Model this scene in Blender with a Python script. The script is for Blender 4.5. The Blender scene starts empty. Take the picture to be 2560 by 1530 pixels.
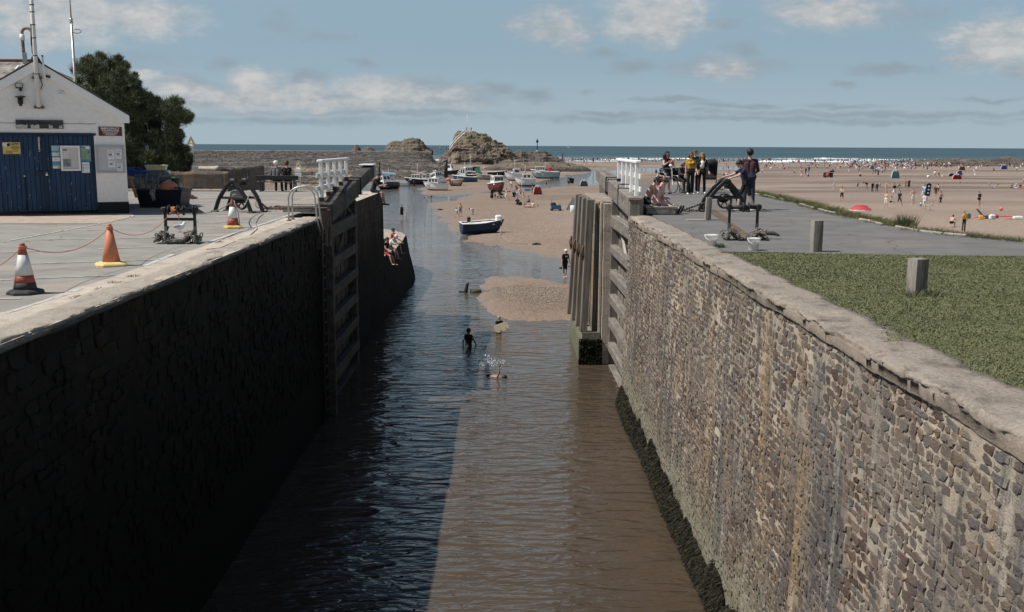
import bpy, bmesh, math, random
import numpy as np
from mathutils import Vector, Matrix, noise as mnoise
SC = bpy.context.scene
COL = SC.collection
random.seed(7)
# ------------------------------------------------------------------ camera
FPX, CX, CY = 2490.0, 1280.0, 765.0            # focal length and centre in the photograph's pixels
PITCH, YAW, ROLL = math.atan((765 - 364) / FPX), math.atan(25 / FPX), 0.00525
CAMP = np.array([0.0, 0.0, 2.1])
_F = np.array([math.sin(YAW) * math.cos(PITCH), math.cos(YAW) * math.cos(PITCH), -math.sin(PITCH)])
_R0 = np.array([math.cos(YAW), -math.sin(YAW), 0.0]); _U0 = np.cross(_R0, _F)
_R = _R0 * math.cos(ROLL) + _U0 * math.sin(ROLL); _U = _U0 * math.cos(ROLL) - _R0 * math.sin(ROLL)
cd = bpy.data.cameras.new('camera'); cam = bpy.data.objects.new('camera', cd); COL.objects.link(cam)
cd.sensor_width = 36.0; cd.lens = 36.0 * FPX / 2560.0; cd.clip_start = 0.1; cd.clip_end = 80000
cam.matrix_world = Matrix(((_R[0], _U[0], -_F[0], CAMP[0]), (_R[1], _U[1], -_F[1], CAMP[1]), (_R[2], _U[2], -_F[2], CAMP[2]), (0, 0, 0, 1)))
SC.camera = cam
# ------------------------------------------------------------------ view, sun, sky
SC.view_settings.view_transform = 'Standard'; SC.view_settings.look = 'None'
SC.view_settings.gamma = 1.0; SC.view_settings.exposure = 0.14
SUN_EL, SUN_DIR = math.radians(55), (-0.985, -0.17)      # horizontal direction towards the sun
sl = bpy.data.lights.new('sun', 'SUN'); sl.energy = 5.0; sl.angle = math.radians(0.53); sl.color = (1.0, 0.95, 0.885)
so = bpy.data.objects.new('sun', sl); COL.objects.link(so)
_h = Vector((SUN_DIR[0], SUN_DIR[1], 0)).normalized()
SUNV = Vector((_h.x * math.cos(SUN_EL), _h.y * math.cos(SUN_EL), math.sin(SUN_EL)))
so.rotation_euler = (-SUNV).to_track_quat('-Z', 'Y').to_euler(); so.location = (-30, 0, 40)

def ray(px, py): return _F * FPX + _R * (px - CX) - _U * (py - CY)
def at(px, py, z=0.0):
    d = ray(px, py); return Vector(CAMP + d * ((z - CAMP[2]) / d[2]))
def aty(px, py, y):
    d = ray(px, py); return Vector(CAMP + d * (y / d[1]))
def atx(px, py, x):
    d = ray(px, py); return Vector(CAMP + d * (x / d[0]))
ZB = -5.8                                       # water and beach level below the quay

class NT:                                       # terse node-tree writer
    def __init__(s, t): s.t = t; s.t.nodes.clear()
    def n(s, typ, **k):
        nd = s.t.nodes.new(typ); ins = k.pop('i', {})
        for a, v in k.items(): setattr(nd, a, v)
        for a, v in ins.items(): s.set(nd.inputs[a], v)
        return nd
    def set(s, inp, v):
        if isinstance(v, bpy.types.NodeSocket): s.t.links.new(v, inp)
        elif isinstance(v, bpy.types.Node): s.t.links.new(v.outputs[0], inp)
        else:
            if inp.type == 'RGBA' and len(v) == 3: v = (*v, 1)
            inp.default_value = v
    def m(s, op, a, b=None, c=None, clamp=False):
        nd = s.t.nodes.new('ShaderNodeMath'); nd.operation = op; nd.use_clamp = clamp
        s.set(nd.inputs[0], a)
        if b is not None: s.set(nd.inputs[1], b)
        if c is not None: s.set(nd.inputs[2], c)
        return nd.outputs[0]
    def vm(s, op, a, b=None):
        nd = s.t.nodes.new('ShaderNodeVectorMath'); nd.operation = op
        s.set(nd.inputs[0], a)
        if b is not None: s.set(nd.inputs[1], b)
        return nd.outputs['Value'] if op in ('LENGTH', 'DOT_PRODUCT') else nd.outputs[0]
    def mr(s, v, a, b, c=0.0, d=1.0, smooth=False):
        nd = s.t.nodes.new('ShaderNodeMapRange'); nd.clamp = True
        if smooth: nd.interpolation_type = 'SMOOTHSTEP'
        for k, x in enumerate((v, a, b, c, d)): s.set(nd.inputs[k], x)
        return nd.outputs[0]
    def mix(s, f, a, b, mode='MIX'):
        nd = s.t.nodes.new('ShaderNodeMix'); nd.data_type = 'RGBA'; nd.blend_type = mode
        s.set(nd.inputs[0], f); s.set(nd.inputs[6], a); s.set(nd.inputs[7], b)
        return nd.outputs[2]
    def noise(s, v, scale, detail=4.0, rough=0.55, dist=0.0, dims='3D'):
        nd = s.t.nodes.new('ShaderNodeTexNoise'); nd.noise_dimensions = dims
        if v is not None: s.set(nd.inputs['Vector'], v)
        for a, x in (('Scale', scale), ('Detail', detail), ('Roughness', rough), ('Distortion', dist)): s.set(nd.inputs[a], x)
        return nd.outputs['Fac']
    def ramp(s, f, stops):
        nd = s.t.nodes.new('ShaderNodeValToRGB'); e = nd.color_ramp.elements
        while len(e) < len(stops): e.new(0.5)
        for k, (p, c) in enumerate(stops): e[k].position = p; e[k].color = (*c, 1)
        s.set(nd.inputs[0], f); return nd.outputs[0]
    def scale(s, v, xyz): return s.vm('MULTIPLY', v, xyz)
    def xyz(s, v):
        nd = s.t.nodes.new('ShaderNodeSeparateXYZ'); s.set(nd.inputs[0], v); return nd.outputs
    def comb(s, x, y, z=0.0):
        nd = s.t.nodes.new('ShaderNodeCombineXYZ')
        for k, q in enumerate((x, y, z)): s.set(nd.inputs[k], q)
        return nd.outputs[0]

# clouds as (centre x, centre y, half width, half height) seen along the lock, then strength
BRIGHT = [(160, 30, 260, 70, .8), (360, 50, 140, 48, .7), (90, 80, 110, 44, .6), (361, 192, 50, 17, 1.0), (412, 226, 75, 36, .7), (634, 198, 80, 30, .85), (660, 234, 110, 28, .95), (1000, 236, 170, 26, .75), (540, 236, 110, 26, .6),
          (773, 228, 66, 26, .8), (928, 217, 110, 30, .95), (773, 258, 420, 22, .65), (1811, 172, 70, 26, .55), (1641, 38, 125, 62, .95), (1383, 72, 90, 45, .55), (2495, 105, 140, 62, 1.05), (2079, 30, 150, 42, .7),
          (1811, 178, 90, 18, .5), (2540, 130, 90, 40, .7), (1560, 60, 50, 40, .5)]
GREY = [(560, 246, 200, 26, .75), (880, 250, 260, 22, .8), (1080, 245, 170, 24, .85), (760, 196, 60, 20, .6), (455, 205, 60, 24, .6), (1240, 226, 70, 16, .6), (960, 282, 260, 8, .7), (1031, 222, 130, 30, .7), (1134, 234, 90, 18, .75), (500, 222, 90, 24, .5), (562, 155, 46, 17, .55), (696, 57, 42, 30, .3), (825, 88, 66, 14, .3), (907, 152, 34, 11, .5),
        (1201, 258, 50, 8, .5), (1383, 74, 100, 48, .5), (1641, 78, 110, 24, .45), (1806, 57, 42, 12, .4), (2079, 33, 135, 36, .5), (2233, 34, 130, 30, .3), (2440, 152, 84, 15, .6),
        (2538, 172, 34, 17, .6), (1512, 134, 34, 15, .6), (1579, 167, 54, 18, .7), (1862, 126, 46, 24, .6), (1811, 170, 128, 25, .75), (2218, 174, 90, 12, .75), (2115, 207, 30, 7, .5),
        (1326, 235, 52, 18, .65), (1465, 227, 27, 7, .5), (1682, 251, 115, 7, .7), (1847, 263, 130, 9, .7), (2104, 265, 95, 7, .6), (2190, 284, 520, 9, .6), (1530, 285, 125, 8, .7),
        (1900, 298, 700, 9, .5), (700, 300, 420, 10, .45), (1100, 286, 120, 7, .5), (640, 282, 150, 6, .4), (2480, 249, 90, 6, .6), (1480, 300, 160, 9, .55), (300, 150, 120, 20, .3)]
W = bpy.data.worlds.new('World'); SC.world = W; W.use_nodes = True
def build_world():
    N = NT(W.node_tree)
    sky = N.n('ShaderNodeTexSky', sky_type='NISHITA', sun_disc=False, sun_elevation=SUN_EL,
              sun_rotation=math.atan2(SUN_DIR[0], SUN_DIR[1]), altitude=5.0, air_density=1.0, dust_density=1.6, ozone_density=1.6)
    tc = N.n('ShaderNodeTexCoord'); gx, gy, gz = N.xyz(tc.outputs['Generated'])
    hs = N.n('ShaderNodeHueSaturation', i={'Saturation': 0.62, 'Value': 1.0, 'Color': sky.outputs[0]})
    # pull the sky towards the steel blue of the day
    col = N.mix(0.82, hs.outputs[0], (3.05, 4.5, 5.6))
    col = N.mix(N.mr(gz, 0.0, 0.10, 0.55, 0.0, True), col, (5.0, 5.95, 6.4))
    col = N.mix(N.mr(gz, 0.24, 0.58, 0, 1, True), col, (0.40, 0.85, 1.7))  # unseen upper sky darkened to cut the fill light
    yy = N.m('MAXIMUM', gy, 0.05)
    u = N.m('DIVIDE', gx, yy); v = N.m('DIVIDE', gz, yy)
    p0 = N.comb(u, v)
    wn = N.n('ShaderNodeTexNoise', i={'Vector': N.scale(p0, (1.0, 2.2, 1)), 'Scale': 18.0, 'Detail': 7.0, 'Roughness': 0.58})
    warp = N.vm('MULTIPLY', N.vm('SUBTRACT', wn.outputs['Color'], (0.5, 0.5, 0.5)), (0.045, 0.022, 0))
    p = N.vm('ADD', p0, warp)
    fine = N.noise(N.scale(p0, (1, 2.0, 1)), 34.0, 8.0, 0.62)
    def field(lst):
        acc = None
        for (cx, cy, rx, ry, st) in lst:
            d = ray(cx, cy); u0, v0 = d[0] / d[1], d[2] / d[1]
            q = N.vm('MULTIPLY', N.vm('SUBTRACT', p, (u0, v0, 0)), (FPX / (rx * 1.25), FPX / (ry * 1.3), 0))
            dens = N.m('MULTIPLY', N.m('SUBTRACT', 1.0, N.vm('LENGTH', q)), st)
            acc = dens if acc is None else N.m('MAXIMUM', acc, dens)
        return acc
    # unseen bright low cloud added outside the view, lights the shed front
    gen = N.noise(N.scale(tc.outputs['Generated'], (3, 3, 7)), 1.6, 6.0, 0.6)
    front = N.mr(gy, 0.55, 0.75)
    high = N.mr(gz, 0.20, 0.30)
    outside = N.m('MAXIMUM', N.m('SUBTRACT', 1.0, front), high)
    extra = N.m('MULTIPLY', N.m('MULTIPLY', N.mr(gen, 0.42, 0.62, 0.0, 0.8, True), N.mr(gz, 0.5, 0.22)), N.m('SUBTRACT', 1.0, front))
    shape = N.m('MULTIPLY', N.m('SUBTRACT', fine, 0.5), 0.85)
    g = N.mr(N.m('ADD', field(GREY), shape), -0.14, 0.60, 0.0, 0.92, True)
    b = N.mr(N.m('ADD', field(BRIGHT), shape), -0.10, 0.62, 0.0, 0.92, True)
    col = N.mix(g, col, (3.1, 3.85, 4.45))
    bc = N.mix(N.mr(fine, 0.35, 0.65), (4.3, 4.75, 5.05), (6.5, 6.42, 6.38))
    col = N.mix(b, col, bc)
    col = N.mix(extra, col, (8.6, 8.4, 8.1))
    bg = N.n('ShaderNodeBackground', i={'Color': col, 'Strength': 0.084})
    N.n('ShaderNodeOutputWorld', i={'Surface': bg.outputs[0]})
build_world()

# ------------------------------------------------------------------ helpers: materials
MATS = {}
def new_mat(name):
    m = bpy.data.materials.new(name); m.use_nodes = True; N = NT(m.node_tree)
    b = N.n('ShaderNodeBsdfPrincipled'); o = N.n('ShaderNodeOutputMaterial', i={'Surface': b.outputs[0]})
    return m, N, b
def M(name, rgb=(.5, .5, .5), rough=.7, metal=0.0, var=.18, vs=6.0, bump=0.0, bs=40.0, dirt=None, dcov=.5, spec=.35, stretch=(1, 1, 1), coat=0.0):
    """procedural paint / wood / stone: base colour broken up by noise, blotches of a second colour, bump"""
    if name in MATS: return MATS[name]
    m, N, b = new_mat(name)
    tc = N.n('ShaderNodeTexCoord').outputs['Object']; v = N.scale(tc, stretch)
    n1 = N.noise(v, vs, 5.0, 0.6)
    c = N.mix(N.mr(n1, .3, .7), tuple(x * (1 - var) for x in rgb), tuple(min(1, x * (1 + var)) for x in rgb))
    if dirt is not None:
        n2 = N.noise(v, vs * 0.45, 6.0, 0.65)
        c = N.mix(N.mr(n2, 1 - dcov - .08, 1 - dcov + .14), c, dirt)
    N.set(b.inputs['Base Color'], c); b.inputs['Metallic'].default_value = metal
    N.set(b.inputs['Roughness'], N.mr(n1, .3, .7, max(.02, rough - .08), min(1, rough + .08)))
    b.inputs['Specular IOR Level'].default_value = spec; b.inputs['Coat Weight'].default_value = coat
    if bump:
        bn = N.n('ShaderNodeBump', i={'Strength': bump, 'Distance': .02, 'Height': N.noise(v, bs, 5.0, .6)}); N.set(b.inputs['Normal'], bn.outputs[0])
    MATS[name] = m; return m

# ------------------------------------------------------------------ helpers: meshes
class MB:
    def __init__(s): s.v = []; s.f = []; s.m = []; s.mats = []; s.mi = 0; s.smooth = []; s.sm = False
    def mat(s, m):
        if m not in s.mats: s.mats.append(m)
        s.mi = s.mats.index(m); return s
    def add(s, vs, fs, sm=None):
        o = len(s.v); s.v += [tuple(x) for x in vs]; s.f += [tuple(o + i for i in f) for f in fs]
        s.m += [s.mi] * len(fs); s.smooth += [s.sm if sm is None else sm] * len(fs); return s
    def box(s, c, d, rz=0.0, mtx=None, bev=0.0):
        hx, hy, hz = d[0] / 2, d[1] / 2, d[2] / 2
        if bev > 0:
            bev = min(bev, hx * .45, hy * .45, hz * .45); vs = []
            for z, k in ((-hz, bev), (-hz + bev, 0), (hz - bev, 0), (hz, bev)):
                x, y = hx - k, hy - k; e = bev if k == 0 else bev * .6
                vs += [(-x + e, -y, z), (x - e, -y, z), (x, -y + e, z), (x, y - e, z), (x - e, y, z), (-x + e, y, z), (-x, y - e, z), (-x, -y + e, z)]
            fs = [tuple(range(7, -1, -1)), tuple(range(24, 32))]
            for r in range(3):
                for k in range(8): a = r * 8 + k; b2 = r * 8 + (k + 1) % 8; fs.append((a, b2, b2 + 8, a + 8))
        else:
            vs = [(x, y, z) for z in (-hz, hz) for y in (-hy, hy) for x in (-hx, hx)]
            fs = [(0, 2, 3, 1), (4, 5, 7, 6), (0, 1, 5, 4), (2, 6, 7, 3), (0, 4, 6, 2), (1, 3, 7, 5)]
        if mtx is None: mtx = Matrix.Translation(c) @ Matrix.Rotation(rz, 4, 'Z')
        return s.add([mtx @ Vector(q) for q in vs], fs)
    def bar(s, p, q, w, h, up=(0, 0, 1), bev=0.0):
        p, q = Vector(p), Vector(q); d = q - p; L = d.length
        if L < 1e-6: return s
        x = d / L; u = Vector(up)
        if abs(x.dot(u)) > .98: u = Vector((0, 1, 0))
        y = u.cross(x).normalized(); z = x.cross(y); c = (p + q) / 2
        m = Matrix(((x.x, y.x, z.x, c.x), (x.y, y.y, z.y, c.y), (x.z, y.z, z.z, c.z), (0, 0, 0, 1)))
        return s.box(None, (L, w, h), mtx=m, bev=bev)
    def tube(s, pts, r, n=8, cap=True, closed=False):
        pts = [Vector(p) for p in pts]; k = len(pts); rs = r if isinstance(r, (list, tuple)) else [r] * k
        vs = []; prev = None
        for i in range(k):
            if closed: t = pts[(i + 1) % k] - pts[i - 1]
            else: t = pts[min(i + 1, k - 1)] - pts[max(i - 1, 0)]
            t = t.normalized() if t.length > 1e-9 else Vector((0, 0, 1))
            if prev is None:
                a = Vector((0, 0, 1)) if abs(t.z) < .9 else Vector((1, 0, 0)); x = t.cross(a).normalized()
            else: x = (prev - t * prev.dot(t)); x = x.normalized() if x.length > 1e-6 else t.orthogonal().normalized()
            prev = x; y = t.cross(x)
            vs += [pts[i] + (x * math.cos(6.28319 * j / n) + y * math.sin(6.28319 * j / n)) * rs[i] for j in range(n)]
        fs = []
        for i in range(k if closed else k - 1):
            for j in range(n):
                a, b2 = i * n + j, i * n + (j + 1) % n; c, d2 = ((i + 1) % k) * n + (j + 1) % n, ((i + 1) % k) * n + j
                fs.append((a, b2, c, d2))
        if cap and not closed: fs += [tuple(range(n - 1, -1, -1)), tuple((k - 1) * n + j for j in range(n))]
        return s.add(vs, fs, True)
    def lathe(s, prof, c=(0, 0, 0), n=20, axis='Z', sm=True):
        vs = []; c = Vector(c)
        for (r, z) in prof:
            for j in range(n):
                a = 6.283185 * j / n; q = (r * math.cos(a), r * math.sin(a), z)
                if axis == 'X': q = (z, q[0], q[1])
                if axis == 'Y': q = (q[1], z, q[0])
                vs.append(c + Vector(q))
        fs = []
        for i in range(len(prof) - 1):
            for j in range(n): fs.append((i * n + j, i * n + (j + 1) % n, (i + 1) * n + (j + 1) % n, (i + 1) * n + j))
        fs += [tuple(range(n - 1, -1, -1)), tuple((len(prof) - 1) * n + j for j in range(n))]
        return s.add(vs, fs, sm)
    def ball(s, c, r, nu=12, nv=8, sq=(1, 1, 1)):
        prof = [(max(1e-4, r * math.sin(math.pi * i / nv)), -r * math.cos(math.pi * i / nv)) for i in range(nv + 1)]
        o = len(s.v); s.lathe(prof, (0, 0, 0), nu); c = Vector(c)
        for i in range(o, len(s.v)): q = s.v[i]; s.v[i] = (c.x + q[0] * sq[0], c.y + q[1] * sq[1], c.z + q[2] * sq[2])
        return s
    def prism(s, poly, a, b, plane='XZ'):
        """poly of 2-D points extruded between a and b along the third axis"""
        n = len(poly); mk = {'XZ': lambda p, t: (p[0], t, p[1]), 'YZ': lambda p, t: (t, p[0], p[1]), 'XY': lambda p, t: (p[0], p[1], t)}[plane]
        vs = [mk(p, a) for p in poly] + [mk(p, b) for p in poly]
        fs = [tuple(range(n)), tuple(range(2 * n - 1, n - 1, -1))] + [(i, i + n, (i + 1) % n + n, (i + 1) % n) for i in range(n)]
        return s.add(vs, fs)
    def xf(s, mtx, start=0):
        for i in range(start, len(s.v)): s.v[i] = tuple(mtx @ Vector(s.v[i]))
        return s
    def build(s, name, parent=None, m=None, fixn=True, loc=None):
        me = bpy.data.meshes.new(name)
        vs = s.v
        if loc is not None: L = Vector(loc); vs = [(a[0] - L.x, a[1] - L.y, a[2] - L.z) for a in vs]
        me.from_pydata(vs, [], s.f); ms = [m] if m is not None and not s.mats else s.mats
        for q in ms: me.materials.append(q)
        if len(ms) > 1: me.polygons.foreach_set('material_index', s.m)
        me.polygons.foreach_set('use_smooth', s.smooth)
        if fixn:
            bm = bmesh.new(); bm.from_mesh(me); bmesh.ops.recalc_face_normals(bm, faces=bm.faces); bm.to_mesh(me); bm.free()
        me.update(); o = bpy.data.objects.new(name, me); COL.objects.link(o)
        if loc is not None: o.location = loc
        if parent is not None: o.parent = parent
        return o
def tag(o, label=None, cat=None, group=None, kind=None):
    if label: o['label'] = label
    if cat: o['category'] = cat
    if group: o['group'] = group
    if kind: o['kind'] = kind
    return o
def thing(name, label, cat, loc=(0, 0, 0), rz=0.0, group=None):
    o = bpy.data.objects.new(name, None); COL.objects.link(o); o.location = loc; o.rotation_euler = (0, 0, rz); o.empty_display_size = .2
    return tag(o, label, cat, group)
def copy_tree(o, loc=None, rz=None, label=None, scale=None, parent=None, name=None):
    c = o.copy(); COL.objects.link(c)
    if parent is not None: c.parent = parent
    if loc is not None: c.location = loc
    if rz is not None: c.rotation_euler = (0, 0, rz)
    if scale is not None: c.scale = (scale, scale, scale) if not isinstance(scale, tuple) else scale
    if label: c['label'] = label
    for ch in o.children: copy_tree(ch, parent=c)
    return c
def grid_mesh(name, X, Y, Z, m, smooth=True, parent=None):
    r, c = X.shape; me = bpy.data.meshes.new(name)
    me.vertices.add(r * c); me.vertices.foreach_set('co', np.stack([X, Y, Z], -1).astype(np.float32).ravel())
    i = np.arange(r * c).reshape(r, c); q = np.stack([i[:-1, :-1], i[:-1, 1:], i[1:, 1:], i[1:, :-1]], -1).reshape(-1, 4)
    me.loops.add(q.size); me.polygons.add(len(q)); me.loops.foreach_set('vertex_index', q.ravel().astype(np.int32))
    me.polygons.foreach_set('loop_start', np.arange(0, q.size, 4, dtype=np.int32)); me.polygons.foreach_set('use_smooth', [smooth] * len(q))
    me.materials.append(m); me.update(calc_edges=True); me.validate()
    o = bpy.data.objects.new(name, me); COL.objects.link(o); o.parent = parent; return o
def tri_soup(name, P, m, parent=None, nrm=None):
    """P: (n,3,3) triangles in numpy"""
    n = len(P); me = bpy.data.meshes.new(name); me.vertices.add(n * 3); me.vertices.foreach_set('co', P.astype(np.float32).ravel())
    me.loops.add(n * 3); me.polygons.add(n); me.loops.foreach_set('vertex_index', np.arange(n * 3, dtype=np.int32))
    me.polygons.foreach_set('loop_start', np.arange(0, n * 3, 3, dtype=np.int32)); me.materials.append(m); me.update(calc_edges=True)
    o = bpy.data.objects.new(name, me); COL.objects.link(o); o.parent = parent; return o
def _hash(ix, iy, s):
    h = (ix.astype(np.int64) * 374761393 + iy.astype(np.int64) * 668265263 + s * 1442695041) & 0xffffffff
    h = ((h ^ (h >> 13)) * 1274126177) & 0xffffffff
    return ((h ^ (h >> 16)) & 0xffff) / 65535.0
def vnoise(x, y, s=0):
    ix, iy = np.floor(x), np.floor(y); fx, fy = x - ix, y - iy; fx = fx * fx * (3 - 2 * fx); fy = fy * fy * (3 - 2 * fy)
    a, b = _hash(ix, iy, s), _hash(ix + 1, iy, s); c, d = _hash(ix, iy + 1, s), _hash(ix + 1, iy + 1, s)
    return (a * (1 - fx) + b * fx) * (1 - fy) + (c * (1 - fx) + d * fx) * fy
def fbm(x, y, o=4, s=0, g=.5):
    t = 0; a = 1.0; w = 0
    for k in range(o): t = t + a * vnoise(x * 2 ** k, y * 2 ** k, s + k * 17); w += a; a *= g
    return t / w
def sstep(x, a, b):
    t = np.clip((x - a) / (b - a), 0, 1); return t * t * (3 - 2 * t)
def sdist(X, Y, poly):
    """signed distance to a polygon, positive inside"""
    d = np.full(X.shape, 1e9); ins = np.zeros(X.shape, bool); n = len(poly)
    for i in range(n):
        ax, ay = poly[i]; bx, by = poly[(i + 1) % n]; ex, ey = bx - ax, by - ay
        t = np.clip(((X - ax) * ex + (Y - ay) * ey) / (ex * ex + ey * ey + 1e-12), 0, 1)
        d = np.minimum(d, np.hypot(X - ax - t * ex, Y - ay - t * ey))
        c = (ay > Y) != (by > Y); xi = ax + (Y - ay) * ex / (ey if abs(ey) > 1e-12 else 1e-12); ins ^= c & (X < xi)
    return np.where(ins, d, -d)
# ================================================================== SETTING
# ---- sand
def mat_sand():
    m, N, b = new_mat('sand'); g = N.n('ShaderNodeNewGeometry').outputs['Position']; x, y, z = N.xyz(g)
    n1 = N.noise(g, .35, 5, .6); n2 = N.noise(g, 6.0, 4, .6); n3 = N.noise(N.scale(g, (.015, .06, 1)), 1.0, 5, .6)
    dry = N.mix(N.mr(n2, .3, .7), (.30, .230, .182), (.40, .315, .252))
    far = N.mix(N.mr(n3, .40, .60), (.155, .119, .097), (.305, .238, .197))
    c = N.mix(N.mr(y, 90, 170), dry, far); c = N.mix(N.mr(y, 58, 48), c, (.235, .180, .138))
    shell = N.mr(N.noise(g, 16.0, 2, .5), .62, .70)
    c = N.mix(N.m('MULTIPLY', N.m('MULTIPLY', shell, N.mr(y, 62, 52)), N.mr(n1, .42, .55)), c, (.62, .58, .52))
    wet = N.m('MULTIPLY', N.mr(N.m('ADD', z, N.m('MULTIPLY', N.m('SUBTRACT', n1, .5), .12)), ZB + .16, ZB + .03), N.mr(y, 480, 420, .35, 1.0))
    damp = N.m('MULTIPLY', N.mr(N.m('ADD', z, N.m('MULTIPLY', N.m('SUBTRACT', n1, .5), .3)), ZB + .55, ZB + .15), N.mr(y, 300, 200)); c = N.mix(N.m('MULTIPLY', damp, .7), c, (.235, .172, .128)); c = N.mix(N.m('MULTIPLY', N.mr(N.noise(g, 2.2, 5, .7), .55, .68), N.mr(y, 160, 90, 0, .55)), c, (.16, .115, .085))
    c = N.mix(wet, c, N.mix(N.mr(n2, .3, .7), (.20, .145, .105), (.27, .20, .15)))
    N.set(b.inputs['Base Color'], c); N.set(b.inputs['Roughness'], N.m('SUBTRACT', .9, N.m('MULTIPLY', wet, .5)))
    b.inputs['Specular IOR Level'].default_value = .3
    h = N.m('ADD', N.noise(g, 1.6, 4, .6), N.m('MULTIPLY', N.noise(g, 7.0, 4, .65), .8))
    bn = N.n('ShaderNodeBump', i={'Strength': N.m('SUBTRACT', 1.0, N.m('MULTIPLY', wet, .75)), 'Distance': .22, 'Height': h}); N.set(b.inputs['Normal'], bn.outputs[0])
    return m
SAND = mat_sand()
def W2(pts): return [tuple(at(px, py, ZB)[:2]) for px, py in pts]
WET = [W2([(880, 1000), (860, 480), (930, 452), (985, 462), (1040, 455), (1090, 452), (1110, 462), (1050, 474), (1043, 482), (1061, 486), (1145, 484.5), (1218, 480), (1262, 474.5), (1219, 483),
           (1163, 495), (1120, 507), (1095, 521), (1092, 527), (1106, 536), (1126, 575), (1163, 581), (1205, 601), (1276, 621), (1361, 638), (1480, 655), (1480, 715), (1423, 712), (1359, 704), (1294, 697),
           (1238, 693), (1216, 699), (1195, 717), (1190, 738), (1193, 755), (1221, 788), (1272, 801), (1337, 804), (1480, 800), (1520, 1000)]),
       W2([(1290, 470), (1300, 458), (1335, 449), (1375, 447), (1400, 440), (1440, 436), (1500, 428), (1620, 420), (1900, 416), (1900, 422), (1620, 430), (1520, 440), (1500, 462), (1440, 466), (1361, 472)]),
       W2([(1200, 446), (1225, 438), (1300, 436), (1335, 440), (1335, 447), (1270, 452), (1230, 452)]),
       W2([(1000, 440), (1100, 436), (1150, 444), (1060, 452), (990, 450)])]
STREAM = W2([(1700, 456), (1900, 459), (2600, 464), (2600, 466.5), (1900, 461.5), (1700, 459)])
def beach_z(X, Y):
    d = np.full(X.shape, -1e9)
    for p in WET: d = np.maximum(d, sdist(X, Y, p))
    d = np.maximum(d, np.where(Y < 44, 5, -1e9))
    d = d + (fbm(X * .12, Y * .08, 4, 5) - .5) * np.clip(Y * .05, .8, 9) + (fbm(X * .9, Y * .7, 4, 15, .6) - .5) * np.clip(Y * .03, .8, 3)
    k = np.clip(Y / 60, .6, 4)
    z = np.where(d > 0, -.22 * sstep(d, 0, 4 * k), .05 + .75 * sstep(-d, 0, 22 * k) * sstep(Y, 50, 75) + .12 * sstep(-d, 0, 3 * k))
    ds = sdist(X, Y, STREAM); z = z - .9 * sstep(ds, -2.5, .5)
    z = z + (fbm(X * .2, Y * .2, 3, 9) - .5) * .10 * np.where(d > 0, .2, 1) + (fbm(X * .9, Y * .9, 3, 11) - .5) * .12 * (d < -2) * (Y < 140)
    z = np.where(Y > 380, z * sstep(Y, 640, 380) , z) - .9 * sstep(Y, 470, 560)
    return ZB + z
ys = 27 * (600 / 27) ** np.linspace(0, 1, 420); s = np.linspace(-.66, .66, 420)
Yg, Sg = np.meshgrid(ys, s, indexing='ij'); Xg = Sg * (Yg + 12)
tag(grid_mesh('beach', Xg, Yg, beach_z(Xg, Yg), SAND), kind='structure')
def bz(x, y): return float(beach_z(np.array([[x]]), np.array([[y]]))[0, 0])
def gz(x, y): return max(bz(x, y), ZB - .25)

# ---- water in the lock and river
def mat_water():
    m, N, b = new_mat('river_water'); g = N.n('ShaderNodeNewGeometry').outputs['Position']; x, y, z = N.xyz(g)
    n0 = N.noise(g, .16, 4, .6)
    c = N.mix(N.mr(n0, .35, .65), (.062, .046, .032), (.076, .057, .041))
    c = N.mix(N.mr(y, 42, 75), c, (.12, .10, .085))
    N.set(b.inputs['Base Color'], c); b.inputs['Roughness'].default_value = .03; b.inputs['IOR'].default_value = 1.38
    b.inputs['Specular IOR Level'].default_value = .5
    w1 = N.noise(N.scale(g, (.75, 2.1, 1)), 1.1, .6, .4, 1.2); w2 = N.noise(N.scale(g, (.9, 2.5, 1)), 3.4, 1.0, .45, .8)
    h = N.m('ADD', N.m('MULTIPLY', w1, .9), N.m('MULTIPLY', N.m('MULTIPLY', w2, .34), N.mr(N.noise(g, .22, 3, .6), .35, .65, .25, 1.25)))
    amp = N.mr(y, 14, 60, .105, .05)
    bn = N.n('ShaderNodeBump', i={'Strength': 1.0, 'Distance': amp, 'Height': h}); N.set(b.inputs['Normal'], bn.outputs[0])
    return m
mb = MB(); mb.add([(-60, -8, ZB), (60, -8, ZB), (200, 470, ZB), (-200, 470, ZB)], [(0, 1, 2, 3)])
tag(mb.build('river_water', m=mat_water(), fixn=False), kind='structure')
# ---- sea
def mat_sea():
    m, N, b = new_mat('sea'); g = N.n('ShaderNodeNewGeometry').outputs['Position']; x, y, z = N.xyz(g)
    n = N.noise(N.scale(g, (.0012, .012, 1)), 1.0, 6, .6); n2 = N.noise(N.scale(g, (.02, .10, 1)), 1.0, 6, .65)
    c = N.mix(N.mr(n, .36, .64), (.026, .062, .082), (.058, .105, .122))
    c = N.mix(N.mr(n2, .38, .70), c, N.mix(.5, c, (.02, .05, .07)))
    c = N.mix(N.mr(y, 900, 540), c, (.12, .16, .165))
    foam = N.m('MULTIPLY', N.mr(n2, .60, .66), N.mr(y, 760, 540))
    c = N.mix(foam, c, (.75, .77, .78))
    N.set(b.inputs['Base Color'], c); b.inputs['Roughness'].default_value = .55; b.inputs['Specular IOR Level'].default_value = .28
    bn = N.n('ShaderNodeBump', i={'Strength': 1.0, 'Distance': 1.6, 'Height': N.noise(N.scale(g, (.05, .22, 1)), 1.0, 5, .6)}); N.set(b.inputs['Normal'], bn.outputs[0])
    return m
mb = MB(); ZS = ZB - .12; mb.add([(-25000, 395, ZS), (25000, 395, ZS), (40000, 60000, ZS), (-40000, 60000, ZS)], [(0, 1, 2, 3)])
tag(mb.build('sea', m=mat_sea(), fixn=False), kind='structure')
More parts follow.
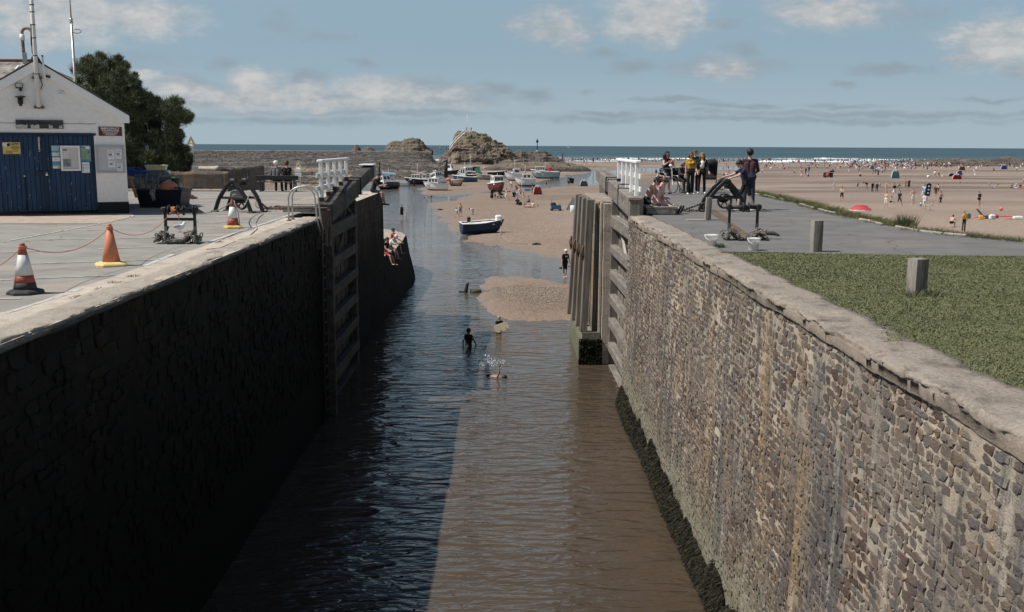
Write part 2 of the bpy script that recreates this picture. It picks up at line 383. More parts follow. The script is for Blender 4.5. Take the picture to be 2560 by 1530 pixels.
FOAM = M('foam', (.86, .88, .89), .8, var=.06, vs=1.5)
def surf():
    rows = []; rng = np.random.RandomState(3)
    for k in range(44):
        y0 = rng.choice([548, 566, 590, 622, 660, 720]) + rng.uniform(-10, 10); x0 = rng.uniform(20, 330) if k < 38 else rng.uniform(-40, 60); L = rng.uniform(10, 42)
        n = 26; t = np.linspace(0, 1, n); env = np.sin(np.pi * t) ** .5; xs = x0 + L * t; yy = y0 + (fbm(t * 4, t * 0 + k, 3, k) - .5) * 7
        hgt = (.15 + rng.uniform(0, .45)) * env * (.55 + .9 * fbm(xs * .4, t * 0, 3, k + 9)); w = (1.2 + rng.uniform(0, 3.5)) * env
        prof = [(-1, 0), (-.6, .75), (0, 1), (.35, .8), (1, 0)]
        X = np.repeat(xs[:, None], 5, 1); Y = np.stack([yy + p[0] * w for p in prof], 1); Z = np.stack([ZS - .05 + p[1] * hgt for p in prof], 1)
        rows.append((X, Y, Z))
    mb = MB()
    for X, Y, Z in rows:
        r, c = X.shape; vs = np.stack([X, Y, Z], -1).reshape(-1, 3).tolist()
        mb.add(vs, [(i * c + j, i * c + j + 1, (i + 1) * c + j + 1, (i + 1) * c + j) for i in range(r - 1) for j in range(c - 1)], True)
    o = mb.build('surf', m=FOAM, fixn=False)
    tag(o, 'white lines of breaking surf along the shore', 'surf', kind='stuff')
surf()

# ---- quay grounds
def mat_asphalt(name, a, bcol, stain, sc=.5):
    m, N, b = new_mat(name); g = N.n('ShaderNodeNewGeometry').outputs['Position']
    n = N.noise(g, 55, 3, .7); n2 = N.noise(g, 1.1, 6, .62); n3 = N.noise(N.scale(g, (.5, 1.2, 1)), .55, 5, .6)
    c = N.mix(N.mr(n, .28, .72), a, bcol)
    c = N.mix(N.mr(n2, .40, .66, 0, .5), c, tuple(x * .72 for x in a))
    c = N.mix(N.mr(n3, .53, .70, 0, sc), c, stain)
    vor = N.n('ShaderNodeTexVoronoi', feature='DISTANCE_TO_EDGE', i={'Vector': N.vm('ADD', g, N.vm('MULTIPLY', N.n('ShaderNodeTexNoise', i={'Vector': g, 'Scale': .8, 'Detail': 4.0}).outputs['Color'], (1.6, 1.6, 0))), 'Scale': .22}).outputs['Distance']
    c = N.mix(N.mr(vor, .004, .0015, 0, .55), c, (.05, .045, .04))
    N.set(b.inputs['Base Color'], c); b.inputs['Roughness'].default_value = .92; b.inputs['Specular IOR Level'].default_value = .25
    bn = N.n('ShaderNodeBump', i={'Strength': .55, 'Distance': .012, 'Height': n}); N.set(b.inputs['Normal'], bn.outputs[0]); return m
ASPH_L = mat_asphalt('old_grey_asphalt', (.21, .20, .185), (.34, .325, .30), (.37, .31, .25), .75)
ASPH_R = mat_asphalt('tarmac', (.118, .115, .112), (.20, .196, .19), (.22, .185, .15), .6)
def mat_concrete(name, a, bcol, dark, gr=1.0):
    m, N, b = new_mat(name); g = N.n('ShaderNodeNewGeometry').outputs['Position']
    n = N.noise(g, 26, 6, .72); n2 = N.noise(g, 2.2, 6, .66); n3 = N.noise(N.scale(g, (1, .5, 1)), .9, 5, .6); n4 = N.noise(g, 70, 3, .7)
    c = N.mix(N.mr(n, .3, .7), a, bcol); c = N.mix(N.mr(n2, .50, .68, 0, .75), c, dark); c = N.mix(N.mr(n3, .56, .68, 0, .45), c, tuple(min(1, x * 1.25) for x in bcol))
    c = N.mix(N.mr(n4, .62, .72, 0, .5), c, tuple(x * .6 for x in dark))
    N.set(b.inputs['Base Color'], c); b.inputs['Roughness'].default_value = .9; b.inputs['Specular IOR Level'].default_value = .25
    h = N.m('ADD', N.m('MULTIPLY', n, .6), N.m('MULTIPLY', n2, 1.2))
    bn = N.n('ShaderNodeBump', i={'Strength': .8 * gr, 'Distance': .03, 'Height': h}); N.set(b.inputs['Normal'], bn.outputs[0]); return m
CONC_L = mat_concrete('worn_concrete', (.38, .33, .275), (.54, .48, .41), (.27, .23, .185))
GRAN = mat_concrete('granite_coping', (.185, .158, .133), (.40, .35, .295), (.095, .080, .068), 1.8)
CONC_D = mat_concrete('dark_concrete', (.10, .09, .08), (.16, .145, .125), (.05, .045, .04))

XL, XR, YE = -5.28, 3.86, 29.0      # left and right lock edges, end of the left edge
def sheet(name, poly, z, m, kind='structure'):
    mb = MB(); mb.add([(x, y, z) for x, y in poly], [tuple(range(len(poly)))]); o = mb.build(name, m=m, fixn=False)
    if o.data.polygons[0].normal.z < 0: o.data.flip_normals()
    return tag(o, kind=kind)
# left quay: solid platform with an asphalt top, the concrete strip a sheet above it
LQ = [(-60, -6), (XL - .02, -6), (XL - .02, YE), (-6.3, YE), (-6.3, 36.6), (-7.6, 36.6), (-7.6, 46.6), (-60, 46.8)]
def platform(name, poly, ztop, zbot, mtop, mside):
    mb = MB(); n = len(poly); mb.mat(mtop); mb.add([(x, y, ztop) for x, y in poly], [tuple(range(n))]); mb.mat(mside)
    for i in range(n):
        a, b = poly[i], poly[(i + 1) % n]; mb.add([(a[0], a[1], zbot), (b[0], b[1], zbot), (b[0], b[1], ztop), (a[0], a[1], ztop)], [(0, 1, 2, 3)])
    return tag(mb.build(name), kind='structure')
platform('quay', LQ, 0.0, -6.6, ASPH_L, CONC_D)
def strip(name, xa, xb, y0, y1, z, m, amp, s, n=160, lip=None):
    """ground strip along y whose xb side is ragged"""
    ys = np.linspace(y0, y1, n); e = (fbm(ys * .9, ys * 0, 4, s) - .5) * amp
    mb = MB(); vs = []
    for y, q in zip(ys, e): vs += [(xa, y, z), (xb + q, y, z)]
    mb.add(vs, [(2 * i, 2 * i + 1, 2 * i + 3, 2 * i + 2) for i in range(n - 1)]); o = mb.build(name, m=m, fixn=False)
    if o.data.polygons[0].normal.z < 0: o.data.flip_normals()
    return tag(o, kind='structure')
strip('concrete_strip', XL + .01, XL - .95, -6, 28.95, .005, CONC_L, .16, 4)
sheet('shed_apron', [tuple(at(-60, 560)[:2]), tuple(at(250, 560)[:2]), tuple(at(322, 545)[:2]), tuple(at(334, 533)[:2]), (-11.6, 31.4), (-30, 31.4)], .012, M('apron', (.36, .30, .245), .95, var=.2, vs=3, bump=.4, bs=30))
# right quay
edge_px = [(1790, 474), (1850, 479), (1900, 487), (1960, 500), (2000, 511), (2060, 528), (2120, 543), (2180, 556), (2240, 568), (2300, 579), (2360, 586), (2420, 592), (2480, 598), (2560, 605), (2640, 612)]
EDGE = [tuple(at(px, py)[:2]) for px, py in edge_px]
RQ = [(4.35, -6), (60, -6), (60, 19.6)] + EDGE[::-1] + [(10.8, 52), (8.9, 58), (5.6, 58), (5.2, 42.2), (4.62, 42.2), (4.62, 30.35), (4.35, 30.35)]
platform('tarmac_path', RQ, 0.0, -6.6, ASPH_R, CONC_D)
# white parking lines
PAINT = M('worn_white_paint', (.52, .51, .49), .85, var=.15, vs=14, dirt=(.30, .295, .28), dcov=.5)
def line(mb, a, b, w=.075, z=.009):
    a, b = at(*a), at(*b); d = (b - a).normalized(); n = Vector((-d.y, d.x, 0)) * w / 2
    mb.add([(a.x + n.x, a.y + n.y, z), (a.x - n.x, a.y - n.y, z), (b.x - n.x, b.y - n.y, z), (b.x + n.x, b.y + n.y, z)], [(0, 1, 2, 3)])
mb = MB(); z2 = lambda x, y: (x / 3.71, 380 + y / 3.71)
for a, b in [((0, 645), (490, 632)), ((230, 612), (395, 636)), ((620, 605), (750, 624)), ((750, 622), (945, 622)), ((515, 734), (1190, 720)), ((330, 815), (1700, 793)), ((905, 900), (1420, 884)),
             ((0, 935), (640, 912)), ((130, 1044), (1480, 1000)), ((0, 1190), (1080, 1146)), ((-400, 1375), (200, 1362)), ((1000, 655), (1240, 600)), ((80, 825), (1000, 655)), ((1240, 600), (1700, 598)), ((1210, 580), (1238, 602))]:
    line(mb, z2(*a), z2(*b))
z3 = lambda x, y: (380 + x / 3.534, 380 + y / 3.534)
for a, b in [((460, 406), (590, 408)), ((900, 420), (1230, 442)), ((400, 570), (560, 566)), ((420, 628), (1040, 612)), ((0, 760), (640, 745)), ((800, 676), (900, 676)), ((1000, 540), (1460, 542))]: line(mb, z3(*a), z3(*b), .07)
line(mb, z3(470, 808), z3(1240, 550), .10); line(mb, z2(1340, 1060), z2(1610, 950), .11); line(mb, z2(660, 1300), z2(740, 1268), .11); line(mb, z2(60, 1500), z2(640, 1320), .05)
o = mb.build('parking_lines', m=PAINT, fixn=False); tag(o, kind='structure')
for p in o.data.polygons:
    if p.normal.z < 0: p.flip()

# ---- lawn
XG = 4.47
def lawn():
    rng = np.random.RandomState(5)
    m, N, b = new_mat('grass'); g = N.n('ShaderNodeNewGeometry').outputs['Position']
    rnd = N.n('ShaderNodeNewGeometry').outputs['Random Per Island']
    n = N.noise(g, .9, 5, .6); n2 = N.noise(g, 5.0, 4, .6)
    c = N.mix(rnd, (.105, .120, .062), (.205, .210, .118)); c = N.mix(N.mr(n, .36, .66, 0, .6), c, (.10, .115, .055)); c = N.mix(N.mr(n2, .50, .70, 0, .7), c, (.19, .175, .09))
    N.set(b.inputs['Base Color'], c); b.inputs['Roughness'].default_value = .8; b.inputs['Specular IOR Level'].default_value = .2
    edge = lambda y: XG + (fbm(y * 1.1, y * 0, 5, 21, .65) - .5) * .62
    yb = lambda x: 20.0 - (x - 4.5) * .125 + (fbm(x * .9, x * 0, 3, 3) - .5) * .22
    # soil sheet under the blades
    nn = 120; yy = np.linspace(-6, 19.9, nn); mb = MB(); vs = []
    for y in yy: vs += [(float(edge(np.array(y))) + .02, y, .006), (24, y - (24 - 4.5) * .125 * min(1, max(0, (y - 10) / 9.9)), .006)]
    mb.add(vs, [(2 * i, 2 * i + 1, 2 * i + 3, 2 * i + 2) for i in range(nn - 1)])
    tag(mb.build('lawn_soil', m=M('turf_soil', (.12, .125, .060), .95, var=.3, vs=5, bump=.5, bs=40)), kind='structure')
    K = 400000; t = rng.uniform(0, 1, K); y = 3.6 + (20.2 - 3.6) * t ** .85; x = XG - .35 + rng.uniform(0, 1, K) ** 1.0 * (np.minimum(.56 * y + 2.2, 13.5) - XG + .35)
    ok = (x > edge(y) + rng.uniform(-.08, .1, K)) & (y < yb(x) + rng.uniform(-.06, .03, K)); x, y = x[ok], y[ok]; k = len(x)
    a = rng.uniform(0, 6.283, k); h = rng.uniform(.010, .028, k) * (.7 + .7 * fbm(x * 1.3, y * 1.3, 3, 8)); w = rng.uniform(.004, .008, k) * (.6 + y / 12); ln = rng.uniform(-.04, .04, (k, 2))
    p0 = np.stack([x - np.cos(a) * w, y - np.sin(a) * w, np.full(k, .004)], -1); p1 = np.stack([x + np.cos(a) * w, y + np.sin(a) * w, np.full(k, .004)], -1)
    p2 = np.stack([x + ln[:, 0], y + ln[:, 1], h], -1)
    tag(tri_soup('lawn_grass', np.stack([p0, p1, p2], 1), m), 'short green mown grass of the quay lawn', 'grass', kind='stuff')
    return m
GRASS = lawn()

# ---- masonry of the lock walls
def mat_masonry(name, dark=1.0, wet=0.0, axis='Y', mode=None, cols=None, sc=(4.4, 7.4), mort=(.54, .47, .38), mw=.22):
    m, N, b = new_mat(name); g = N.n('ShaderNodeNewGeometry').outputs['Position']; x, y, z = N.xyz(g)
    along = y if axis == 'Y' else x
    p = N.comb(along, z); wn = N.n('ShaderNodeTexNoise', i={'Vector': p, 'Scale': 1.7, 'Detail': 2.0}); p2 = N.vm('ADD', p, N.vm('MULTIPLY', N.vm('SUBTRACT', wn.outputs['Color'], (.5, .5, .5)), (.30, .20, 0)))
    wn2 = N.n('ShaderNodeTexNoise', i={'Vector': p, 'Scale': 9.0, 'Detail': 3.0}); p2 = N.vm('ADD', p2, N.vm('MULTIPLY', N.vm('SUBTRACT', wn2.outputs['Color'], (.5, .5, .5)), (.11, .085, 0)))
    def brick(k, off):
        return N.n('ShaderNodeTexBrick', offset=.43, offset_frequency=2, squash=1.7, squash_frequency=3, i={'Vector': N.vm('ADD', p2, (off, off * .37, 0)), 'Color1': (0, 0, 0, 1), 'Color2': (1, 1, 1, 1), 'Mortar': (0, 0, 0, 1), 'Scale': 1.0, 'Mortar Size': mw * .085, 'Mortar Smooth': .6, 'Bias': 0.0, 'Brick Width': k / sc[0], 'Row Height': k / sc[1]}).outputs
    b1, b2 = brick(1.0, 0), brick(1.75, 3.3); patch = N.mr(N.noise(p, .9, 3, .6), .535, .545)
    D = dark; mfac = N.m('ADD', N.m('MULTIPLY', b1['Fac'], N.m('SUBTRACT', 1.0, patch)), N.m('MULTIPLY', b2['Fac'], patch)); bcol = N.mix(patch, b1['Color'], b2['Color'])
    wv = N.n('ShaderNodeTexWhiteNoise', noise_dimensions='1D', i={'W': N.m('MULTIPLY', N.xyz(bcol)[0], 917.0)}); r, gg, bb = N.xyz(wv.outputs['Color'])
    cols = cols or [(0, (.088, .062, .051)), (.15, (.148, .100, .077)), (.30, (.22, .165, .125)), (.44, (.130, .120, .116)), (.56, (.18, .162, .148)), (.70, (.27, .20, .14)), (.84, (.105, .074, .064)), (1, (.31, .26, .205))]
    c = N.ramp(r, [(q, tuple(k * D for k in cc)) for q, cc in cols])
    fine = N.noise(g, 22, 5, .7); c = N.mix(N.mr(fine, .3, .7, 0, 1), N.mix(.45, c, (.02, .018, .016)), c)
    pat = N.noise(N.comb(along, N.m('MULTIPLY', z, .6)), .55, 5, .6)
    cover = N.noise(p, 1.5, 5, .65)
    mortar = N.m('SUBTRACT', 1.0, N.mr(N.m('ADD', N.m('ADD', mfac, N.m('MULTIPLY', N.m('SUBTRACT', fine, .5), .9)), N.m('MULTIPLY', N.m('SUBTRACT', cover, .5), 1.5)), .32, .75))
    if mode == 'stone': c = N.mix(N.mr(fine, .3, .7), N.mix(.4, N.ramp(N.n('ShaderNodeNewGeometry').outputs['Random Per Island'], [(q, tuple(k * D for k in cc)) for q, cc in cols]), (.02, .018, .016)), N.ramp(N.n('ShaderNodeNewGeometry').outputs['Random Per Island'], [(q, tuple(k * D for k in cc)) for q, cc in cols])); mortar = 1.0
    if mode == 'mortar': mortar = 0.0
    mcol = N.mix(N.mr(pat, .35, .65), tuple(k * D for k in mort), tuple(k * D * .42 for k in mort))
    c = N.mix(mortar, mcol, c)
    # vertical run-down stains: dark blue-grey, ochre; they stay with the stone
    st = N.noise(N.comb(N.m('MULTIPLY', along, 1.9), N.m('MULTIPLY', z, .16)), 1.0, 5, .62); st2 = N.noise(N.comb(N.m('ADD', N.m('MULTIPLY', along, 1.3), 37.0), N.m('MULTIPLY', z, .22)), 1.0, 5, .62)
    c = N.mix(N.mr(st, .50, .62, 0, .78), c, tuple(k * D for k in (.088, .088, .092))); c = N.mix(N.mr(st2, .54, .66, 0, .62), c, tuple(k * D for k in (.31, .225, .13)))
    st3 = N.noise(N.comb(N.m('ADD', N.m('MULTIPLY', along, 4.5), 11.0), N.m('MULTIPLY', z, .3)), 1.0, 5, .65); c = N.mix(N.mr(st3, .56, .66, 0, .72), c, tuple(k * D for k in (.42, .38, .32))); st4 = N.noise(N.comb(N.m('ADD', N.m('MULTIPLY', along, 3.2), 71.0), N.m('MULTIPLY', z, .2)), 1.0, 4, .6); c = N.mix(N.mr(st4, .58, .68, 0, .75), c, tuple(k * D for k in (.055, .050, .048)))
    big = N.noise(N.comb(along, z), .35, 4, .55); c = N.mix(N.mr(big, .50, .66, 0, .5), c, tuple(k * D for k in (.20, .175, .150)))
    # green algae towards the water, pale salt line above the weed
    zz = N.m('ADD', z, N.m('MULTIPLY', N.m('SUBTRACT', pat, .5), 1.6))
    c = N.mix(N.m('MULTIPLY', N.mr(zz, ZB + 2.1, ZB + .8), .55), c, tuple(k * D for k in (.125, .125, .080)))
    c = N.mix(N.m('MULTIPLY', N.mr(zz, ZB + 1.25, ZB + .95), N.mr(zz, ZB + .35, ZB + .8, 0, .45)), c, tuple(k * D for k in (.27, .26, .205)))
    if wet: c = N.mix(N.m('MULTIPLY', N.mr(N.m('ADD', z, N.m('MULTIPLY', N.m('SUBTRACT', pat, .5), 2.5)), -.35, -2.2), wet), c, (.006, .006, .0055))  # near-black towards the water: wet stone plus shade painted into the colour
    N.set(b.inputs['Base Color'], c); b.inputs['Roughness'].default_value = .85; b.inputs['Specular IOR Level'].default_value = .25 if not wet else .12
    h = N.m('ADD', N.m('MULTIPLY', mortar, .7), N.m('MULTIPLY', fine, .6)); h = N.m('ADD', h, N.m('MULTIPLY', N.noise(g, 60, 3, .7), .35)); h = N.m('ADD', h, N.m('MULTIPLY', gg, .5 if mode is None else 0.0))
    bn = N.n('ShaderNodeBump', i={'Strength': .8, 'Distance': .045, 'Height': h}); N.set(b.inputs['Normal'], bn.outputs[0]); return m
STONE_R = mat_masonry('rubble_masonry'); MORT_R = mat_masonry('rubble_mortar', mode='mortar', mort=(.57, .485, .385)); RUB_R = mat_masonry('rubble_stones', mode='stone')
RUB_L = mat_masonry('wet_shaded_stones', dark=.11, wet=.985, mode='stone'); MORT_L = mat_masonry('wet_shaded_mortar', dark=.075, wet=.985, mode='mortar', mort=(.34, .31, .27))  # darker copies for the left wall: wet stone plus painted shade
STONE_L = mat_masonry('wet_shaded_masonry', dark=.24, wet=0.985, mort=(.34, .31, .27))
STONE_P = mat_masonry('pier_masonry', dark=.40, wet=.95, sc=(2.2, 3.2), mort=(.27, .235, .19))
def wall_face(name, sgn, xtop, xbot, y0, y1, ztop, zbot, m, parent, ny, nz, amp=.045, s=0):
    yy = np.linspace(y0, y1, ny); zz = np.linspace(zbot, ztop, nz); Y, Z = np.meshgrid(yy, zz, indexing='ij')
    t = (Z - zbot) / (ztop - zbot); X = xbot + (xtop - xbot) * t + ((fbm(Y * 1.7, Z * 2.3, 4, s) - .5) * amp + (fbm(Y * .3, Z * .3, 3, s + 5) - .5) * amp * 1.6) * sgn
    o = grid_mesh(name, X, Y, Z, m, True, parent)
    o.data.update()
    if o.data.polygons[0].normal.x * sgn < 0: o.data.flip_normals()
    return o
def stones(name, sgn, xf, y0, y1, ztop, zbot, m, seed, hs=(.075, .135), ws=(.10, .33), relief=(-.002, .015)):
    """every stone of the rubble face as its own rounded, slightly tilted block standing out of the mortar"""
    rng = np.random.RandomState(seed); V, F = [], []; z = ztop; wob = lambda y, zz: (mnoise.noise((y * .7, zz * 1.5, seed)) * .05 + mnoise.noise((y * 2.6, zz * 3, seed + 9)) * .022)
    while z > zbot:
        h = rng.uniform(*hs); y = y0 + rng.uniform(-.3, 0)
        while y < y1:
            w = ws[0] + (ws[1] - ws[0]) * rng.beta(1.3, 2.2); g = .008 + rng.uniform(0, .011); hh = h * (1 if rng.uniform() < .85 else rng.uniform(.6, .85)); ca, cb = y + g, y + w - g; zt, zb = z - g * .6, z - hh + g * .6
            if cb - ca > .04 and rng.uniform() < .965:
                rim = []; jy, jz = min(.03, (cb - ca) * .16), min(.022, (zt - zb) * .2); q = .17
                for (fy, fz) in ((0, q), (0, 1 - q), (q, 1), (.5, 1.03), (1 - q, 1), (1, 1 - q), (1.02, .5), (1, q), (1 - q, 0), (.5, -.03), (q, 0)): rim.append((ca + (cb - ca) * fy + rng.uniform(-jy, jy), zb + (zt - zb) * fz + rng.uniform(-jz, jz)))
                pr = rng.uniform(*relief); ty, tz = rng.uniform(-.06, .06), rng.uniform(-.10, .10); cy, cz = (ca + cb) / 2, (zb + zt) / 2; o = len(V); n = len(rim)
                for k, d in ((1.0, -.03), (.97, pr * .75), (.80, pr), ):
                    for (a, b) in rim: yy, zz = cy + (a - cy) * k, cz + (b - cz) * k; zz2 = zz + wob(yy, zz); V.append((xf(yy, zz2) + sgn * (d + (a - cy) * ty * (d > 0) + (b - cz) * tz * (d > 0) + rng.uniform(-.003, .003)), yy, zz2))
                F += [(o + r * n + i, o + r * n + (i + 1) % n, o + (r + 1) * n + (i + 1) % n, o + (r + 1) * n + i) for r in range(2) for i in range(n)] + [tuple(o + 2 * n + i for i in range(n))]
            y += w
        z -= h
    mb = MB(); mb.v, mb.f = V, F; mb.m = [0] * len(F); mb.smooth = [False] * len(F); return mb.build(name, m=m)
def coping(parent, sgn, xe, width, y0, y1, ztop, drop, m, joints, name='coping', seed=1, rag=.05, over=.04, round_=.12):
    """edge stones along y: rounded, chipped lip at xe, inner side at xe+sgn*width"""
    n = int((y1 - y0) / .022); yy = np.linspace(y0, y1, n); prof = []
    k = 5
    prof.append((-over, -drop))
    prof.append((-over, -drop * .45))
    for i in range(k + 1):
        a = math.pi / 2 * i / k; prof.append((-over + round_ - round_ * math.cos(a), -round_ + round_ * math.sin(a)))
    for q in (.25, .45, .65, .85): prof.append((width * q, .002))
    prof.append((width, 0)); prof.append((width, -drop))
    P = np.array(prof); Y = np.repeat(yy[:, None], len(P), 1); jag = (fbm(Y * 2.0, np.repeat(np.arange(len(P))[None] * .35, n, 0), 5, seed, .62) - .5)
    lipw = np.exp(-((np.arange(len(P)) - 4) / 3.0) ** 2)[None]
    X = xe + sgn * (P[:, 0][None] + jag * rag * 2 * lipw); Z = ztop + P[:, 1][None] + (fbm(Y * 1.3, np.repeat(P[:, 0][None] * 3, n, 0), 4, seed + 3, .6) - .5) * rag * .9 - np.abs(jag) * rag * lipw
    ix = np.searchsorted(np.array(joints), yy); off = np.random.RandomState(seed).uniform(-1, 1, (len(joints) + 1, 2)); Z[:, 2:] += (off[ix, 0] * .014)[:, None]; X += sgn * (off[ix, 1] * .016)[:, None]
    g = np.zeros(n)
    for j in joints: g += np.exp(-((yy - j) / .022) ** 2)
    Z[:, 3:-1] -= (np.clip(g, 0, 1) * .05)[:, None]; X += sgn * (np.clip(g, 0, 1) * .04)[:, None] * lipw
    o = grid_mesh(name, X, Y, Z, m, True, parent); o.data.update()
    if o.data.polygons[6 * 3].normal.z < 0: o.data.flip_normals()
    return o
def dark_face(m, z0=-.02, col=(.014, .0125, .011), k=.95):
    """darker face below the lip; on the left coping this is painted shade"""
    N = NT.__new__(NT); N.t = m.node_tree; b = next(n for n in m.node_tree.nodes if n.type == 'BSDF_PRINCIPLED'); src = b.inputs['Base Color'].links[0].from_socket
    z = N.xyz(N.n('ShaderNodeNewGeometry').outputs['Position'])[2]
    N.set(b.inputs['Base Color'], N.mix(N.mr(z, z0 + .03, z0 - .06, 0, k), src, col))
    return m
wr = thing('lock_wall', 'long sunlit rubble stone lock wall below the lawn with granite coping', 'wall', (XR, 12, 0))
def under(o, par):                      # keep world placement when parented
    o.parent = par; o.matrix_parent_inverse = Matrix.Translation(-Vector(par.location)); return o
under(wall_face('masonry', -1, XR, 3.70, 3.5, 30.3, -.15, -6.6, MORT_R, None, 420, 110, .012, 2), wr)
RXF = lambda y, z: 3.697 + .16 * (z + 6.6) / 6.45
under(stones('rubble_stones', -1, RXF, 3.6, 30.2, -.175, -5.3, RUB_R, 5), wr)
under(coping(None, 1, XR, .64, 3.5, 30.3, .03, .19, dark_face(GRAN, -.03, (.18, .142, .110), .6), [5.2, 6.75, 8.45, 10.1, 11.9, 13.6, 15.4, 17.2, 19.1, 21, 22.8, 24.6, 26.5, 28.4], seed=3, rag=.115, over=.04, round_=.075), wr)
mb = MB(); mb.mat(STONE_R); mb.add([(3.70, 30.3, -6.6), (4.7, 30.3, -6.6), (4.7, 30.3, -.02), (3.86, 30.3, -.02)], [(0, 1, 2, 3)]); under(mb.build('end_face'), wr)
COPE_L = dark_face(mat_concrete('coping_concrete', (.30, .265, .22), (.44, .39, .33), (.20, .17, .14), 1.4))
wl = thing('lock_wall', 'long dark shaded lock wall under the car park edge, wet and black with painted shade', 'wall', (XL, 12, 0))
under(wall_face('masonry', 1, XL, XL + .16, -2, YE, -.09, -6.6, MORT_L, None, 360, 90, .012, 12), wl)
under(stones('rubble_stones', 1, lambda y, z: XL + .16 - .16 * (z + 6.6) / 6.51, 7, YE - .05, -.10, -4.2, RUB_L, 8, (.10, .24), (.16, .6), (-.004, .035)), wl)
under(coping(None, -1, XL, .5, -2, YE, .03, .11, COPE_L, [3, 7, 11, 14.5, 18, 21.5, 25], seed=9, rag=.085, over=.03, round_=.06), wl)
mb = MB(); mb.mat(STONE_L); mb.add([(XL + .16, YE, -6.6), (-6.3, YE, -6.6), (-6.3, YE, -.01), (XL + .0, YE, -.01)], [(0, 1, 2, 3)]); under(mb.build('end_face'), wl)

# seaweed skirt of the right wall
def seaweed():
    rng = np.random.RandomState(11); m, N, b = new_mat('seaweed'); rnd = N.n('ShaderNodeNewGeometry').outputs['Random Per Island']
    N.set(b.inputs['Base Color'], N.ramp(rnd, [(0, (.010, .010, .007)), (.6, (.024, .023, .015)), (.88, (.045, .042, .028)), (1, (.07, .066, .045))])); b.inputs['Roughness'].default_value = .75; b.inputs['Specular IOR Level'].default_value = .12
    K = 110000; y = 5 + 25.1 * rng.uniform(0, 1, K) ** 1.25; u = rng.uniform(0, 1, K); top = ZB + .55 + (fbm(y * 1.1, y * 0, 5, 2, .65) - .5) * .9
    ln = rng.uniform(.03, .09, K); bulge = .22 * (.7 + .6 * fbm(y * .8, y * 0, 3, 6)); z = ZB - .08 + (top - ZB + .08) * u; x = 3.74 - bulge * (1 - u) ** .7 * rng.uniform(.35, 1.05, K) - .03
    a = rng.uniform(0, 6.283, K); w = rng.uniform(.007, .018, K)
    p0 = np.stack([x - .3 * np.cos(a) * w, y - np.sin(a) * w, z], -1); p1 = np.stack([x + .3 * np.cos(a) * w, y + np.sin(a) * w, z + rng.uniform(-.02, .02, K)], -1)
    p2 = np.stack([x - rng.uniform(.0, .09, K), y + rng.uniform(-.06, .06, K), z - ln], -1)
    tag(tri_soup('seaweed', np.stack([p0, p1, p2], 1), m), 'dark bladder weed hanging along the foot of the sunlit lock wall', 'seaweed', kind='stuff'); return m
WEED = seaweed()

def shingle():
    rng = np.random.RandomState(41); base = W2([(1215, 726), (1300, 720), (1425, 730), (1425, 765), (1330, 775), (1250, 758)]); xs = [p[0] for p in base]; ys_ = [p[1] for p in base]; K = 1700; x = rng.uniform(min(xs), max(xs), K); y = rng.uniform(min(ys_), max(ys_), K); ok = sdist(x, y, base) + (fbm(x * 1.2, y * 1.2, 4, 4) - .5) * 2.4 > 0; x, y = x[ok], y[ok]; k = len(x); z = beach_z(x[None], y[None])[0]; r = rng.uniform(.02, .055, (k, 3)) * np.array([1.2, 1.2, .7]); C = np.stack([x, y, z + .01], -1); D = np.array([[1, 0, 0], [0, 1, 0], [-1, 0, 0], [0, -1, 0]]); T = []
    for i in range(4): T.append(np.stack([C + D[i] * r, C + D[(i + 1) % 4] * r, C + np.array([0, 0, 1]) * r], 1))
    m, N, b = new_mat('pebbles'); N.set(b.inputs['Base Color'], N.ramp(N.n('ShaderNodeNewGeometry').outputs['Random Per Island'], [(0, (.10, .085, .07)), (.7, (.22, .185, .155)), (1, (.33, .29, .25))])); b.inputs['Roughness'].default_value = .8
    tag(tri_soup('shingle', np.concatenate(T), m), 'pebbles strewn over the small sandbank in the river', 'pebbles', kind='stuff')
shingle()
# ================================================================== LOCK GATES AND PIERS
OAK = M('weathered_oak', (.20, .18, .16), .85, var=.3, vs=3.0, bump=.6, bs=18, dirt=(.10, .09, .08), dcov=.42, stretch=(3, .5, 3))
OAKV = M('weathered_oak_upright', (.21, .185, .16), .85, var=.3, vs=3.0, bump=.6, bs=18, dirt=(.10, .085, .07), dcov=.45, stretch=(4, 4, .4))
OAKD = M('dark_shaded_oak', (.075, .066, .058), .8, var=.3, vs=3.0, bump=.6, bs=18, dirt=(.03, .027, .024), dcov=.5, stretch=(3, .5, 3))  # darker oak copy for the left gate, shade painted into its colour
WHITE = M('white_paint', (.80, .80, .78), .55, var=.05, vs=5, dirt=(.60, .57, .52), dcov=.28)
IRON = M('black_iron', (.018, .018, .019), .5, var=.3, vs=8, bump=.2, bs=50, dirt=(.05, .04, .034), dcov=.3)
RUST = M('rusty_iron', (.16, .085, .05), .85, var=.4, vs=9, bump=.4, bs=40, dirt=(.07, .045, .035), dcov=.5)
STEEL = M('galvanised_steel', (.42, .41, .39), .42, metal=.7, var=.2, vs=8, dirt=(.26, .22, .19), dcov=.35)
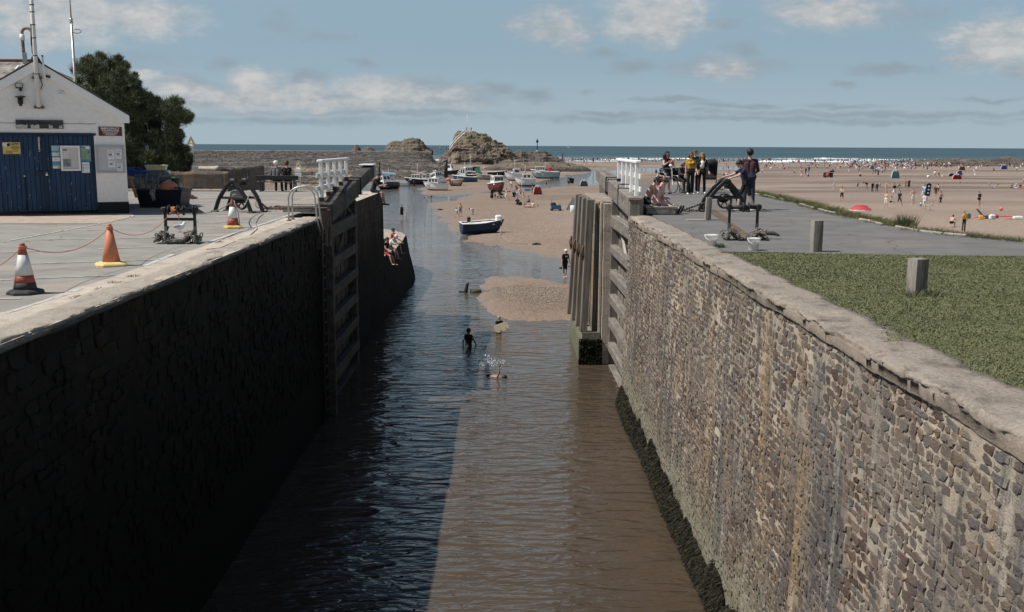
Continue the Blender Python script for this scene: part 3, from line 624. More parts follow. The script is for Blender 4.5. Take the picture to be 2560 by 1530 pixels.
def gate(sgn, xf_, label, zs, ya=30.7, yb=42.0, cap=False, dk=False):
    """xf_: lock-side face of the beam; sgn: +1 gate stands right of it"""
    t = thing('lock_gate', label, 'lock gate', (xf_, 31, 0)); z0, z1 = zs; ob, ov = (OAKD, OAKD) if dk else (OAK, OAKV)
    mb = MB(); xc = xf_ + sgn * .24; ym = ya + (yb - ya) * .53; zm = z0 + (z1 - z0) * .53
    mb.mat(ob); mb.bar((xc, ya, z0 - .3), (xc, ym - .03, zm - .30), .48, .60, bev=.03); mb.bar((xc + sgn * .02, ym + .03, zm - .27), (xc + sgn * .02, yb, z1 - .25), .46, .52, bev=.03)
    under(mb.build('balance_beam'), t)
    for q in (.53, .60): y = ya + (yb - ya) * q; z = z0 + (z1 - z0) * q; under(MB().box((xc, y, z - .29), (.51, .06, .63)).build('iron_strap', m=IRON), t)
    mb = MB(); y = ya + (yb - ya) * .24; mb.box((xc, y, z0 + (z1 - z0) * .24 - .29), (.51, .06, .63))
    mb.bar((xc + sgn * -.22, ya + 2.6, z0 + .30), (xc + sgn * .3, ya + 2.6, z0 + .30), .03, .03); mb.bar((xc + sgn * -.25, ya + 2.6, z0 + .30), (xc + sgn * -.25, ya + 2.6, z0 - .1), .03, .03)
    under(mb.build('iron_strap', m=IRON), t)
    if cap:
        mb = MB(); mb.box((xc, yb - .45, z1 + .03), (.56, 1.1, .05), bev=.01); mb.box((xc, yb + .03, z1 - .22), (.56, .05, .56)); under(mb.build('white_end_cap', m=WHITE), t)
    # planking and horizontal rails of the open leaf
    mb = MB(); xp = xf_ + sgn * .30
    for k in range(19): y = 30.4 + k * .31; mb.box((xp + sgn * (.05 + .012 * (k % 3)), y, -3.15), (.09, .285, 6.1), bev=.01)
    under(mb.build('planking', m=ov), t)
    for k, z in enumerate((-.55, -1.55, -2.45, -3.35, -4.22, -5.12, -5.95)):
        mb = MB(); mb.box((xf_ + sgn * .15, 33.2, z), (.27, 5.7, .32 if k else .42), bev=.025); under(mb.build('rail', m=ob), t)
    for a, b in (((30.5), (30.5)), ((35.85), (35.85))):
        mb = MB(); mb.box((xf_ + sgn * .20, a, -3.0), (.34, .34, 6.3), bev=.03); under(mb.build('heel_post', m=ov), t)
    mb = MB(); mb.bar((xf_ + sgn * .2, 34.9, -.35), (xf_ + sgn * .2, 32.6, -1.45), .07, .10); under(mb.build('brace', m=M('pale_timber', (.40, .37, .33), .8, bump=.3) if not dk else ov), t)
    return t
gate(1, 3.86, 'grey oak lock gate on the sunny side, standing open beside the stone pier', (.55, 1.20))
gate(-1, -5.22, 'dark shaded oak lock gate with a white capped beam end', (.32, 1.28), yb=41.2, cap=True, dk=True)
def railing(x, y0, y1, ztop, zb, label, ext):
    t = thing('railing', label, 'railing', (x, y0, 0)); n = 5
    for k in range(n):
        y = y0 + .25 + (y1 - y0 - .5) * k / (n - 1); zz = zb[0] + (zb[1] - zb[0]) * k / (n - 1)
        mb = MB(); mb.box((x, y, (ztop + zz) / 2), (.115, .115, ztop - zz), bev=.008); under(mb.build('post', m=WHITE), t)
        mb = MB(); mb.box((x, y, zz - .06), (.14, .14, .12)); under(mb.build('post_shoe', m=IRON), t)
    mb = MB(); mb.box((x, (y0 + y1) / 2, ztop + .04), (.17, y1 - y0, .09), bev=.02); under(mb.build('handrail', m=WHITE), t)
    for z, e in ((ztop - .40, 0), (ztop - .80, 1)):
        mb = MB(); ya = y0 - (.05 if not e else .12); yb2 = y1 - .1 - (1.9 if e else 0); mb.box((x + ext * .085, (ya + yb2) / 2, z), (.05, yb2 - ya, .15), bev=.006); under(mb.build('mid_rail', m=WHITE), t)
    return t
railing(-5.62, 30.9, 36.4, 1.56, (.48, .95), 'white wooden railing on the shaded lock gate beside the ladder', -1)
railing(4.17, 30.9, 36.2, 1.58, (.42, .95), 'white wooden railing on the sunlit lock gate beside the seated couple', 1)
def deck(x0, x1, y0, y1, z, label):
    t = thing('timber_deck', label, 'platform', (x0, y0, 0)); mb = MB(); n = int((y1 - y0) / .28)
    for k in range(n): y = y0 + (k + .5) * (y1 - y0) / n; mb.box(((x0 + x1) / 2 + random.uniform(-.02, .02), y, z - .04), (x1 - x0, (y1 - y0) / n - .012, .07), bev=.008)
    under(mb.build('boards', m=M('deck_boards', (.27, .25, .22), .88, var=.25, vs=4, bump=.4, bs=24, stretch=(1, 5, 1))), t)
    mb = MB(); [under(MB().box(((x0 + x1) / 2, yq, z - .165), (x1 - x0 - .1, .10, .17), bev=.01).build('bearer', m=OAK), t) for yq in (y0 + .06, y1 - .1)]
    mb = MB()
    for k in range(11): mb.lathe([(.015, -.012), (.034, -.006), (.034, .006), (.015, .012)], (x0 + .3 + .075 * k, y0 + .35 + .03 * math.sin(k), z + .012), 8)
    under(mb.build('chain', m=RUST), t)
deck(-6.95, -5.72, 31.4, 36.2, .21, 'low grey timber deck with a chain beside the shaded lock gate')
deck(4.42, 5.42, 30.9, 35.4, .27, 'low grey timber deck under the seated couple')
# end posts of the walls
mb = MB(); mb.box((4.0, 30.42, .20), (.33, .33, .62), bev=.02); mb.mat(IRON)
o = MB().mat(OAKV).box((0, 0, .10), (.33, .33, .80), bev=.02).mat(RUST).box((0, 0, .505), (.36, .36, .02)).build('gate_post', loc=None); o.location = (4.02, 30.42, -.02); tag(o, 'square grey timber post with a rusty cap at the end of the sunlit wall', 'post')
o = MB().mat(M('rust_brown_post', (.075, .052, .042), .85, var=.35, vs=4, bump=.4, stretch=(3, 3, .5))).box((0, 0, -3.0), (.28, .28, 6.5), bev=.015).mat(RUST).box((0, 0, .255), (.30, .30, .015)).build('gate_post'); o.location = (-5.33, 29.55, 0); tag(o, 'tall rust brown post rising from the water next to the hooped ladder', 'post')
o = MB().mat(OAKD).box((0, 0, -3.6), (.26, .2, 5.6), bev=.02).build('fender_post'); o.location = (-5.02, 28.75, 0); tag(o, 'dark timber fender strip bolted to the shaded wall under the ladder hoops', 'fender')
# ladder with two steel hoops
t = thing('ladder', 'steel ladder with two hooped handrails over the shaded wall edge', 'ladder', (-5.4, 28.2, 0))
for y in (27.75, 28.25):
    pts = [(-5.93, y, 0.02), (-5.93, y, .55)] + [(-5.56 - .37 * math.cos(a), y, .62 + .33 * math.sin(a)) for a in np.linspace(.1, 3.04, 10)] + [(-5.19, y, .55), (-5.14, y, 0), (-5.06, y, -.4)]
    under(MB().tube(pts, .024, 8).build('hoop', m=STEEL), t)
    under(MB().box((-5.04, y, -3.1), (.05, .03, 5.6)).build('stile', m=IRON), t)  # black iron instead of steel: shade below the edge put into the colour
    under(MB().lathe([(.07, 0), (.07, .02), (.03, .04)], (-5.93, y, .005), 10).build('foot_plate', m=RUST), t)
for k in range(17): under(MB().tube([(-5.04, 27.75, -.35 - k * .32), (-5.04, 28.25, -.35 - k * .32)], .014, 6).build('rung', m=IRON), t)
# right pier with timber fenders
t = thing('lock_pier', 'sunlit stone pier with four leaning timber fenders on a concrete base', 'pier', (3.9, 38, 0))
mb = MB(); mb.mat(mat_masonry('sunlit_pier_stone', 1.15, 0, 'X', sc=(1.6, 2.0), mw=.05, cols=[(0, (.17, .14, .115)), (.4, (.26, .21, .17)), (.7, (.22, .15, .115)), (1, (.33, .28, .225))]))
mb.prism([(3.28, -6.6), (5.25, -6.6), (5.25, .06), (3.36, .06)], 36.0, 42.2, 'XZ'); under(mb.build('stonework'), t)
mb = MB(); mb.mat(CONC_L)
for k in range(6): mb.box((3.78 + .006 * (k % 2), 35.86, -.44 - k * 1.02), (.31, .32, 1.015), bev=.012)
mb.box((3.55, 35.9, -3.0), (.10, .2, 6.2), bev=.02)
under(mb.build('quoin_stones'), t)
mb = MB(); mb.box((4.2, 39, .10), (1.5, 6.2, .10), bev=.03); under(mb.build('cap_stone', m=GRAN), t)
for (x0, x1, y) in ((2.98, 3.16, 35.9), (2.90, 3.08, 37.05), (2.82, 3.05, 38.3), (2.76, 3.03, 39.8)):
    mb = MB(); mb.bar((x0, y, -4.62), (x1, y, .22), .27, .25, up=(0, 1, 0), bev=.03); f = under(mb.build('fender', m=OAKV), t)
    mb = MB(); xx = x0 + (x1 - x0) * .62; mb.tube([(xx - .17, y - .05, -1.45), (xx - .23, y - .1, -1.7), (xx - .17, y - .05, -1.98)], .035, 6); mb.box((xx - .14, y, -1.72), (.05, .16, .5)); o = mb.build('mooring_ring', m=RUST); o.parent = f; o.matrix_parent_inverse = f.matrix_parent_inverse.inverted() @ f.matrix_parent_inverse @ Matrix.Identity(4); o.matrix_parent_inverse = Matrix.Translation(Vector(t.location)) @ Matrix.Translation(-Vector(t.location))
m, N, b = new_mat('algae_concrete'); g = N.n('ShaderNodeNewGeometry').outputs['Position']; z = N.xyz(g)[2]; n = N.noise(g, 2.0, 6, .65)
c = N.mix(N.mr(n, .35, .65), (.17, .16, .125), (.25, .225, .18)); c = N.mix(N.mr(N.m('ADD', z, N.m('MULTIPLY', n, 1.2)), -4.0, -4.7, 0, .75), c, (.085, .10, .052)); N.set(b.inputs['Base Color'], c); b.inputs['Roughness'].default_value = .8
N.set(b.inputs['Normal'], N.n('ShaderNodeBump', i={'Strength': .7, 'Distance': .04, 'Height': N.noise(g, 9, 5, .65)}).outputs[0])
mb = MB(); mb.prism([(2.80, -6.6), (3.62, -6.6), (3.56, -4.62), (2.93, -4.62)], 35.72, 41.5, 'XZ'); under(mb.build('concrete_base', m=m), t)
rng = np.random.RandomState(4); K = 9000; u = rng.uniform(0, 1, K); zz = ZB + .95 * rng.uniform(0, 1, K) ** 1.3; P0 = np.stack([2.84 + .78 * u, np.full(K, 35.72) - rng.uniform(0, .12, K), zz], -1); dd = rng.uniform(-.06, .06, (K, 3)); dd[:, 2] = 0; P2 = P0 + np.stack([rng.uniform(-.05, .05, K), -rng.uniform(0, .06, K), -rng.uniform(.05, .14, K)], -1)
o = tri_soup('weed_skirt', np.stack([P0 - dd, P0 + dd, P2], 1), WEED); tag(o, 'black weed clinging to the pier base at the waterline', 'seaweed', kind='stuff')
# left pier head
t = thing('lock_pier', 'shaded stone pier head with the seated person in black on top', 'pier', (-6.5, 41, 0))
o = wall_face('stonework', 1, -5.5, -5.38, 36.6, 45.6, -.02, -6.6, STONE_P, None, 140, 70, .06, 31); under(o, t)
mb = MB(); mb.mat(CONC_L).add([(-7.7, 36.58, .012), (-5.46, 36.58, .012), (-5.46, 45.62, .012), (-7.7, 45.62, .012)], [(0, 1, 2, 3)]); mb.mat(STONE_P)
mb.add([(-6.3, 36.58, -6.6), (-5.40, 36.58, -6.6), (-5.46, 36.58, .012), (-6.3, 36.58, .012)], [(0, 1, 2, 3)]); mb.add([(-5.38, 45.62, -6.6), (-7.7, 45.62, -6.6), (-7.7, 45.62, .012), (-5.46, 45.62, .012)], [(0, 1, 2, 3)])
mb.add([(-5.46, 36.58, .012), (-5.46, 36.58, -.1), (-5.46, 45.62, -.1), (-5.46, 45.62, .012)], [(0, 1, 2, 3)]); under(mb.build('top_slab'), t)
# lower rounded pier
t = thing('rounded_jetty', 'low curved stone jetty beyond the pier head with people sitting on it', 'jetty', (-6.5, 52, -3.4))
top = [(-6.0, 45.7), (-5.92, 48), (-5.85, 51), (-5.80, 54), (-5.78, 57), (-5.84, 59.5), (-6.05, 61.8), (-6.5, 63.8), (-7.3, 65.4), (-8.6, 66.4), (-10.5, 66.9), (-13, 67)]
def nose_lvl(k):
    out = []
    for i, (x, y) in enumerate(top):
        q = .78 * k; ang = max(0, (y - 58) / 9) * 1.45; out.append((x + q * math.cos(ang) + .06 * math.sin(i * 2.3 + k * 5), y + q * math.sin(ang)))
    return out
mb = MB(); mb.sm = True; lv = [0, .04, .2, .45, .7, 1.0]; zs = [-3.40, -3.50, -4.0, -4.7, -5.4, -6.4]; rows = []
den = 6
def dens(P): return [((P[i][0] * (1 - f / den) + P[i + 1][0] * f / den), (P[i][1] * (1 - f / den) + P[i + 1][1] * f / den)) for i in range(len(P) - 1) for f in range(den)] + [P[-1]]
for k, z in zip(lv, zs): rows.append([(x + (mnoise.noise((x * 2, y * 2, z * 3))) * .05, y, z + mnoise.noise((x, y * 1.5, z)) * .05) for x, y in dens(nose_lvl(k))])
n = len(rows[0]); mb.mat(STONE_P)
mb.add([p for r in rows for p in r], [(i * n + j, i * n + j + 1, (i + 1) * n + j + 1, (i + 1) * n + j) for i in range(len(rows) - 1) for j in range(n - 1)])
under(mb.build('stonework'), t)
mb = MB(); mb.mat(mat_masonry('jetty_paving', 1.0, 0, 'Y', sc=(.8, 1.0))); slab = mat_concrete('jetty_slabs', (.30, .265, .215), (.44, .39, .32), (.15, .13, .11), 1.5); mb.mats = [slab]
rr = rows[0]; mb.add([p for p in rr] + [(-13, p[1], -3.42) for p in rr], [(i, i + 1, n + i + 1, n + i) for i in range(n - 1)]); o = mb.build('top_slabs'); under(o, t)

# ================================================================== SHED
SHC = Vector(tuple(at(323, 534))); SA = math.radians(22)
SH = Matrix.Translation(SHC) @ Matrix.Rotation(SA, 4, 'Z'); SHI = SH.inverted()
def sh(px, py, d=0.0):
    """pixel -> (x, z) on the shed front, local; d = stand-off towards the viewer"""
    n = SH.to_3x3() @ Vector((0, -1, 0)); p0 = SHC + n * d; r = Vector(ray(px, py)); o = Vector(CAMP); k = (p0 - o).dot(n) / r.dot(n); q = SHI @ (o + r * k); return q.x, q.z
RENDER = M('white_roughcast', (.84, .81, .78), .92, var=.06, vs=7, bump=.55, bs=34, dirt=(.72, .68, .63), dcov=.35)
BLACKP = M('black_plinth', (.012, .012, .012), .8, var=.2)
BLUE = M('blue_door_paint', (.016, .050, .115), .6, var=.2, vs=5, bump=.1, dirt=(.010, .030, .072), dcov=.5, stretch=(4, 4, .5))
SLATE = M('slate', (.085, .08, .078), .85, var=.35, vs=7, bump=.5, bs=14, dirt=(.22, .20, .15), dcov=.35)
ax, az = sh(88.7, 153); ex, ez = sh(326, 292); _, ezb = sh(322, 305); LW = 2 * ax; _, zd = sh(120, 332); xd, _ = sh(241, 450)
zde = .11
shed = thing('harbour_shed', 'white roughcast harbour shed with big blue doors and a gable front', 'shed', SHC, SA)
D = 5.2; zeave = ez - .07
mb = MB(); mb.mat(RENDER); zs = lambda x: zeave + (az - .16 - zeave) * (1 - abs(x - ax) / abs(ax))
# front wall as pieces round the door opening
dl, dr = 2 * ax - xd, xd; zp = .36
def slab(poly, y0=0, y1=.3): mb.prism(poly, y0, y1, 'XZ')
slab([(dr, zp), (0, zp), (0, zs(0)), (dr, zs(dr))]); slab([(LW, zp), (dl, zp), (dl, zs(dl)), (LW, zs(LW))]); slab([(dl, zd), (dr, zd), (dr, zs(dr)), (ax, zs(ax)), (dl, zs(dl))])
mb.box((-.15, (D + .3) / 2, (zp + zs(0)) / 2), (.3, D - .3, zs(0) - zp)); mb.box((LW + .15, (D + .3) / 2, (zp + zs(0)) / 2), (.3, D - .3, zs(0) - zp)); slab([(LW, zp), (0, zp), (0, zs(0)), (ax, zs(ax)), (LW, zs(LW))], D - .0, D + .3)
mb.build('wall', shed)
mb = MB(); mb.box(((dr - 0) / 2 + .0, .14, zp / 2), (abs(dr) - .002, .31, zp)); mb.box((LW + (dl - LW) / 2, .14, zp / 2), (dl - LW - .002, .31, zp)); mb.box((-.14, D / 2 + .2, zp / 2), (.31, D, zp)); mb.build('plinth', shed, BLACKP)
mb = MB(); mb.mat(SLATE); sl_ = (az - ez) / (abs(ax) + abs(ex)); rid = az + .02
for s_ in (1, -1):
    xe_ = ax + s_ * (abs(ax) + .16); ze_ = rid - sl_ * (abs(ax) + .16) - .02
    mb.prism([(ax, rid), (xe_, ze_), (xe_, ze_ + .045), (ax, rid + .05)], -.10, D + .5, 'XZ')
roof = mb.build('roof', shed)
mb = MB(); mb.lathe([(.11, -.1), (.11, D + .5)], (ax, 0, rid + .03), 14, 'Y'); r_ = mb.build('ridge_tile', roof, M('black_ridge', (.02, .02, .02), .7))
mb = MB()
for s_ in (1, -1):
    xe_ = ax + s_ * (abs(ax) + .13); ze_ = rid - sl_ * (abs(ax) + .13); w = .27
    mb.prism([(ax, rid - .01), (xe_, ze_ - .01), (xe_, ze_ - w + .02), (ax, rid - w - .03)], -.085, -.003, 'XZ')
    mb.prism([(xe_ - s_ * .32, ze_ - .02 + .32 * sl_), (xe_ + s_ * .02, ze_ - .02), (xe_ + s_ * .02, ze_ - .24), (xe_ - s_ * .32, ze_ - .24)], -.092, -.002, 'XZ')
mb.build('bargeboard', shed, M('bargeboard_paint', (.86, .84, .82), .7, var=.05, vs=3, dirt=(.6, .58, .55), dcov=.3))
# crack in the render is a shallow groove line of dirt
mb = MB(); pts = [(sh(240 - i * 20, 309.5 - i * .22 + (.8 if i % 2 else 0))) for i in range(13)]; mb.tube([(p[0], -.004, p[1]) for p in pts], .008, 5); mb.build('render_crack', shed, M('crack_dirt', (.16, .14, .12), .9))
# doors
xm, _ = sh(114, 430)
def door(x0, x1, yo, name='door'):
    mb = MB(); n = max(3, int((x1 - x0) / .125)); w = (x1 - x0) / n
    for k in range(n): mb.box((x0 + (k + .5) * w, yo + .03, (zd - .05 + zde) / 2), (w - .008, .05, zd - .05 - zde), bev=.006)
    return mb.build(name, shed, BLUE)
mb = MB(); mb.box(((dl + dr) / 2, .2, (zd + zde) / 2), (dr - dl, .02, zd - zde)); mb.build('added_dark_backing', shed, BLACKP)  # added dark sheet behind the planks, stops light showing through the slits
d1 = door(xm, dr - .05, .06); d2 = door(dl + .05, xm - .03, .09)
mb = MB(); mb.box(((dl + dr) / 2, .03, zd - .035), (dr - dl + .12, .14, .07), bev=.01); mb.box((dr - .03, .05, (zd + zde) / 2), (.06, .10, zd - zde - .07)); mb.box((xm - .01, .055, (zd + zde) / 2 - .04), (.11, .06, zd - zde - .1), bev=.01); mb.build('door_frame', shed, M('dark_blue_frame', (.012, .028, .06), .7, var=.25))
mb = MB(); x, z = sh(105, 432); mb.box((x, .035, z), (.30, .03, .055)); mb.box((x + .13, .02, z), (.08, .05, .10), bev=.01); mb.build('hasp', d1, IRON)
mb = MB(); x, z = sh(117, 435); mb.box((x, -.01, z - .02), (.065, .035, .07), bev=.01); mb.tube([(x - .02, -.01, z + .01), (x - .02, -.01, z + .045), (x + .02, -.01, z + .045), (x + .02, -.01, z + .01)], .007, 6); mb.build('padlock', d1, M('steel_bright', (.6, .6, .58), .3, metal=.8))
mb = MB(); x, z = sh(61, 440); x2, z2_ = sh(64, 515); mb.tube([(x, .075, z - .04), (x, .075, zde + .05)], .018, 8); mb.build('drop_bolt', d2, M('navy_iron', (.012, .03, .06), .6)); mb = MB(); mb.ball((x, .06, z), .038); mb.build('bolt_knob', d2, STEEL)
mb = MB(); x, z = sh(96, 342); x2, z2_ = sh(98, 375); mb.box((x, .05, (z + z2_) / 2), (.045, .03, abs(z - z2_))); mb.ball((x, .045, z2_ - .03), .03); mb.build('top_bolt', d2, STEEL)
mb = MB(); rng = np.random.RandomState(2)
for k in range(60):
    x = rng.uniform(dl + .2, dr - .1); z = zde + (zd - zde) * rng.beta(1.2, 1.2); hh = rng.uniform(.015, .10); y = .052 if x > xm else .082
    mb.add([(x - .006, y, z), (x + .006, y, z), (x + .004, y, z + hh), (x - .004, y, z + hh)], [(0, 1, 2, 3)])
mb.build('paint_chip', d1, M('chipped_wood', (.34, .33, .32), .9))

# ---- lettering and flat boards on the shed
def text_mesh(txt, size, bold=0.0, width=None, sx=1.0):
    cu = bpy.data.curves.new('txt', 'FONT'); cu.body = txt; cu.size = size; cu.align_x = 'CENTER'; cu.align_y = 'CENTER'; cu.extrude = .002; cu.offset = bold; cu.resolution_u = 2
    ob = bpy.data.objects.new('txt', cu); COL.objects.link(ob); dg = bpy.context.evaluated_depsgraph_get(); me = bpy.data.meshes.new_from_object(ob.evaluated_get(dg)); bpy.data.objects.remove(ob)
    vs = [(v.co.x * sx, v.co.y, v.co.z) for v in me.vertices]; fs = [tuple(p.vertices) for p in me.polygons]
    if width:
        w = max(v[0] for v in vs) - min(v[0] for v in vs); k = width / w; vs = [(v[0] * k, v[1], v[2]) for v in vs]
    bpy.data.meshes.remove(me); return vs, fs
def put_text(mb, txt, x, z, y, size, bold=0.0, width=None):
    vs, fs = text_mesh(txt, size, bold, width); mb.add([(x + v[0], y - .001 - v[2], z + v[1]) for v in vs], fs)
def panel(px0, py0, px1, py1, y, th, mb):
    x0, z0 = sh(px0, py0, -y); x1, z1 = sh(px1, py1, -y); mb.box(((x0 + x1) / 2, y + th / 2, (z0 + z1) / 2), (abs(x1 - x0), th, abs(z1 - z0))); return min(x0, x1), max(x0, x1), min(z0, z1), max(z0, z1)
def on_shed(o):
    o.matrix_world = SH @ o.matrix_world; return o
def board(name, label, cat): t = thing(name, label, cat, SHC, SA); return t
t = board('emergency_sign', 'dark red emergency telephone sign with white lettering on the white shed wall', 'sign')
mb = MB(); a = panel(245.5, 316.5, 305.5, 340, -.016, .014, mb); mb.build('sign_plate', t, M('maroon_enamel', (.135, .022, .024), .5, var=.05))
mb = MB(); w, h = a[1] - a[0], a[3] - a[2]; xc = (a[0] + a[1]) / 2
for txt, f, sz, ww in (('EMERGENCY', .80, .30, .80), ('TELEPHONE', .55, .30, .74), ('AT SEAWARD END', .31, .19, .62), ('OF BUILDING', .13, .19, .46)): put_text(mb, txt, xc, a[2] + h * f, -.017, h * sz, .001, w * ww)
mb.build('lettering', t, M('sign_white', (.82, .82, .80), .6, var=.02))
YEL = M('sign_yellow', (.62, .46, .14), .6, var=.06, dirt=(.66, .60, .40), dcov=.3); INK = M('ink', (.03, .03, .035), .7, var=.1); PAPER = M('paper', (.78, .79, .80), .7, var=.04); PBLUE = M('print_blue', (.10, .27, .36), .6, var=.25, vs=12); PGRN = M('print_green', (.24, .33, .22), .6, var=.25, vs=10); PGREY = M('print_grey', (.22, .22, .23), .7, var=.5, vs=26); PSAND = M('print_sand', (.55, .36, .20), .7, var=.2)
t = board('camera_warning_sign', 'yellow CCTV warning sign with a camera picture on the blue door', 'sign')
mb = MB(); a = panel(5.5, 355.5, 52, 385, .035, .012, mb); mb.build('sign_plate', t, YEL)
W_, H_ = a[1] - a[0], a[3] - a[2]; px_ = lambda f: a[0] + W_ * f; pz_ = lambda f: a[2] + H_ * f
mb = MB(); put_text(mb, 'CCTV', px_(.72), pz_(.83), .034, H_ * .25, .004, W_ * .44)
for k, (f, w) in enumerate(((.63, .5), (.55, .52), (.47, .50), (.39, .26), (.27, .74), (.22, .70))): mb.box((px_(.70 if k < 4 else .52), .034, pz_(f)), (W_ * w, .003, H_ * (.032 if k < 4 else .02)))
for k in range(3):
    c = px_(.22 + .13 * k); rr_ = H_ * .055; mb.tube([(c + 1.3 * rr_ * math.cos(q), .034, pz_(.11) + rr_ * math.sin(q)) for q in np.linspace(.6 if k == 0 else 0, 5.7 if k == 0 else 6.28, 12)], .005, 5)
mb.build('lettering', t, INK)
mb = MB(); mb.box((px_(.13), .0345, pz_(.78)), (W_ * .24, .003, H_ * .28)); mb.build('camera_picture', t, M('pale_print', (.66, .64, .58), .7)); mb = MB(); mb.ball((px_(.33), .034, pz_(.77)), H_ * .13, sq=(1, .1, 1)); mb.bar((px_(.36), .034, pz_(.82)), (px_(.44), .034, pz_(.88)), .01, .05); mb.build('lens_picture', t, INK)
# posters
def poster(name, label, box, yb_, base, bits):
    t = board(name, label, 'poster'); mb = MB(); a = panel(*box, yb_, .004, mb); mb.build('sheet', t, base); W_, H_ = a[1] - a[0], a[3] - a[2]
    by = {}
    for (m_, fx, fz, fw, fh) in bits: by.setdefault(m_.name, (m_, []))[1].append((fx, fz, fw, fh))
    for m_, L in by.values():
        mb = MB()
        for i, (fx, fz, fw, fh) in enumerate(L): mb.box((a[0] + W_ * fx, yb_ - .001, a[2] + H_ * fz), (W_ * fw, .003, H_ * fh))
        mb.build('print', t, m_)
poster('beach_poster', 'blue and pale beach poster, upper left of the white display case on the door', (128, 364, 149.5, 391), .048, M('poster_teal', (.36, .50, .52), .6, var=.25, vs=6), [(PAPER, .22, .26, .26, .10), (PAPER, .55, .2, .26, .10), (PAPER, .85, .26, .22, .1), (PBLUE, .5, .45, .95, .12), (PAPER, .5, .05, .9, .05)])
poster('sailing_poster', 'white poster with a blue sea picture, lower left of the display case on the door', (130.5, 393.5, 151.5, 421), .048, PAPER, [(PBLUE, .5, .46, .98, .38), (PSAND, .5, .2, .98, .1), (PSAND, .5, .8, .6, .05), (INK, .8, .07, .3, .05)])
poster('green_poster', 'green notice sheet, upper right of the display case on the door', (199.5, 364, 228.5, 404), .042, PBLUE, [(PGRN, .27, .5, .44, .72), (PGRN, .73, .45, .42, .62), (PAPER, .72, .86, .4, .14), (INK, .8, .6, .14, .09), (PAPER, .5, .97, .8, .03)])
poster('rules_poster', 'small white list notice, lower right of the display case on the door', (204, 405.5, 225, 432), .042, PAPER, [(INK, .16, .80, .12, .07), (INK, .16, .66, .12, .07), (INK, .16, .52, .12, .07), (INK, .16, .38, .12, .07), (INK, .16, .24, .12, .07), (PGREY, .58, .80, .6, .03), (PGREY, .58, .66, .6, .03), (PGREY, .58, .52, .6, .03), (PGREY, .58, .38, .6, .03), (PGREY, .55, .1, .8, .02)])
def case(name, label, box, y, fr, frm, back, sheets):
    t = board(name, label, 'notice board'); mb = MB(); a = panel(*box, y, .03, mb); mb.build('back_panel', t, back); mb = MB()
    xc, zc, W_, H_ = (a[0] + a[1]) / 2, (a[2] + a[3]) / 2, a[1] - a[0], a[3] - a[2]
    for s_ in (-1, 1): mb.box((xc + s_ * (W_ - fr) / 2, y - .016, zc), (fr, .035, H_), bev=.006); mb.box((xc, y - .017, zc + s_ * (H_ - fr) / 2), (W_ - 2 * fr, .033, fr), bev=.006)
    mb.build('frame', t, frm)
    for (m_, fx, fz, fw, fh) in sheets:
        mb = MB(); mb.box((a[0] + W_ * fx, y - .004, a[2] + H_ * fz), (W_ * fw, .004, H_ * fh)); s1 = mb.build('notice', t, m_)
        if m_ is PAPER:
            mb = MB()
            for k in range(5): mb.box((a[0] + W_ * fx, y - .007, a[2] + H_ * (fz + fh * (.36 - .07 * k) - (fh * .34 if k > 2 else 0))), (W_ * fw * .75, .002, H_ * fh * .022))
            if fh > .2: mb.box((a[0] + W_ * (fx - fw * .1), y - .007, a[2] + H_ * fz), (W_ * fw * .5, .002, H_ * fh * .22))
            mb.build('print', s1, PGREY)
case('display_case', 'white framed display case with a leaflet pinned in its left half, on the blue door', (149.5, 364, 203, 427), .025, .055, WHITE, M('case_grey', (.56, .54, .51), .7, var=.05), [(M('leaflet', (.62, .57, .54), .7, var=.1), .29, .68, .38, .40), (PGREY, .32, .32, .38, .30), (INK, .25, .83, .22, .05)])
case('notice_case', 'grey metal notice case with white papers on the white wall beside the door', (237.5, 362.5, 313.5, 432), -.035, .05, M('alu_grey', (.42, .42, .43), .5, metal=.3, var=.05), M('felt_grey', (.50, .50, .505), .8, var=.04), [(PAPER, .53, .66, .24, .34), (PAPER, .80, .68, .22, .34), (PAPER, .54, .32, .24, .24), (PAPER, .82, .20, .20, .28)])
t = board('name_board', 'weathered dark timber name board with flaking paint above the blue doors', 'sign'); mb = MB(); a = panel(38.5, 299, 159, 322, -.05, .05, mb); m0 = M('rotten_board', (.07, .065, .062), .9, var=.4, vs=6, bump=.6, bs=20, stretch=(.6, 4, 4)); mb.build('plank', t, m0)
mb = MB(); put_text(mb, 'Harbour Master', (a[0] + a[1]) / 2 - .12, a[2] + (a[3] - a[2]) * .68, -.051, (a[3] - a[2]) * .55, .003, (a[1] - a[0]) * .62); mb.build('lettering', t, M('faded_letter', (.035, .033, .032), .9))
mb = MB(); rng = np.random.RandomState(8)
for c0, ww in ((.12, .24), (.40, .18), (.73, .08), (.94, .07)):
    X0 = a[0] + (a[1] - a[0]) * c0; L = (a[1] - a[0]) * ww; zz = a[2] + .03; n = 9
    mb.add([(X0 - L / 2 + L * k / (n - 1), -.0525, zz - .02 + rng.uniform(-.01, .01)) for k in range(n)] + [(X0 - L / 2 + L * k / (n - 1), -.0525, zz + .07 + rng.uniform(-.03, .03)) for k in range(n)], [(k, k + 1, n + k + 1, n + k) for k in range(n - 1)])
mb.build('flaking_paint', t, M('old_white', (.45, .44, .42), .9, var=.2))
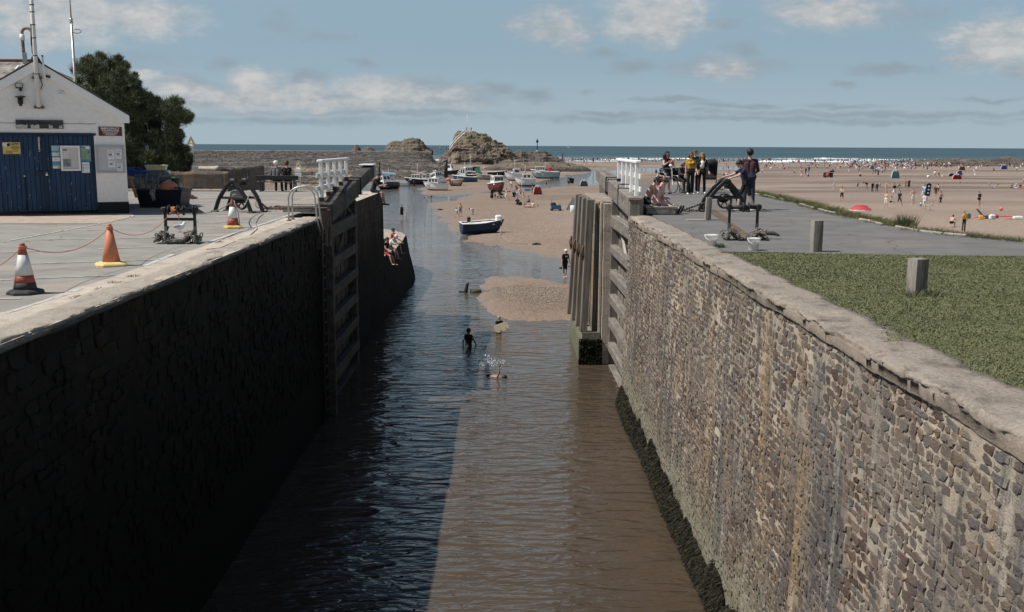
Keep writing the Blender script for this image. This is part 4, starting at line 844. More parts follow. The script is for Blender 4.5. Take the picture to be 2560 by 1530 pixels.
# fittings on the gable
t = board('flagpole', 'thick white pole bracketed up the middle of the shed gable', 'pole'); mb = MB(); x0, zb_ = sh(97, 268, .18); x1, zt_ = sh(80, -20, .18)
mb.tube([(x0, -.18, zb_), (x0, -.18, (zb_ + zt_) / 2), (x0, -.18, zt_ + 1.6)], [.062, .058, .045], 12); mb.build('shaft', t, M('pole_paint', (.66, .64, .61), .6, var=.08, vs=4, dirt=(.36, .25, .18), dcov=.22))
for py in (268, 194): mb = MB(); _, z = sh(97, py, .1); mb.box((x0, -.08, z), (.27, .15, .07), bev=.008); mb.build('bracket', t, M('grey_iron', (.10, .095, .09), .7, var=.3))
mb = MB()
for py in (12, 30, 62, 95, 139, 185): _, z = sh(86, py, .18); mb.lathe([(.064, -.012), (.064, .012)], (x0, -.18, z), 12)
mb.tube([(x0 - .07, -.2, sh(85, 62)[1]), (x0 - .075, -.18, sh(85, 130)[1]), (x0 + .05, -.1, sh(95, 185)[1]), (x0 + .13, -.06, sh(102, 212)[1]), (x0 + .08, -.05, sh(101, 224)[1])], .014, 6); mb.build('cable_band', t, IRON)
t = board('whip_antenna', 'short white antenna with a dark tip beside the pole on the gable', 'antenna'); mb = MB(); xa, zt_ = sh(104, 140, .2); _, zb_ = sh(108, 198, .2); mb.tube([(xa + .05, -.2, zb_), (xa + .02, -.2, zt_)], [.03, .022], 8); mb.build('rod', t, WHITE); mb = MB(); mb.ball((xa + .02, -.2, zt_), .03); mb.bar((xa + .05, -.2, zb_ + .1), (xa + .22, -.02, zb_ + .06), .05, .06); mb.build('mount', t, IRON)
t = board('goose_neck_pipe', 'rusty white pipe bent over into a hook above the shed roof', 'pipe'); xg, zg = sh(59, 165); _, zj = sh(57, 125); _, ztp = sh(62, 60)
mb = MB(); mb.box((xg, .9, (zg + zj) / 2 - .3), (.12, .10, zj - zg + .6)); mb.build('standpipe', t, M('grey_duct', (.45, .44, .43), .6)); R_ = (sh(80, 70)[0] - sh(54, 70)[0]) / 2 * 1.0
zc_ = sh(62, 74)[1]; mb = MB(); mb.tube([(xg - .02, .9, zj - .05), (xg - .03, .9, zc_)] + [(xg - .03 + R_ - R_ * math.cos(q), .9, zc_ + R_ * math.sin(q)) for q in np.linspace(.2, 2.9, 9)] + [(xg - .03 + 2 * R_, .9, zc_ - .12)], .045, 8); mb.build('bent_pipe', t, M('rusted_white_pipe', (.42, .36, .32), .7, var=.1, vs=5, dirt=(.24, .09, .06), dcov=.55)); mb = MB(); mb.tube([(xg - .03, .9, zc_ - .05), (xg - .03, .9, zc_ - .22)], .065, 8); mb.build('collar', t, WHITE); mb = MB(); mb.tube([(xg - .03 + 2 * R_, .9, zc_ - .10), (xg - .03 + 2 * R_, .9, zc_ - .36)], .055, 8); mb.build('black_end', t, IRON)
t = board('security_camera', 'white bullet security camera on an arm above the roof slope', 'camera'); mb = MB(); x1, z1 = sh(38, 173); x0, z0 = sh(48, 162); mb.bar((x1, .5, z1), (x0, .5, z0), .12, .12, bev=.03); mb.build('body', t, WHITE); mb = MB(); mb.tube([(x0, .5, z0), (x0 + .1, .6, z0 + .03), (x0 + .16, .7, z0 - .02), (x0 + .18, .85, z0 - .1)], .03, 8); mb.build('arm', t, WHITE); mb = MB(); mb.ball((x1 - .03, .48, z1 - .03), .045); mb.build('lens', t, IRON)
t = board('floodlight', 'black framed square floodlight on the gable left of the pole', 'lamp'); mb = MB(); a = panel(38, 208, 57, 220.5, -.10, .07, mb); mb.build('housing', t, IRON); mb = MB(); mb.box(((a[0] + a[1]) / 2, -.105, (a[2] + a[3]) / 2 + .01), ((a[1] - a[0]) * .8, .008, (a[3] - a[2]) * .72)); mb.build('glass', t, M('lamp_glass', (.5, .5, .5), .2)); mb = MB(); mb.box(((a[0] + a[1]) / 2 + .03, -.06, a[2] - .04), (.07, .1, .08), bev=.01); mb.build('bracket', t, IRON)
t = board('bulkhead_lamp', 'black mushroom shaped lamp on the gable below the floodlight', 'lamp'); x, z = sh(52, 254); mb = MB(); mb.lathe([(.02, .17), (.14, .15), (.13, .12), (.05, .10)], (x, -.14, z), 14); mb.build('shade', t, M('dull_black', (.04, .04, .04), .6)); mb = MB(); mb.lathe([(.07, .10), (.07, -.06), (.04, -.08), (.04, -.13)], (x, -.14, z), 12); mb.bar((x, -.14, z + .06), (x, 0, z + .06), .05, .05); mb.build('body', t, IRON)
t = board('alarm_dome', 'round white alarm dome with two dark dots on the gable', 'alarm'); x, z = sh(153, 233); mb = MB(); mb.ball((x, -.03, z), .085, sq=(1, .7, 1)); mb.build('dome', t, WHITE); mb = MB(); mb.ball((x - .025, -.09, z), .012); mb.ball((x + .03, -.09, z), .012); mb.build('sensor_dots', t, IRON)
# thin mast behind the roof
t = thing('radio_mast', 'slim grey radio mast with a wire loop rising behind the shed roof', 'mast', (0, 0, 0)); p0 = aty(190, 240, 36); p1 = aty(181, 50, 36); p2 = aty(178, -40, 36); t.location = (p0.x, p0.y, 0)
xb_ = (p0.x + p1.x) / 2; under(MB().tube([(p0.x, 36, .0), (p0.x, 36, p1.z)], [.05, .042], 10).build('lower_tube', m=STEEL), t); under(MB().tube([(p0.x, 36, p1.z), (p0.x, 36, p2.z)], [.028, .022], 8).build('upper_tube', m=STEEL), t)
under(MB().lathe([(.06, -.1), (.06, -.05), (.045, -.03), (.06, 0), (.06, .05)], (p0.x, 36, p1.z), 10).build('clamp', m=STEEL), t); under(MB().tube([(p0.x + .03, 36, p1.z - .3)] + [(p0.x + .18 + .15 * math.cos(q), 36, p1.z - .38 + .07 * math.sin(q)) for q in np.linspace(3, 8.5, 10)], .012, 5).build('wire_loop', m=IRON), t)
# neighbour's roof, far left
t = thing('slate_house', 'neighbouring house with a lichen covered slate roof behind the shed', 'house', (-23, 46, 0)); p0 = aty(22, 148, 46); 
mb = MB(); mb.prism([(-33, -1), (p0.x + 2.6, -1), (p0.x + 2.6, p0.z - 1.6), (-33, p0.z - 1.6)], 45.2, 52, 'XZ'); under(mb.build('wall', m=RENDER), t)
mb = MB(); mb.prism([(44.6, p0.z - 1.75), (48.6, p0.z + .0), (52.6, p0.z - 1.75), (52.6, p0.z - 1.6), (48.6, p0.z + .12), (44.6, p0.z - 1.6)], -34, p0.x + 0.0, 'YZ'); mb.prism([(44.6, p0.z - 1.75), (52.6, p0.z - 1.75), (48.6, p0.z)], p0.x, p0.x + .02, 'YZ')
mb.add([(p0.x, 48.6, p0.z + .1), (p0.x + 3.1, 52.6, p0.z - 1.7), (p0.x + 3.1, 44.6, p0.z - 1.7), (p0.x, 44.6, p0.z - 1.7), (p0.x, 52.6, p0.z - 1.7)], [(0, 2, 1), (0, 3, 2), (0, 1, 4)]); rf = under(mb.build('roof', m=M('lichen_slate', (.13, .12, .115), .9, var=.5, vs=5, bump=.8, bs=9, dirt=(.36, .33, .29), dcov=.5)), t)
mb = MB(); mb.tube([(-34, 48.6, p0.z + .1), (p0.x, 48.6, p0.z + .1)], .12, 8); o = mb.build('ridge_tile', m=M('terracotta_ridge', (.22, .10, .07), .9, var=.3)); under(o, t)

# ================================================================== TREE, BOUNDARY WALL, FISHING GEAR
def leaf_mat(name, a, b_, c_):
    m, N, b = new_mat(name); rnd = N.n('ShaderNodeNewGeometry').outputs['Random Per Island']; N.set(b.inputs['Base Color'], N.ramp(rnd, [(0, a), (.6, b_), (1, c_)])); b.inputs['Roughness'].default_value = .75; b.inputs['Specular IOR Level'].default_value = .2; return m
def tufts(C, R, per, ln, wd, rng, up=.35, flat=1.0):
    """feathery sprays: thin triangles pointing outwards from clump centres"""
    out = []
    for c, r in zip(C, R):
        n = per; d = rng.normal(size=(n, 3)); d /= np.linalg.norm(d, axis=1)[:, None]; rad = r * np.minimum(1.5, np.abs(rng.normal(.35, .42, n)))
        p = np.array(c) + d * rad[:, None] * np.array([1, 1, flat]); g = d + np.array([0, 0, up]) + rng.normal(size=(n, 3)) * .45; g /= np.linalg.norm(g, axis=1)[:, None]
        s_ = np.cross(g, rng.normal(size=(n, 3))); s_ /= np.linalg.norm(s_, axis=1)[:, None] + 1e-9; L = ln * rng.uniform(.5, 1.3, n)[:, None]; w = wd * rng.uniform(.6, 1.4, n)[:, None]
        out.append(np.stack([p - s_ * w, p + s_ * w, p + g * L], 1))
    return np.concatenate(out)
def tree():
    rng = np.random.RandomState(21); z1 = lambda x, y: (x / 2.65, y / 2.65)
    cl = [(560, 470, 70), (640, 430, 70), (740, 430, 70), (800, 470, 55), (600, 540, 85), (700, 530, 95), (800, 560, 75), (880, 540, 45), (680, 620, 90), (780, 650, 95), (880, 650, 75), (950, 640, 48), (760, 740, 90), (860, 750, 105), (960, 720, 75), (1040, 720, 62),
          (1120, 705, 55), (1165, 690, 42), (1200, 770, 52), (1235, 772, 34), (1130, 790, 70), (1040, 820, 85), (940, 850, 95), (860, 880, 80), (1150, 870, 50), (1175, 915, 34), (1050, 940, 85), (940, 980, 100), (870, 1030, 70), (1090, 1010, 70), (1130, 1050, 60), (1000, 1070, 85),
          (1180, 1085, 42), (1225, 1105, 30), (1090, 1085, 60), (1150, 960, 60), (1190, 1010, 55), (1215, 1060, 50), (1150, 1090, 60), (1130, 930, 55), (560, 640, 80), (640, 740, 90), (900, 1090, 70), (820, 960, 80)]
    C, Rr = [], []
    for (x, y, r) in cl:
        for q in range(3):
            px, py = z1(x + rng.uniform(-.3, .3) * r, y + rng.uniform(-.3, .3) * r); yy = 49 + rng.uniform(-1.2, 1.6) - (.4 if q == 0 else 0); p = aty(px, py, yy); C.append(p); Rr.append(r / 2.65 * 49 / 2490 * rng.uniform(.55, .95))
        # sprays that break the outline
        for q in range(4):
            a_ = rng.uniform(0, 6.28); px, py = z1(x + r * .9 * math.cos(a_), y + r * .85 * math.sin(a_)); C.append(aty(px, py, 49 + rng.uniform(-1, 1))); Rr.append(r / 2.65 * 49 / 2490 * .28)
    P = tufts(C, Rr, 900, .20, .011, rng, .8)
    t = thing('evergreen_tree', 'dark feathery evergreen tree leaning seawards behind the shed', 'tree', (-15.2, 49, -.5))
    o = tri_soup('crown', P, leaf_mat('evergreen_leaf', (.050, .066, .034), (.115, .138, .072), (.25, .255, .16))); under(o, t)
    mb = MB(); b0 = Vector((-17.2, 49.6, -1.0)); mb.tube([b0, b0 + Vector((.2, 0, 1.6)), b0 + Vector((.1, .2, 3.2)), b0 + Vector((-.3, .2, 5.2))], [.38, .3, .2, .07], 10)
    for dx, z_, zz in ((.9, 1.2, 2.6), (1.5, 1.0, 2.0), (-1.0, 1.6, 3.9), (.5, 2.4, 4.0), (-.7, 2.6, 4.8)): mb.tube([b0 + Vector((.1, 0, z_)), b0 + Vector((dx * .5, .1, (z_ + zz) / 2 + .2)), b0 + Vector((dx, 0, zz))], [.15, .1, .04], 7)
    under(mb.build('trunk', m=M('bark', (.07, .055, .042), .95, bump=.8, bs=14)), t)
tree()
rub = mat_masonry('boundary_rubble', .62, 0, 'X', sc=(3.2, 5.0), mw=.06)
t = thing('boundary_wall', 'low rubble boundary wall with a rounded mortar top behind the fishing gear', 'wall', (-14, 45.4, 0)); xr_ = at(573, 478).x
def bwall(a, b_, h, th, m):
    n = 24; mb = MB(); a, b_ = Vector(a), Vector(b_); d = (b_ - a); L = d.length; d.normalize(); nn = Vector((-d.y, d.x, 0)); prof = [(-th / 2, -.8), (-th / 2, h - .1), (-th * .36, h - .02), (0, h + .02), (th * .36, h - .02), (th / 2, h - .1), (th / 2, -.8)]
    vs = []
    for i in range(n): 
        for (o_, z) in prof: p = a + d * L * i / (n - 1) + nn * (o_ + mnoise.noise((i * .5, z * 2, o_ * 4)) * .04); vs.append((p.x, p.y, z + (mnoise.noise((i * .35, o_, 5)) * .05 if z > 0 else 0)))
    k = len(prof); mb.add(vs, [(i * k + j, i * k + j + 1, (i + 1) * k + j + 1, (i + 1) * k + j) for i in range(n - 1) for j in range(k - 1)] + [tuple(range(k)), tuple((n - 1) * k + j for j in range(k - 1, -1, -1))], False); return mb
under(bwall((-19, 45.45, 0), (xr_, 45.45, 0), .86, .5, rub).build('stonework', m=rub), t); under(bwall((xr_ - .25, 45.8, 0), (xr_ - .9, 55, 0), .98, .5, rub).build('return_wall', m=mat_masonry('boundary_rubble_side', .62, 0, 'Y', sc=(3.2, 5.0), mw=.06)), t)
mb = MB(); mb.mat(CONC_L).box(((xr_ - 19) / 2, 45.1, .05), (abs(-19 - xr_), .16, .10), bev=.02); under(mb.build('foot_kerb'), t)
p = at(500, 415, .9); p = Vector((xr_ - 1.0, 47.2, .98)); o = MB().lathe([(.09, -.9), (.09, -.1), (.12, -.1), (.12, .10), (.09, .10), (.09, .8)], (0, 0, 0), 14, 'X').build('stone_pipe', m=CONC_L); o.location = p; o.rotation_euler = (0, 0, -.12); tag(o, 'pale broken drain pipe lying behind the boundary wall top', 'pipe')
def place(o, x, y, z, rz=0.0): o.location = (x, y, z); o.rotation_euler = (0, 0, rz); return o
def pxy(px, y): return aty(px, 500, y).x
def tub(name, label, cat, sx, sy, sz, m, loc, rz=0, tilt=0.0, taper=.86):
    """open fish box: tapered walls, rim, hollow inside"""
    mb = MB(); a, b_ = sx / 2, sy / 2; o_ = [(-a, -b_), (a, -b_), (a, b_), (-a, b_)]; vs = [(x * taper, y * taper, 0) for x, y in o_] + [(x, y, sz) for x, y in o_] + [(x * .93, y * .93, sz) for x, y in o_] + [(x * taper * .93, y * taper * .93, .03) for x, y in o_]
    fs = [(3, 2, 1, 0)]
    for k in range(4):
        j = (k + 1) % 4; fs += [(k, j, 4 + j, 4 + k), (4 + k, 4 + j, 8 + j, 8 + k), (8 + k, 8 + j, 12 + j, 12 + k)]
    fs.append((12, 13, 14, 15)); mb.add(vs, fs); t = thing(name, label, cat, loc, rz); t.rotation_euler = (0, tilt, rz); mb.build('shell', t, m)
    mb = MB()
    for k in range(4): j = (k + 1) % 4; mb.bar((o_[k][0], o_[k][1], sz - .025), (o_[j][0], o_[j][1], sz - .025), .045, .05, bev=.008)
    mb.build('rim', t, m); return t
GB = lambda px0, px1, y: (pxy((px0 + px1) / 2, y), y)
x0, x1 = pxy(338, 33.2), pxy(454, 33.2)
tub('skip_bin', 'dark navy bin full of nets against the shed side', 'bin', x1 - x0, 1.1, .60, M('navy_plastic', (.006, .009, .018), .5), ((x0 + x1) / 2, 33.8, 0))
p = Vector((pxy(426, 33.7), 33.6, .64)); t = thing('mooring_buoy', 'faded orange round buoy lying on the dark bin', 'buoy', p); mb = MB(); mb.ball((0, 0, 0), .30, 20, 12, (1, 1, .82)); mb.build('float', t, M('faded_orange', (.50, .17, .11), .55, var=.12, dirt=(.3, .12, .09), dcov=.3)); mb = MB(); mb.ball((-.03, -.24, -.09), .05); mb.tube([(-.05, -.2, .17), (0, -.05, .26), (.02, .1, .24)], .018, 6); mb.build('eye', t, M('dirty_white', (.5, .48, .44), .8))
def lobster_pot(loc, rz, label):
    t = thing('lobster_pot', label, 'lobster pot', loc, rz); L, R_, n = .78, .27, 5; mb = MB(); fr = M('pot_frame', (.13, .16, .17), .7)
    for k in range(n): x = -L / 2 + L * k / (n - 1); mb.tube([(x, -R_, 0), (x, -R_, .32)] + [(x, -R_ * math.cos(q), .32 + .16 * math.sin(q)) for q in np.linspace(.2, 2.94, 6)] + [(x, R_, .32), (x, R_, 0)], .014, 6)
    for y, z in ((-R_, .02), (R_, .02), (-R_, .32), (R_, .32), (0, .48), (-R_, .17)): mb.tube([(-L / 2, y, z), (L / 2, y, z)], .013, 6)
    mb.build('hoops', t, fr); mb = MB(); st = .06
    for k in range(-6, 20):
        for s_ in (1, -1):
            a_ = (-L / 2 + k * st, .0); pts = [(-L / 2 + k * st + s_ * q * .34, -R_ - .004, q * .34) for q in (0, 1)]; pts = [(max(-L / 2, min(L / 2, p_[0])), p_[1], p_[2]) for p_ in pts]
            if abs(pts[0][0] - pts[1][0]) > .02: mb.tube(pts, .006, 4)
            pts = [(q[0], -R_ * .7, q[2] + .34) if 0 else (q[0], -R_ + .22 * (q[2] / .34), .34 + q[2] * .42) for q in pts]
            if abs(pts[0][0] - pts[1][0]) > .02: mb.tube(pts, .006, 4)
    mb.build('netting', t, M('net_twine', (.09, .115, .12), .9)); return t
lobster_pot((pxy(374, 33.6), 33.6, .60), .06, 'grey netted lobster pot on the dark bin, left of the orange buoy')
lobster_pot((pxy(395, 34.3), 34.35, .72), .5, 'second lobster pot half hidden behind the first, under the cream box')
tub('fish_box', 'cream plastic fish box stacked on the pots beside the boundary wall', 'fish box', .66, .42, .30, M('cream_plastic', (.62, .55, .34), .55, var=.06, dirt=(.5, .42, .25), dcov=.3), (pxy(393, 34.6), 34.7, 1.08), .15)
tub('fish_box', 'blue plastic fish box tipped against the shed corner', 'fish box', .50, .40, .26, M('blue_plastic', (.02, .055, .24), .5, var=.1), (pxy(342, 33.9), 34.0, 1.0), -.35, .22)
t = thing('green_tub', 'dark green round tub behind the orange buoy', 'tub', (pxy(424, 34.6), 34.7, .42)); mb = MB(); mb.lathe([(.26, 0), (.36, .48), (.39, .49), (.39, .53), (.34, .53), (.25, .05)], (0, 0, 0), 22); mb.build('shell', t, M('green_plastic', (.015, .060, .035), .5)); mb = MB(); mb.tube([(.38 * math.cos(q), .38 * math.sin(q), .50) for q in np.linspace(0, 6.2, 20)], .02, 6, closed=True); mb.build('rim', t, MATS['green_plastic'])
o = MB().bar((pxy(326, 32.6), 32.7, 1.0), (pxy(345, 32.6), 32.5, .38), .10, .03).build('loose_plank', m=M('brown_plank', (.22, .13, .07), .8, bump=.3)); tag(o, 'brown plank leaning by the shed corner', 'plank')
o = MB().tube([(pxy(436, 33.3), 33.4, .66), (pxy(460, 33.3), 33.2, .70)], .035, 8).build('blue_pole', m=M('blue_pole', (.06, .16, .24), .5)); tag(o, 'blue tube sticking out of the dark bin under the orange buoy', 'tube')
# net hanging over the bin, heap of rusty chain beside it
mb = MB(); rng = np.random.RandomState(5)
for k in range(14): x = pxy(385 + rng.uniform(-8, 4), 33.2); mb.tube([(x, 33.24, .62), (x + rng.uniform(-.02, .06), 33.16, .48), (pxy(380 + rng.uniform(0, 8), 33.1), 33.16, .30 + rng.uniform(-.1, .05))], .007, 4)
tag(mb.build('hanging_net', m=M('grey_twine', (.40, .38, .34), .9)), 'pale scrap of net hanging over the dark bin rim', 'net')
def heap(name, label, cat, c, rx, ry, h, n, r, m, rng, group=None):
    mb = MB()
    for k in range(n):
        a_ = rng.uniform(0, 6.28); q = rng.uniform(0, 1) ** .5; x, y = c[0] + rx * q * math.cos(a_), c[1] + ry * q * math.sin(a_); z = c[2] + h * (1 - q) * rng.uniform(.3, 1) + r
        d = Vector(rng.normal(size=3)); d.z *= .35; d.normalize(); e = d.orthogonal().normalized(); L = r * 2.2
        mb.tube([Vector((x, y, z)) + d * L * math.cos(t_) + e * L * .55 * math.sin(t_) for t_ in np.linspace(0, 5.4, 7)], r * .42, 5)
    return tag(mb.build(name, m=m), label, cat, group)
RG = np.random.RandomState(31)
p = at(474, 497); heap('chain_heap', 'small heap of rusty chain on the car park beside the dark bin', 'chain', (p.x, p.y, 0), .28, .2, .16, 40, .03, RUST, RG)
# ================================================================== QUAY FURNITURE
PALE = M('concrete_pad', (.36, .33, .29), .95, var=.2, bump=.3)
mb = MB(); a = at(1724, 550); mb.box((a.x + .45, a.y - .1, .012), (1.1, .22, .024)); tag(mb.build('concrete_pad', m=PALE), kind='structure')
# wooden bollards
def bollard(px, py, w, h, label, rz, tilt=0):
    p = at(px, py); t = thing('wooden_bollard', label, 'bollard', p, rz, 'square wooden bollards along the quay'); t.rotation_euler = (0, tilt, rz); mb = MB(); n = 9; vs = []
    for k in range(n):
        z = -.05 + (h + .05) * k / (n - 1)
        for q in range(16):
            a = 6.2832 * q / 16; s_ = 1 / max(abs(math.cos(a)), abs(math.sin(a))); s_ = min(s_, 1.32); r = w / 2 * s_ * (1 + .05 * mnoise.noise((q * .9, z * 2 + px, 3)) + (-.03 if k == n - 1 else 0)); vs.append((r * math.cos(a), r * math.sin(a), z + (.02 * mnoise.noise((q, px, 1)) if k == n - 1 else 0)))
    mb.add(vs, [(k * 16 + q, k * 16 + (q + 1) % 16, (k + 1) * 16 + (q + 1) % 16, (k + 1) * 16 + q) for k in range(n - 1) for q in range(16)] + [tuple((n - 1) * 16 + q for q in range(16))])
    mb.build('post', t, M('bollard_oak', (.34, .31, .275), .9, var=.4, vs=2.2, bump=.9, bs=14, dirt=(.105, .095, .085), dcov=.5, stretch=(5, 5, .6))); mb = MB()
    for q in range(5): a = q * 1.3; mb.box((w * .42 * math.cos(a), w * .42 * math.sin(a), h * (.3 + .13 * q)), (.012, .012, .03))
    mb.box((0, 0, h - .012), (w * .5, .012, .03)); return t
bollard(2039, 629, .205, .635, 'wooden bollard standing on the tarmac at the lawn edge', .12)
bollard(2290, 738, .215, .53, 'wooden bollard standing in the grass of the lawn', .3)
bollard(1769, 551, .17, .66, 'wooden bollard in front of the black winch on the sunny quay', .0, .03)
# tuft at the bollard foot
def tuftlets(name, label, pts, n, h, w, rng, m=None, spread=.12):
    out = []
    for (x, y, z) in pts:
        a = rng.uniform(0, 6.283, n); r = spread * rng.uniform(0, 1, n) ** .5; bx, by = x + r * np.cos(a), y + r * np.sin(a); a2 = rng.uniform(0, 6.283, n); hh = h * rng.uniform(.5, 1.2, n); ww = w * rng.uniform(.6, 1.3, n)
        p0 = np.stack([bx - np.cos(a2) * ww, by - np.sin(a2) * ww, np.full(n, z)], -1); p1 = np.stack([bx + np.cos(a2) * ww, by + np.sin(a2) * ww, np.full(n, z)], -1)
        p2 = np.stack([bx + rng.uniform(-.5, .5, n) * h + (bx - x) * .8, by + rng.uniform(-.5, .5, n) * h, z + hh], -1); out.append(np.stack([p0, p1, p2], 1))
    o = tri_soup(name, np.concatenate(out), m or GRASS); return tag(o, label, 'grass', kind='stuff')
p = at(2290, 738); tuftlets('grass_tuft', 'longer grass round the foot of the lawn bollard', [(p.x + q, p.y - .12 + .05 * (i % 2), 0) for i, q in enumerate((-.12, -.05, .03, .10, .18, .27))], 60, .11, .006, RG)
tuftlets('weed_tuft', 'green weeds growing in the concrete edge strip', [tuple(at(*z2(945, 1285))), tuple(at(*z2(780, 1355))), tuple(at(*z2(975, 1280))), tuple(at(*z2(740, 1358))), tuple(at(*z2(1230, 1160))), tuple(at(*z2(1070, 1218)))], 50, .05, .006, RG, spread=.10)
tuftlets('wall_weeds', 'grassy weeds sprouting from the shaded wall under its coping', [(XL + .1, 16.0 + .1 * k, -.75 - .03 * k) for k in range(5)] + [(XL + .05, 15.9 + k * .12, -.5) for k in range(3)], 22, .20, .005, RG, leaf_mat('shade_weed', (.02, .028, .012), (.035, .045, .02), (.06, .065, .035)), spread=.16)
# verge along the tarmac's sea edge: kerb stones and rough grass
kb = MB(); e = [Vector((x, y, 0)) for x, y in EDGE]; seg = []
for a, b in zip(e[:-1], e[1:]):
    n = max(1, int((b - a).length / .7))
    for k in range(n): seg.append((a + (b - a) * k / n, a + (b - a) * (k + .93) / n))
for i, (a, b) in enumerate(seg):
    if RG.uniform() < .72: d = (b - a).normalized(); n_ = Vector((-d.y, d.x, 0)); kb.bar(a + Vector((0, 0, .02)), b + Vector((0, 0, .02 + RG.uniform(-.02, .02))), .075, .05 + RG.uniform(0, .02), bev=.015)
tag(kb.build('edge_kerb', m=M('kerb_stone', (.34, .31, .26), .95, var=.3, vs=4, bump=.5, dirt=(.2, .18, .13), dcov=.4)), kind='structure')
pts = []
for (a, b) in seg:
    d = (b - a).normalized(); n_ = Vector((-d.y, d.x, 0)); n_ = n_ if n_.x > 0 or n_.y > 0 else -n_
    n_ = -n_ if (a + n_).length < a.length else n_
    for q in range(11): p = a + (b - a) * RG.uniform() + n_ * RG.uniform(-.08, .75); pts.append((p.x, p.y, -.03))
mb = MB()
vs = []
for a, b in seg:
    d = (b - a).normalized(); n_ = Vector((-d.y, d.x, 0)); n_ = -n_ if (a + n_).length < a.length else n_; vs += [tuple(a + n_ * .02 + Vector((0, 0, -.005))), tuple(a + n_ * .85 + Vector((0, 0, -.12)))]
mb.add(vs, [(2 * i, 2 * i + 1, 2 * i + 3, 2 * i + 2) for i in range(len(seg) - 1)]); tag(mb.build('verge_soil', m=M('verge_soil', (.16, .13, .09), .95, var=.3, vs=4, bump=.6)), kind='structure')
tuftlets('verge_grass', 'rough grass verge along the sea edge of the tarmac', pts, 42, .13, .007, RG, leaf_mat('verge_leaf', (.05, .065, .022), (.11, .125, .05), (.24, .21, .12)), .26)
t0 = at(2274, 566); o = tuftlets('tussock', 'large grass tussock on the sea edge of the tarmac', [(t0.x + RG.uniform(-.2, .2), t0.y + .25 + RG.uniform(-.1, .2), -.05) for k in range(6)], 60, .36, .010, RG, leaf_mat('tussock_leaf', (.035, .048, .02), (.085, .10, .045), (.22, .20, .12)), .16)
# dirt-filled channel running from the winch to the roller stand
mb = MB(); ch = [at(*q) for q in ((1778, 524), (1800, 540), (1826, 560), (1850, 578), (1868, 594), (1890, 604))]
vs = []
for i, p in enumerate(ch): w = .13 + .05 * math.sin(i * 2); vs += [(p.x - w, p.y, .006), (p.x + w, p.y + .05, .006)]
mb.add(vs, [(2 * i, 2 * i + 1, 2 * i + 3, 2 * i + 2) for i in range(len(ch) - 1)]); tag(mb.build('drain_channel', m=M('rusty_dirt', (.15, .10, .07), .95, var=.4, vs=6, bump=.8, bs=20, dirt=(.07, .06, .04), dcov=.5)), kind='structure')
p = at(1893, 586); q = at(1947, 591); o = MB().tube([(p.x, p.y, .04), (p.x + .35, (p.y + q.y) / 2 + .03, .05), (q.x, q.y, .03)], [.035, .045, .022], 8).tube([(p.x + .18, p.y, .05), (p.x + .25, p.y + .03, .12)], [.015, .007], 6).build('driftwood_stick', m=M('dark_stick', (.035, .03, .026), .9, bump=.5)); tag(o, 'dark driftwood stick on the tarmac beside the roller stand', 'stick')

# traffic cones
ORANGE = M('cone_orange', (.54, .19, .10), .55, var=.08, vs=4, dirt=(.48, .16, .09), dcov=.35); RED = M('cone_red', (.30, .075, .055), .6, var=.12, vs=5, dirt=(.24, .07, .05), dcov=.35); SLEEVE = M('reflective_sleeve', (.62, .61, .60), .45, var=.12, vs=14, dirt=(.36, .34, .33), dcov=.35); RUB = M('black_rubber', (.035, .035, .037), .75, var=.25, vs=6); YB = M('cone_yellow', (.62, .50, .20), .7, var=.1, dirt=(.34, .28, .14), dcov=.3)
def cone(px, py, h, label, bands, base_m, base_w, rz, basen=8, r0=.155, r1=.036):
    p = at(px, py); t = thing('traffic_cone', label, 'traffic cone', p, rz, 'traffic cones along the lock edge'); bh = .075; rad = lambda z: r0 + (r1 - r0) * (z - bh) / (h - bh)
    mb = MB(); a = base_w / 2; prof = []
    for z, k in ((0, 1.0), (.03, 1.0), (.05, .93), (bh, .62)):
        for q in range(basen): an = 6.2832 * (q + .5) / basen; s_ = 1 / max(abs(math.cos(an)), abs(math.sin(an))) if basen == 16 else 1.06; s_ = min(s_, 1.25); prof.append((a * k * s_ * math.cos(an), a * k * s_ * math.sin(an), z))
    mb.add(prof, [(r * basen + q, r * basen + (q + 1) % basen, (r + 1) * basen + (q + 1) % basen, (r + 1) * basen + q) for r in range(3) for q in range(basen)] + [tuple(3 * basen + q for q in range(basen))]); mb.build('base', t, base_m)
    for k, (nm, za, zb, m_) in enumerate(bands):
        za, zb = bh + (h - bh) * za, bh + (h - bh) * zb; e = .004 if nm == 'sleeve' else 0; mb = MB(); pr = [(rad(za) + e, za), (rad((za + zb) / 2) + e, (za + zb) / 2), (rad(zb) + e, zb)]
        if k == len(bands) - 1: pr += [(rad(zb) * .9, zb + .012), (rad(zb) * .5, zb + .015)]
        mb.lathe(pr, (0, 0, 0), 28); mb.build(nm, t, m_)
    return t, p
_, c1 = cone(64, 734, .70, 'red cone with a grey reflective sleeve and black octagonal foot, nearest the camera', [('foot_band', 0, .14, RUB), ('body', .14, .31, RED), ('sleeve', .31, .765, SLEEVE), ('tip', .765, 1, RED)], RUB, .47, .2, 8)
mb = MB(); mb.bar((c1.x - .03, c1.y - .158, .09), (c1.x - .02, c1.y - .118, .26), .03, .006, up=(0, 1, 0)); 
_, c2 = cone(279, 664, .715, 'plain orange cone on a yellowed foot between the other two cones', [('body', 0, .88, ORANGE), ('tip', .88, 1, ORANGE)], YB, .50, .5, 16, .15)
